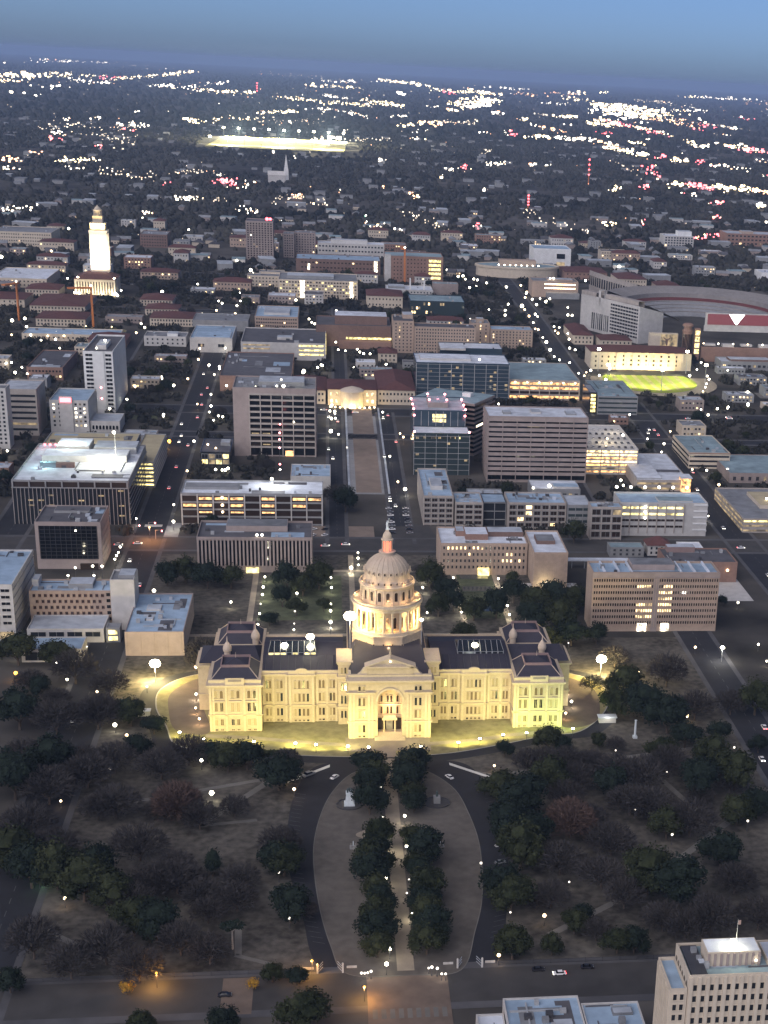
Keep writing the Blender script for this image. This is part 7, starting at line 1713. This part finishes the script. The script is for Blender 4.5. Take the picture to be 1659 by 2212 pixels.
# ------------------------------------------------------------------ vehicles
def car_proto(paint, label, lights=False):
    t = thing('parked_car' if not lights else 'moving_car', label, 'car', (0, 0, 0))
    b = MB(); b.frustum((-2.25, 2.25, -.9, .9), (-2.2, 2.2, -.88, .88), .35, .62); b.frustum((-2.2, 2.2, -.88, .88), (-2.05, 2.05, -.82, .82), .62, .92); b.build('body', paint, t)
    b = MB(); b.frustum((-1.5, 1.25, -.80, .80), (-.95, .7, -.66, .66), .92, 1.38); b.build('window_band', 'glass_black', t)
    b = MB(); b.box(-.93, .68, -.65, .65, 1.38, 1.45); b.build('roof', paint, t)
    w = MB(); w.tube((0, -.1, 0), (0, .1, 0), .33, .33, 10); wme = w.mesh('wheel', 'tyre')
    for sx in (-1.4, 1.4):
        for sy in (-.82, .82): put('wheel', wme, t, (sx, sy, .33))
    for sy in (-.6, .6):
        b = MB(); b.box(2.2, 2.27, sy - .18, sy + .18, .6, .78, 0, True); b.build('headlight', 'lamp_white' if lights else 'marble', t)
        b = MB(); b.box(-2.29, -2.22, sy - .16, sy + .16, .62, .8, 0, True); b.build('tail_light', 'tail_lamp' if lights else 'seat_red', t)
    return t
CP = {c: car_proto(c, '') for c in ('car_white', 'car_dark', 'car_grey', 'car_red')}
used = set()
def car(c, x, y, z, rz, label, group=None, scale=1.0):
    p_ = CP[c]
    if c in used: t = dup(p_, (x, y, z), rz, scale, label, group)
    else:
        used.add(c); t = p_; t.location = (x, y, z); t.rotation_euler = (0, 0, rz); t.scale = (scale,) * 3; t['label'] = label
    if group: t['group'] = group
    elif 'group' in t: del t['group']
    return t
car('car_white', -25, -86, .1, R(55), 'white car stopped on the west side of the oval drive')
car('car_white', 24, -88, .1, R(120), 'white car on the east side of the oval drive')
car('car_grey', -36, -83, .1, R(40), 'grey van-sized car by the stop line west of the oval drive', None, 1.35)
car('car_grey', 38, -166, .1, R(15), 'grey car in a bay on the east side of the oval drive')
car('car_white', 39, -152, .1, R(15), 'lone white car in an angled bay east of the oval drive', None, .8)
car('car_dark', -61, -251, .14, 0, 'dark car parked on the front street at left')
mc = car_proto('car_white', 'white car driving on the front street with head and tail lamps lit', True); mc.location = (50, -246, .14); mc.rotation_euler = (0, 0, R(183))
car('car_dark', 43, -243, .14, 0, 'dark car parked just left of the white car on the front street')
car('car_dark', 60, -242.6, .14, 0, 'dark car parked just right of the white car on the front street')
car('car_red', -62, -274, .14, 0, 'red car at the bottom edge on the side road', None)
car('car_white', -44, -274, .14, 0, 'white car at the bottom edge left of the brick avenue')
rr = random.Random(14)
for name, horiz, c0, lo, hi, cnt in (('the left avenue', 0, -140, -30, 900, 16), ('the cross street behind the offices', 1, 263, -330, 330, 16), ('the street right of the mall', 0, 20.5, 285, 630, 7), ('the street left of the mall', 0, -22, 285, 630, 5), ('the right-hand avenue', 0, 246, 170, 690, 10), ('the street before the museum', 1, 640, -300, 330, 10), ('the street at the right edge of the lawns', 0, 172, -200, 220, 5)):
    for i in range(cnt):
        s_ = rr.choice([-1, 1]); p = rr.uniform(lo, hi); off = s_ * rr.choice([2.2, 5.4])
        x, y = (p, c0 - off) if horiz else (c0 + off, p)
        dup(mc, (x, y, terr(y) + .16), (0 if s_ > 0 else math.pi) if horiz else (math.pi / 2 if s_ > 0 else -math.pi / 2), 1.15, 'lit car on ' + name, 'lit cars on ' + name)
rr = random.Random(12)
for i in range(16): c = rr.choice(['car_white', 'car_dark', 'car_grey']); car(c, 14 + (i % 2) * 11 + rr.uniform(-.5, .5), 288 + (i // 2) * 8.5, .22, R(8), {'car_white': 'white', 'car_dark': 'dark', 'car_grey': 'grey'}[c] + ' car parked in the lot behind the dome', 'cars in the lot behind the dome')
for i in range(40):
    c = rr.choice(['car_white', 'car_dark', 'car_grey', 'car_grey']); x0, x1, y0, y1, z = CARROOF
    car(c, x0 + 4 + (i % 8) * 5, y0 + 6 + (i // 8) * 15.5, z + .05, R(90), {'car_white': 'white', 'car_dark': 'dark', 'car_grey': 'grey'}[c] + ' car parked on the amber-lit garage roof', 'cars on the garage roof')
for i in range(10): c = rr.choice(['car_white', 'car_dark', 'car_grey']); car(c, -58 + (i % 5) * 7, 282 + (i // 5) * 14, .12, R(rr.uniform(0, 90)), {'car_white': 'white', 'car_dark': 'dark', 'car_grey': 'grey'}[c] + ' vehicle on the building ground left of the dome tip', 'vehicles on the building ground')
for i in range(22): c = rr.choice(['car_white', 'car_dark', 'car_grey']); car(c, 262 + (i % 6) * 9, 70 + (i // 6) * 16, .1, R(90), {'car_white': 'white', 'car_dark': 'dark', 'car_grey': 'grey'}[c] + ' car in the lot at the right edge', 'cars in the lot at the right edge')

# ------------------------------------------------------------------ monuments, gates and small things of the grounds
t = thing('monument', 'pale stone monument with a dark figure group in a round bed west of the walk', 'monument', (-19, -112, .2))
m_ = MB(); m_.lathe([(5.6, 0), (5.6, .5), (5.0, .5), (5.0, .2)], 28); m_.build('ring_bed', 'metal_dark', t); m_ = MB(); m_.box(-2.2, 2.2, -2.2, 2.2, 0, .9); m_.frustum((-1.7, 1.7, -1.7, 1.7), (-1.2, 1.2, -1.2, 1.2), .9, 5.2); m_.box(-1.5, 1.5, -1.5, 1.5, 5.2, 5.7); m_.build('pedestal', 'marble', t)
m_ = MB()
for dx, dy in ((-.8, -.4), (.8, -.3), (0, .5)): m_.lathe([(.3, 5.7), (.35, 6.6), (.42, 7.2), (.15, 7.45), (.2, 7.7), (.05, 7.95)], 8, dx, dy)
m_.build('figures', 'bronze', t)
t = thing('monument', 'dark bronze monument in a round bed half hidden by oaks east of the walk', 'monument', (17, -112, .2)); m_ = MB(); m_.lathe([(5.6, 0), (5.6, .5), (5.0, .5), (5.0, .2)], 28); m_.build('ring_bed', 'metal_dark', t); m_ = MB(); m_.box(-1.4, 1.4, -1.4, 1.4, 0, 3); m_.build('pedestal', 'concrete_grey', t); m_ = MB(); m_.lathe([(.5, 3), (.4, 4.4), (.5, 5.0), (.15, 5.3), (.22, 5.6), (.05, 5.9)], 8); m_.build('figure', 'bronze', t)
for sx, lab in ((-18, 'small blue-grey field gun on the oval lawn west of the walk'), (16, 'small blue-grey field gun on the oval lawn east of the walk')):
    t = thing('field_gun', lab, 'cannon', (sx, -150, .2)); m_ = MB(); m_.tube((0, -.6, 1.1), (0, 2.2, 1.6), .24, .14, 8); m_.build('barrel', 'marble', t)
    for s in (-.9, .9): m_ = MB(); m_.tube((s - .08, 0, .9), (s + .08, 0, .9), .9, .9, 14); m_.build('wheel', 'fin_grey', t)
    m_ = MB(); m_.tube((0, -.4, 1), (0, -2.4, .2), .14, .1, 6); m_.build('trail', 'fin_grey', t); m_ = MB(); m_.box(-1.4, 1.4, -1.6, 1.6, 0, .25); m_.build('base', 'concrete_grey', t)
t = thing('column_monument', 'slim white column standing right of the floodlit east lawn', 'monument', (113, -48, 0)); m_ = MB(); m_.box(-1, 1, -1, 1, 0, 1.2); m_.lathe([(.55, 1.2), (.45, 8.6), (.7, 9)], 12); m_.build('column', 'marble', t)
for sx, lab in ((-27, 'pale steel gate and barriers at the west mouth of the oval drive'), (20, 'pale steel gate and barriers at the east mouth of the oval drive')):
    t = thing('gate', lab, 'gate', (sx, -239.5, .1))
    for x in (-4.2, 4.2): m_ = MB(); m_.box(x - .3, x + .3, -.3, .3, 0, 3.2); m_.lathe([(.1, 3.2), (.4, 3.5), (.05, 3.9)], 8, x, 0); m_.build('gate_post', 'concrete_pale', t)
    for x, a in ((-4, 65), (4, 115)):
        for z in (.4, 1.5, 2.4): m_ = MB(); m_.tube((0, 0, z), (3.6 * math.cos(R(a)), 3.6 * math.sin(R(a)), z), .1, .1, 4); m_.build('gate_rail', 'roof_pale', t, (x, 0, 0))
    for x in (-8, -6.4, 6.4, 8): m_ = MB(); m_.box(x - .9, x + .9, 2.4, 2.7, .1, .9); m_.build('barrier', 'concrete_pale', t)
m_ = MB()
t = thing('fence', 'dark iron fence along the front street before the lawns', 'fence', (0, -238.6, .1))
for k in range(46):
    x = -126 + k * 6
    if -36 < x < 30: continue
    m_ = MB(); m_.box(x - .08, x + .08, -.08, .08, 0, 1.9); m_.build('fence_post', 'metal_dark', t)
    for z in (.3, 1.6): m_ = MB(); m_.box(x + .08, x + 5.92, -.04, .04, z, z + .12); m_.build('fence_rail', 'metal_dark', t)
t = thing('kiosk', 'small pale roofed booth at the east bend of the circular drive', 'booth', (103, -29, .3)); m_ = MB(); m_.box(-4, 4, -1.8, 1.8, 0, 2.6); m_.build('booth', 'concrete_pale', t); m_ = MB(); m_.box(-4.5, 4.5, -2.3, 2.3, 2.6, 3.0); m_.build('roof', 'roof_white', t); point(t, (0, -3.5, 4), 500, (1, .95, .8), .3)
t = thing('kiosk', 'small pale roofed booth at the west bend of the circular drive', 'booth', (-112, -14, .1)); m_ = MB(); m_.box(-3, 3, -1.4, 1.4, 0, 2.4); m_.build('booth', 'concrete_pale', t); m_ = MB(); m_.box(-3.4, 3.4, -1.8, 1.8, 2.4, 2.8); m_.build('roof', 'roof_white', t)
t = thing('sky_antenna', 'thin dark mast with pink lamps before the brown gridded office', 'mast', (-62, 418, 1.8)); m_ = MB(); m_.tube((0, 0, 0), (0, 0, 30), .3, .12, 5); m_.build('mast', 'metal_dark', t)
for z, k in ((30, 'lamp_pink'), (24, 'lamp_pink'), (12, 'lamp_pink'), (8, 'lamp_white')): m_ = MB(); m_.lathe([(.05, z - .8), (.8, z), (.05, z + .8)], 6); m_.build('beacon', k, t)
for k, (x, y) in enumerate(((-150, 284), (-141, 290), (-135, 272))):
    t = thing('traffic_signal', ['left', 'middle', 'right'][k] + ' traffic signal at the orange-lit crossing behind the black glass box', 'signal', (x, y, .12)); m_ = MB(); m_.tube((0, 0, 0), (0, 0, 6), .14, .1, 6); m_.tube((0, 0, 5.8), (4, 0, 6), .08, .06, 5); m_.build('pole', 'metal_grey', t); m_ = MB(); m_.box(3.7, 4.3, -.2, .2, 4.8, 6); m_.build('signal_head', 'metal_dark', t); m_ = MB(); m_.lathe([(.05, 5.0), (.55, 5.6), (.05, 6.2)], 6, 4, -.5); m_.build('red_light', 'lamp_pink', t)
t = thing('street_lamp', 'strong orange lamp over the crossing behind the black glass box', 'lamp', (-138, 268, .1)); m_ = MB(); m_.tube((0, 0, 0), (0, 0, 9), .14, .1, 6); m_.build('pole', 'metal_dark', t); m_ = MB(); m_.lathe([(.05, 8.6), (.6, 9), (.05, 9.4)], 8); m_.build('lamp_head', 'lamp_sodium', t); point(t, (0, 0, 8.2), 16000, (1, .40, .13), .3)
for k, (x, y, p_, side) in enumerate(((-83, -243, 5200, 'left'), (-33, -239, 3600, 'right'), (-16, -256, 4200, 'avenue'))):
    t = thing('street_lamp', {'left': 'amber lamp in the leftmost glowing tree on the front street', 'right': 'amber lamp in the glowing tree by the brick crossing', 'avenue': 'amber lamp at the mouth of the brick avenue'}[side], 'lamp', (x, y - 1.5, .1)); m_ = MB(); m_.tube((0, 0, 0), (0, 0, 5.4), .12, .08, 6); m_.build('pole', 'metal_dark', t); m_ = MB(); m_.lathe([(.05, 5.2), (.45, 5.6), (.05, 6)], 8); m_.build('lamp_head', 'lamp_sodium', t); point(t, (0, 0, 4.6), p_, (1, .50, .12), .3)

# ------------------------------------------------------------------ distant lights
FM = {'w': 'far_white', 'y': 'far_yellow', 'o': 'far_orange', 'r': 'far_red', 'd': 'far_dim', 'g': 'far_green', 't': 'far_green'}
order = ['far_white', 'far_yellow', 'far_orange', 'far_red', 'far_dim', 'far_green']
b = MB(); rr = random.Random(31)
for line in FAR.strip().splitlines():
    q = line.split(); x0, y0, x1, y1, n, dy = (float(v) for v in q[:6]); c, size = q[6], float(q[7])
    for i in range(int(n * 2.6)):
        t = rr.random(); x = x0 + (x1 - x0) * t; y = y0 + (y1 - y0) * t + rr.gauss(0, dy * .5); y = max(y, 1500); x += rr.gauss(0, (y + 690) * .0016)
        d = y + 690; s = d * .00036 * size * rr.choice([.22, .28, .34, .4, .46, .55, .7, 1.0]); wd = s * rr.uniform(.8, 1.7)
        cc = c if rr.random() < .8 else rr.choice('wyod')
        z = terr(y) + (4 + d * .0010) * rr.uniform(.6, 1.6); hh = max(1.0, s * rr.uniform(.7, 1.2))
        b.box(x - wd, x + wd, y - 2, y + 2, z, z + hh * 2.0, order.index(FM[cc]), True)
# scattered single lights of the neighbourhoods
for i in range(420):
    y = 1300 + (rr.random() ** 1.1) * 16000; d = y + 690; x = -25 + d * rr.uniform(-.34, .43); s = d * .00018 * rr.uniform(.4, 1.2); z = terr(y) + 4 + d * .0012
    b.box(x - s, x + s, y - 1, y + 1, z, z + 2 * s, order.index(rr.choice(['far_dim', 'far_dim', 'far_white', 'far_orange', 'far_dim'])), True)
tag(b.build('distant_city_lights', order), kind='stuff')

# ------------------------------------------------------------------ which one is which
NTH = ['leftmost', 'second from left', 'third from left', 'fourth from left', 'fifth from left', 'sixth from left', 'seventh from left', 'eighth from left', 'ninth from left', 'tenth from left', 'eleventh from left', 'rightmost']
TIER = ['nearest', 'second-nearest', 'third-nearest', 'fourth-nearest', 'fifth-nearest', 'sixth-nearest', 'seventh-nearest', 'eighth-nearest', 'ninth-nearest', 'tenth-nearest', 'eleventh-nearest', 'twelfth-nearest']
bpy.context.view_layer.update()
same = {}
for o in SC.objects:
    if o.parent is None and 'label' in o and 'group' in o and 'category' in o: same.setdefault(o['label'], []).append(o)
for lab, os_ in same.items():
    if len(os_) < 2: continue
    P = [(world_to_camera_view(SC, cam, o.matrix_world.translation), o) for o in os_]
    P = [(c.y, c.x, o) for c, o in P if -.05 < c.x < 1.05 and -.05 < c.y < 1.05]
    P.sort(key=lambda q: q[0])
    nt_ = max(1, math.ceil(len(P) / 11)); 
    if nt_ > 12: continue
    for j in range(nt_):
        row = sorted(P[len(P) * j // nt_: len(P) * (j + 1) // nt_], key=lambda q: q[1])
        for i, q in enumerate(row):
            pos = NTH[i] if i < len(row) - 1 or i == 0 else 'rightmost'
            q[2]['label'] = lab + ', ' + pos + (' of the ' + TIER[j] + ' row' if nt_ > 1 else '')

# ------------------------------------------------------------------ air
if HAZE > 0:
    hz = MB(); hz.box(-40000, 40000, -1600, 62000, -6, 330, 0, True)
    m = bpy.data.materials.new('haze_air'); m.use_nodes = True; t_ = m.node_tree
    for n_ in list(t_.nodes): t_.nodes.remove(n_)
    ou = t_.nodes.new('ShaderNodeOutputMaterial'); pv_ = t_.nodes.new('ShaderNodeVolumePrincipled')
    pv_.inputs['Color'].default_value = (.40, .56, .88, 1); pv_.inputs['Density'].default_value = HAZE; pv_.inputs['Anisotropy'].default_value = 0.0
    t_.links.new(pv_.outputs[0], ou.inputs['Volume']); MATS['haze_air'] = m
    tag(hz.build('haze', 'haze_air'), kind='stuff')
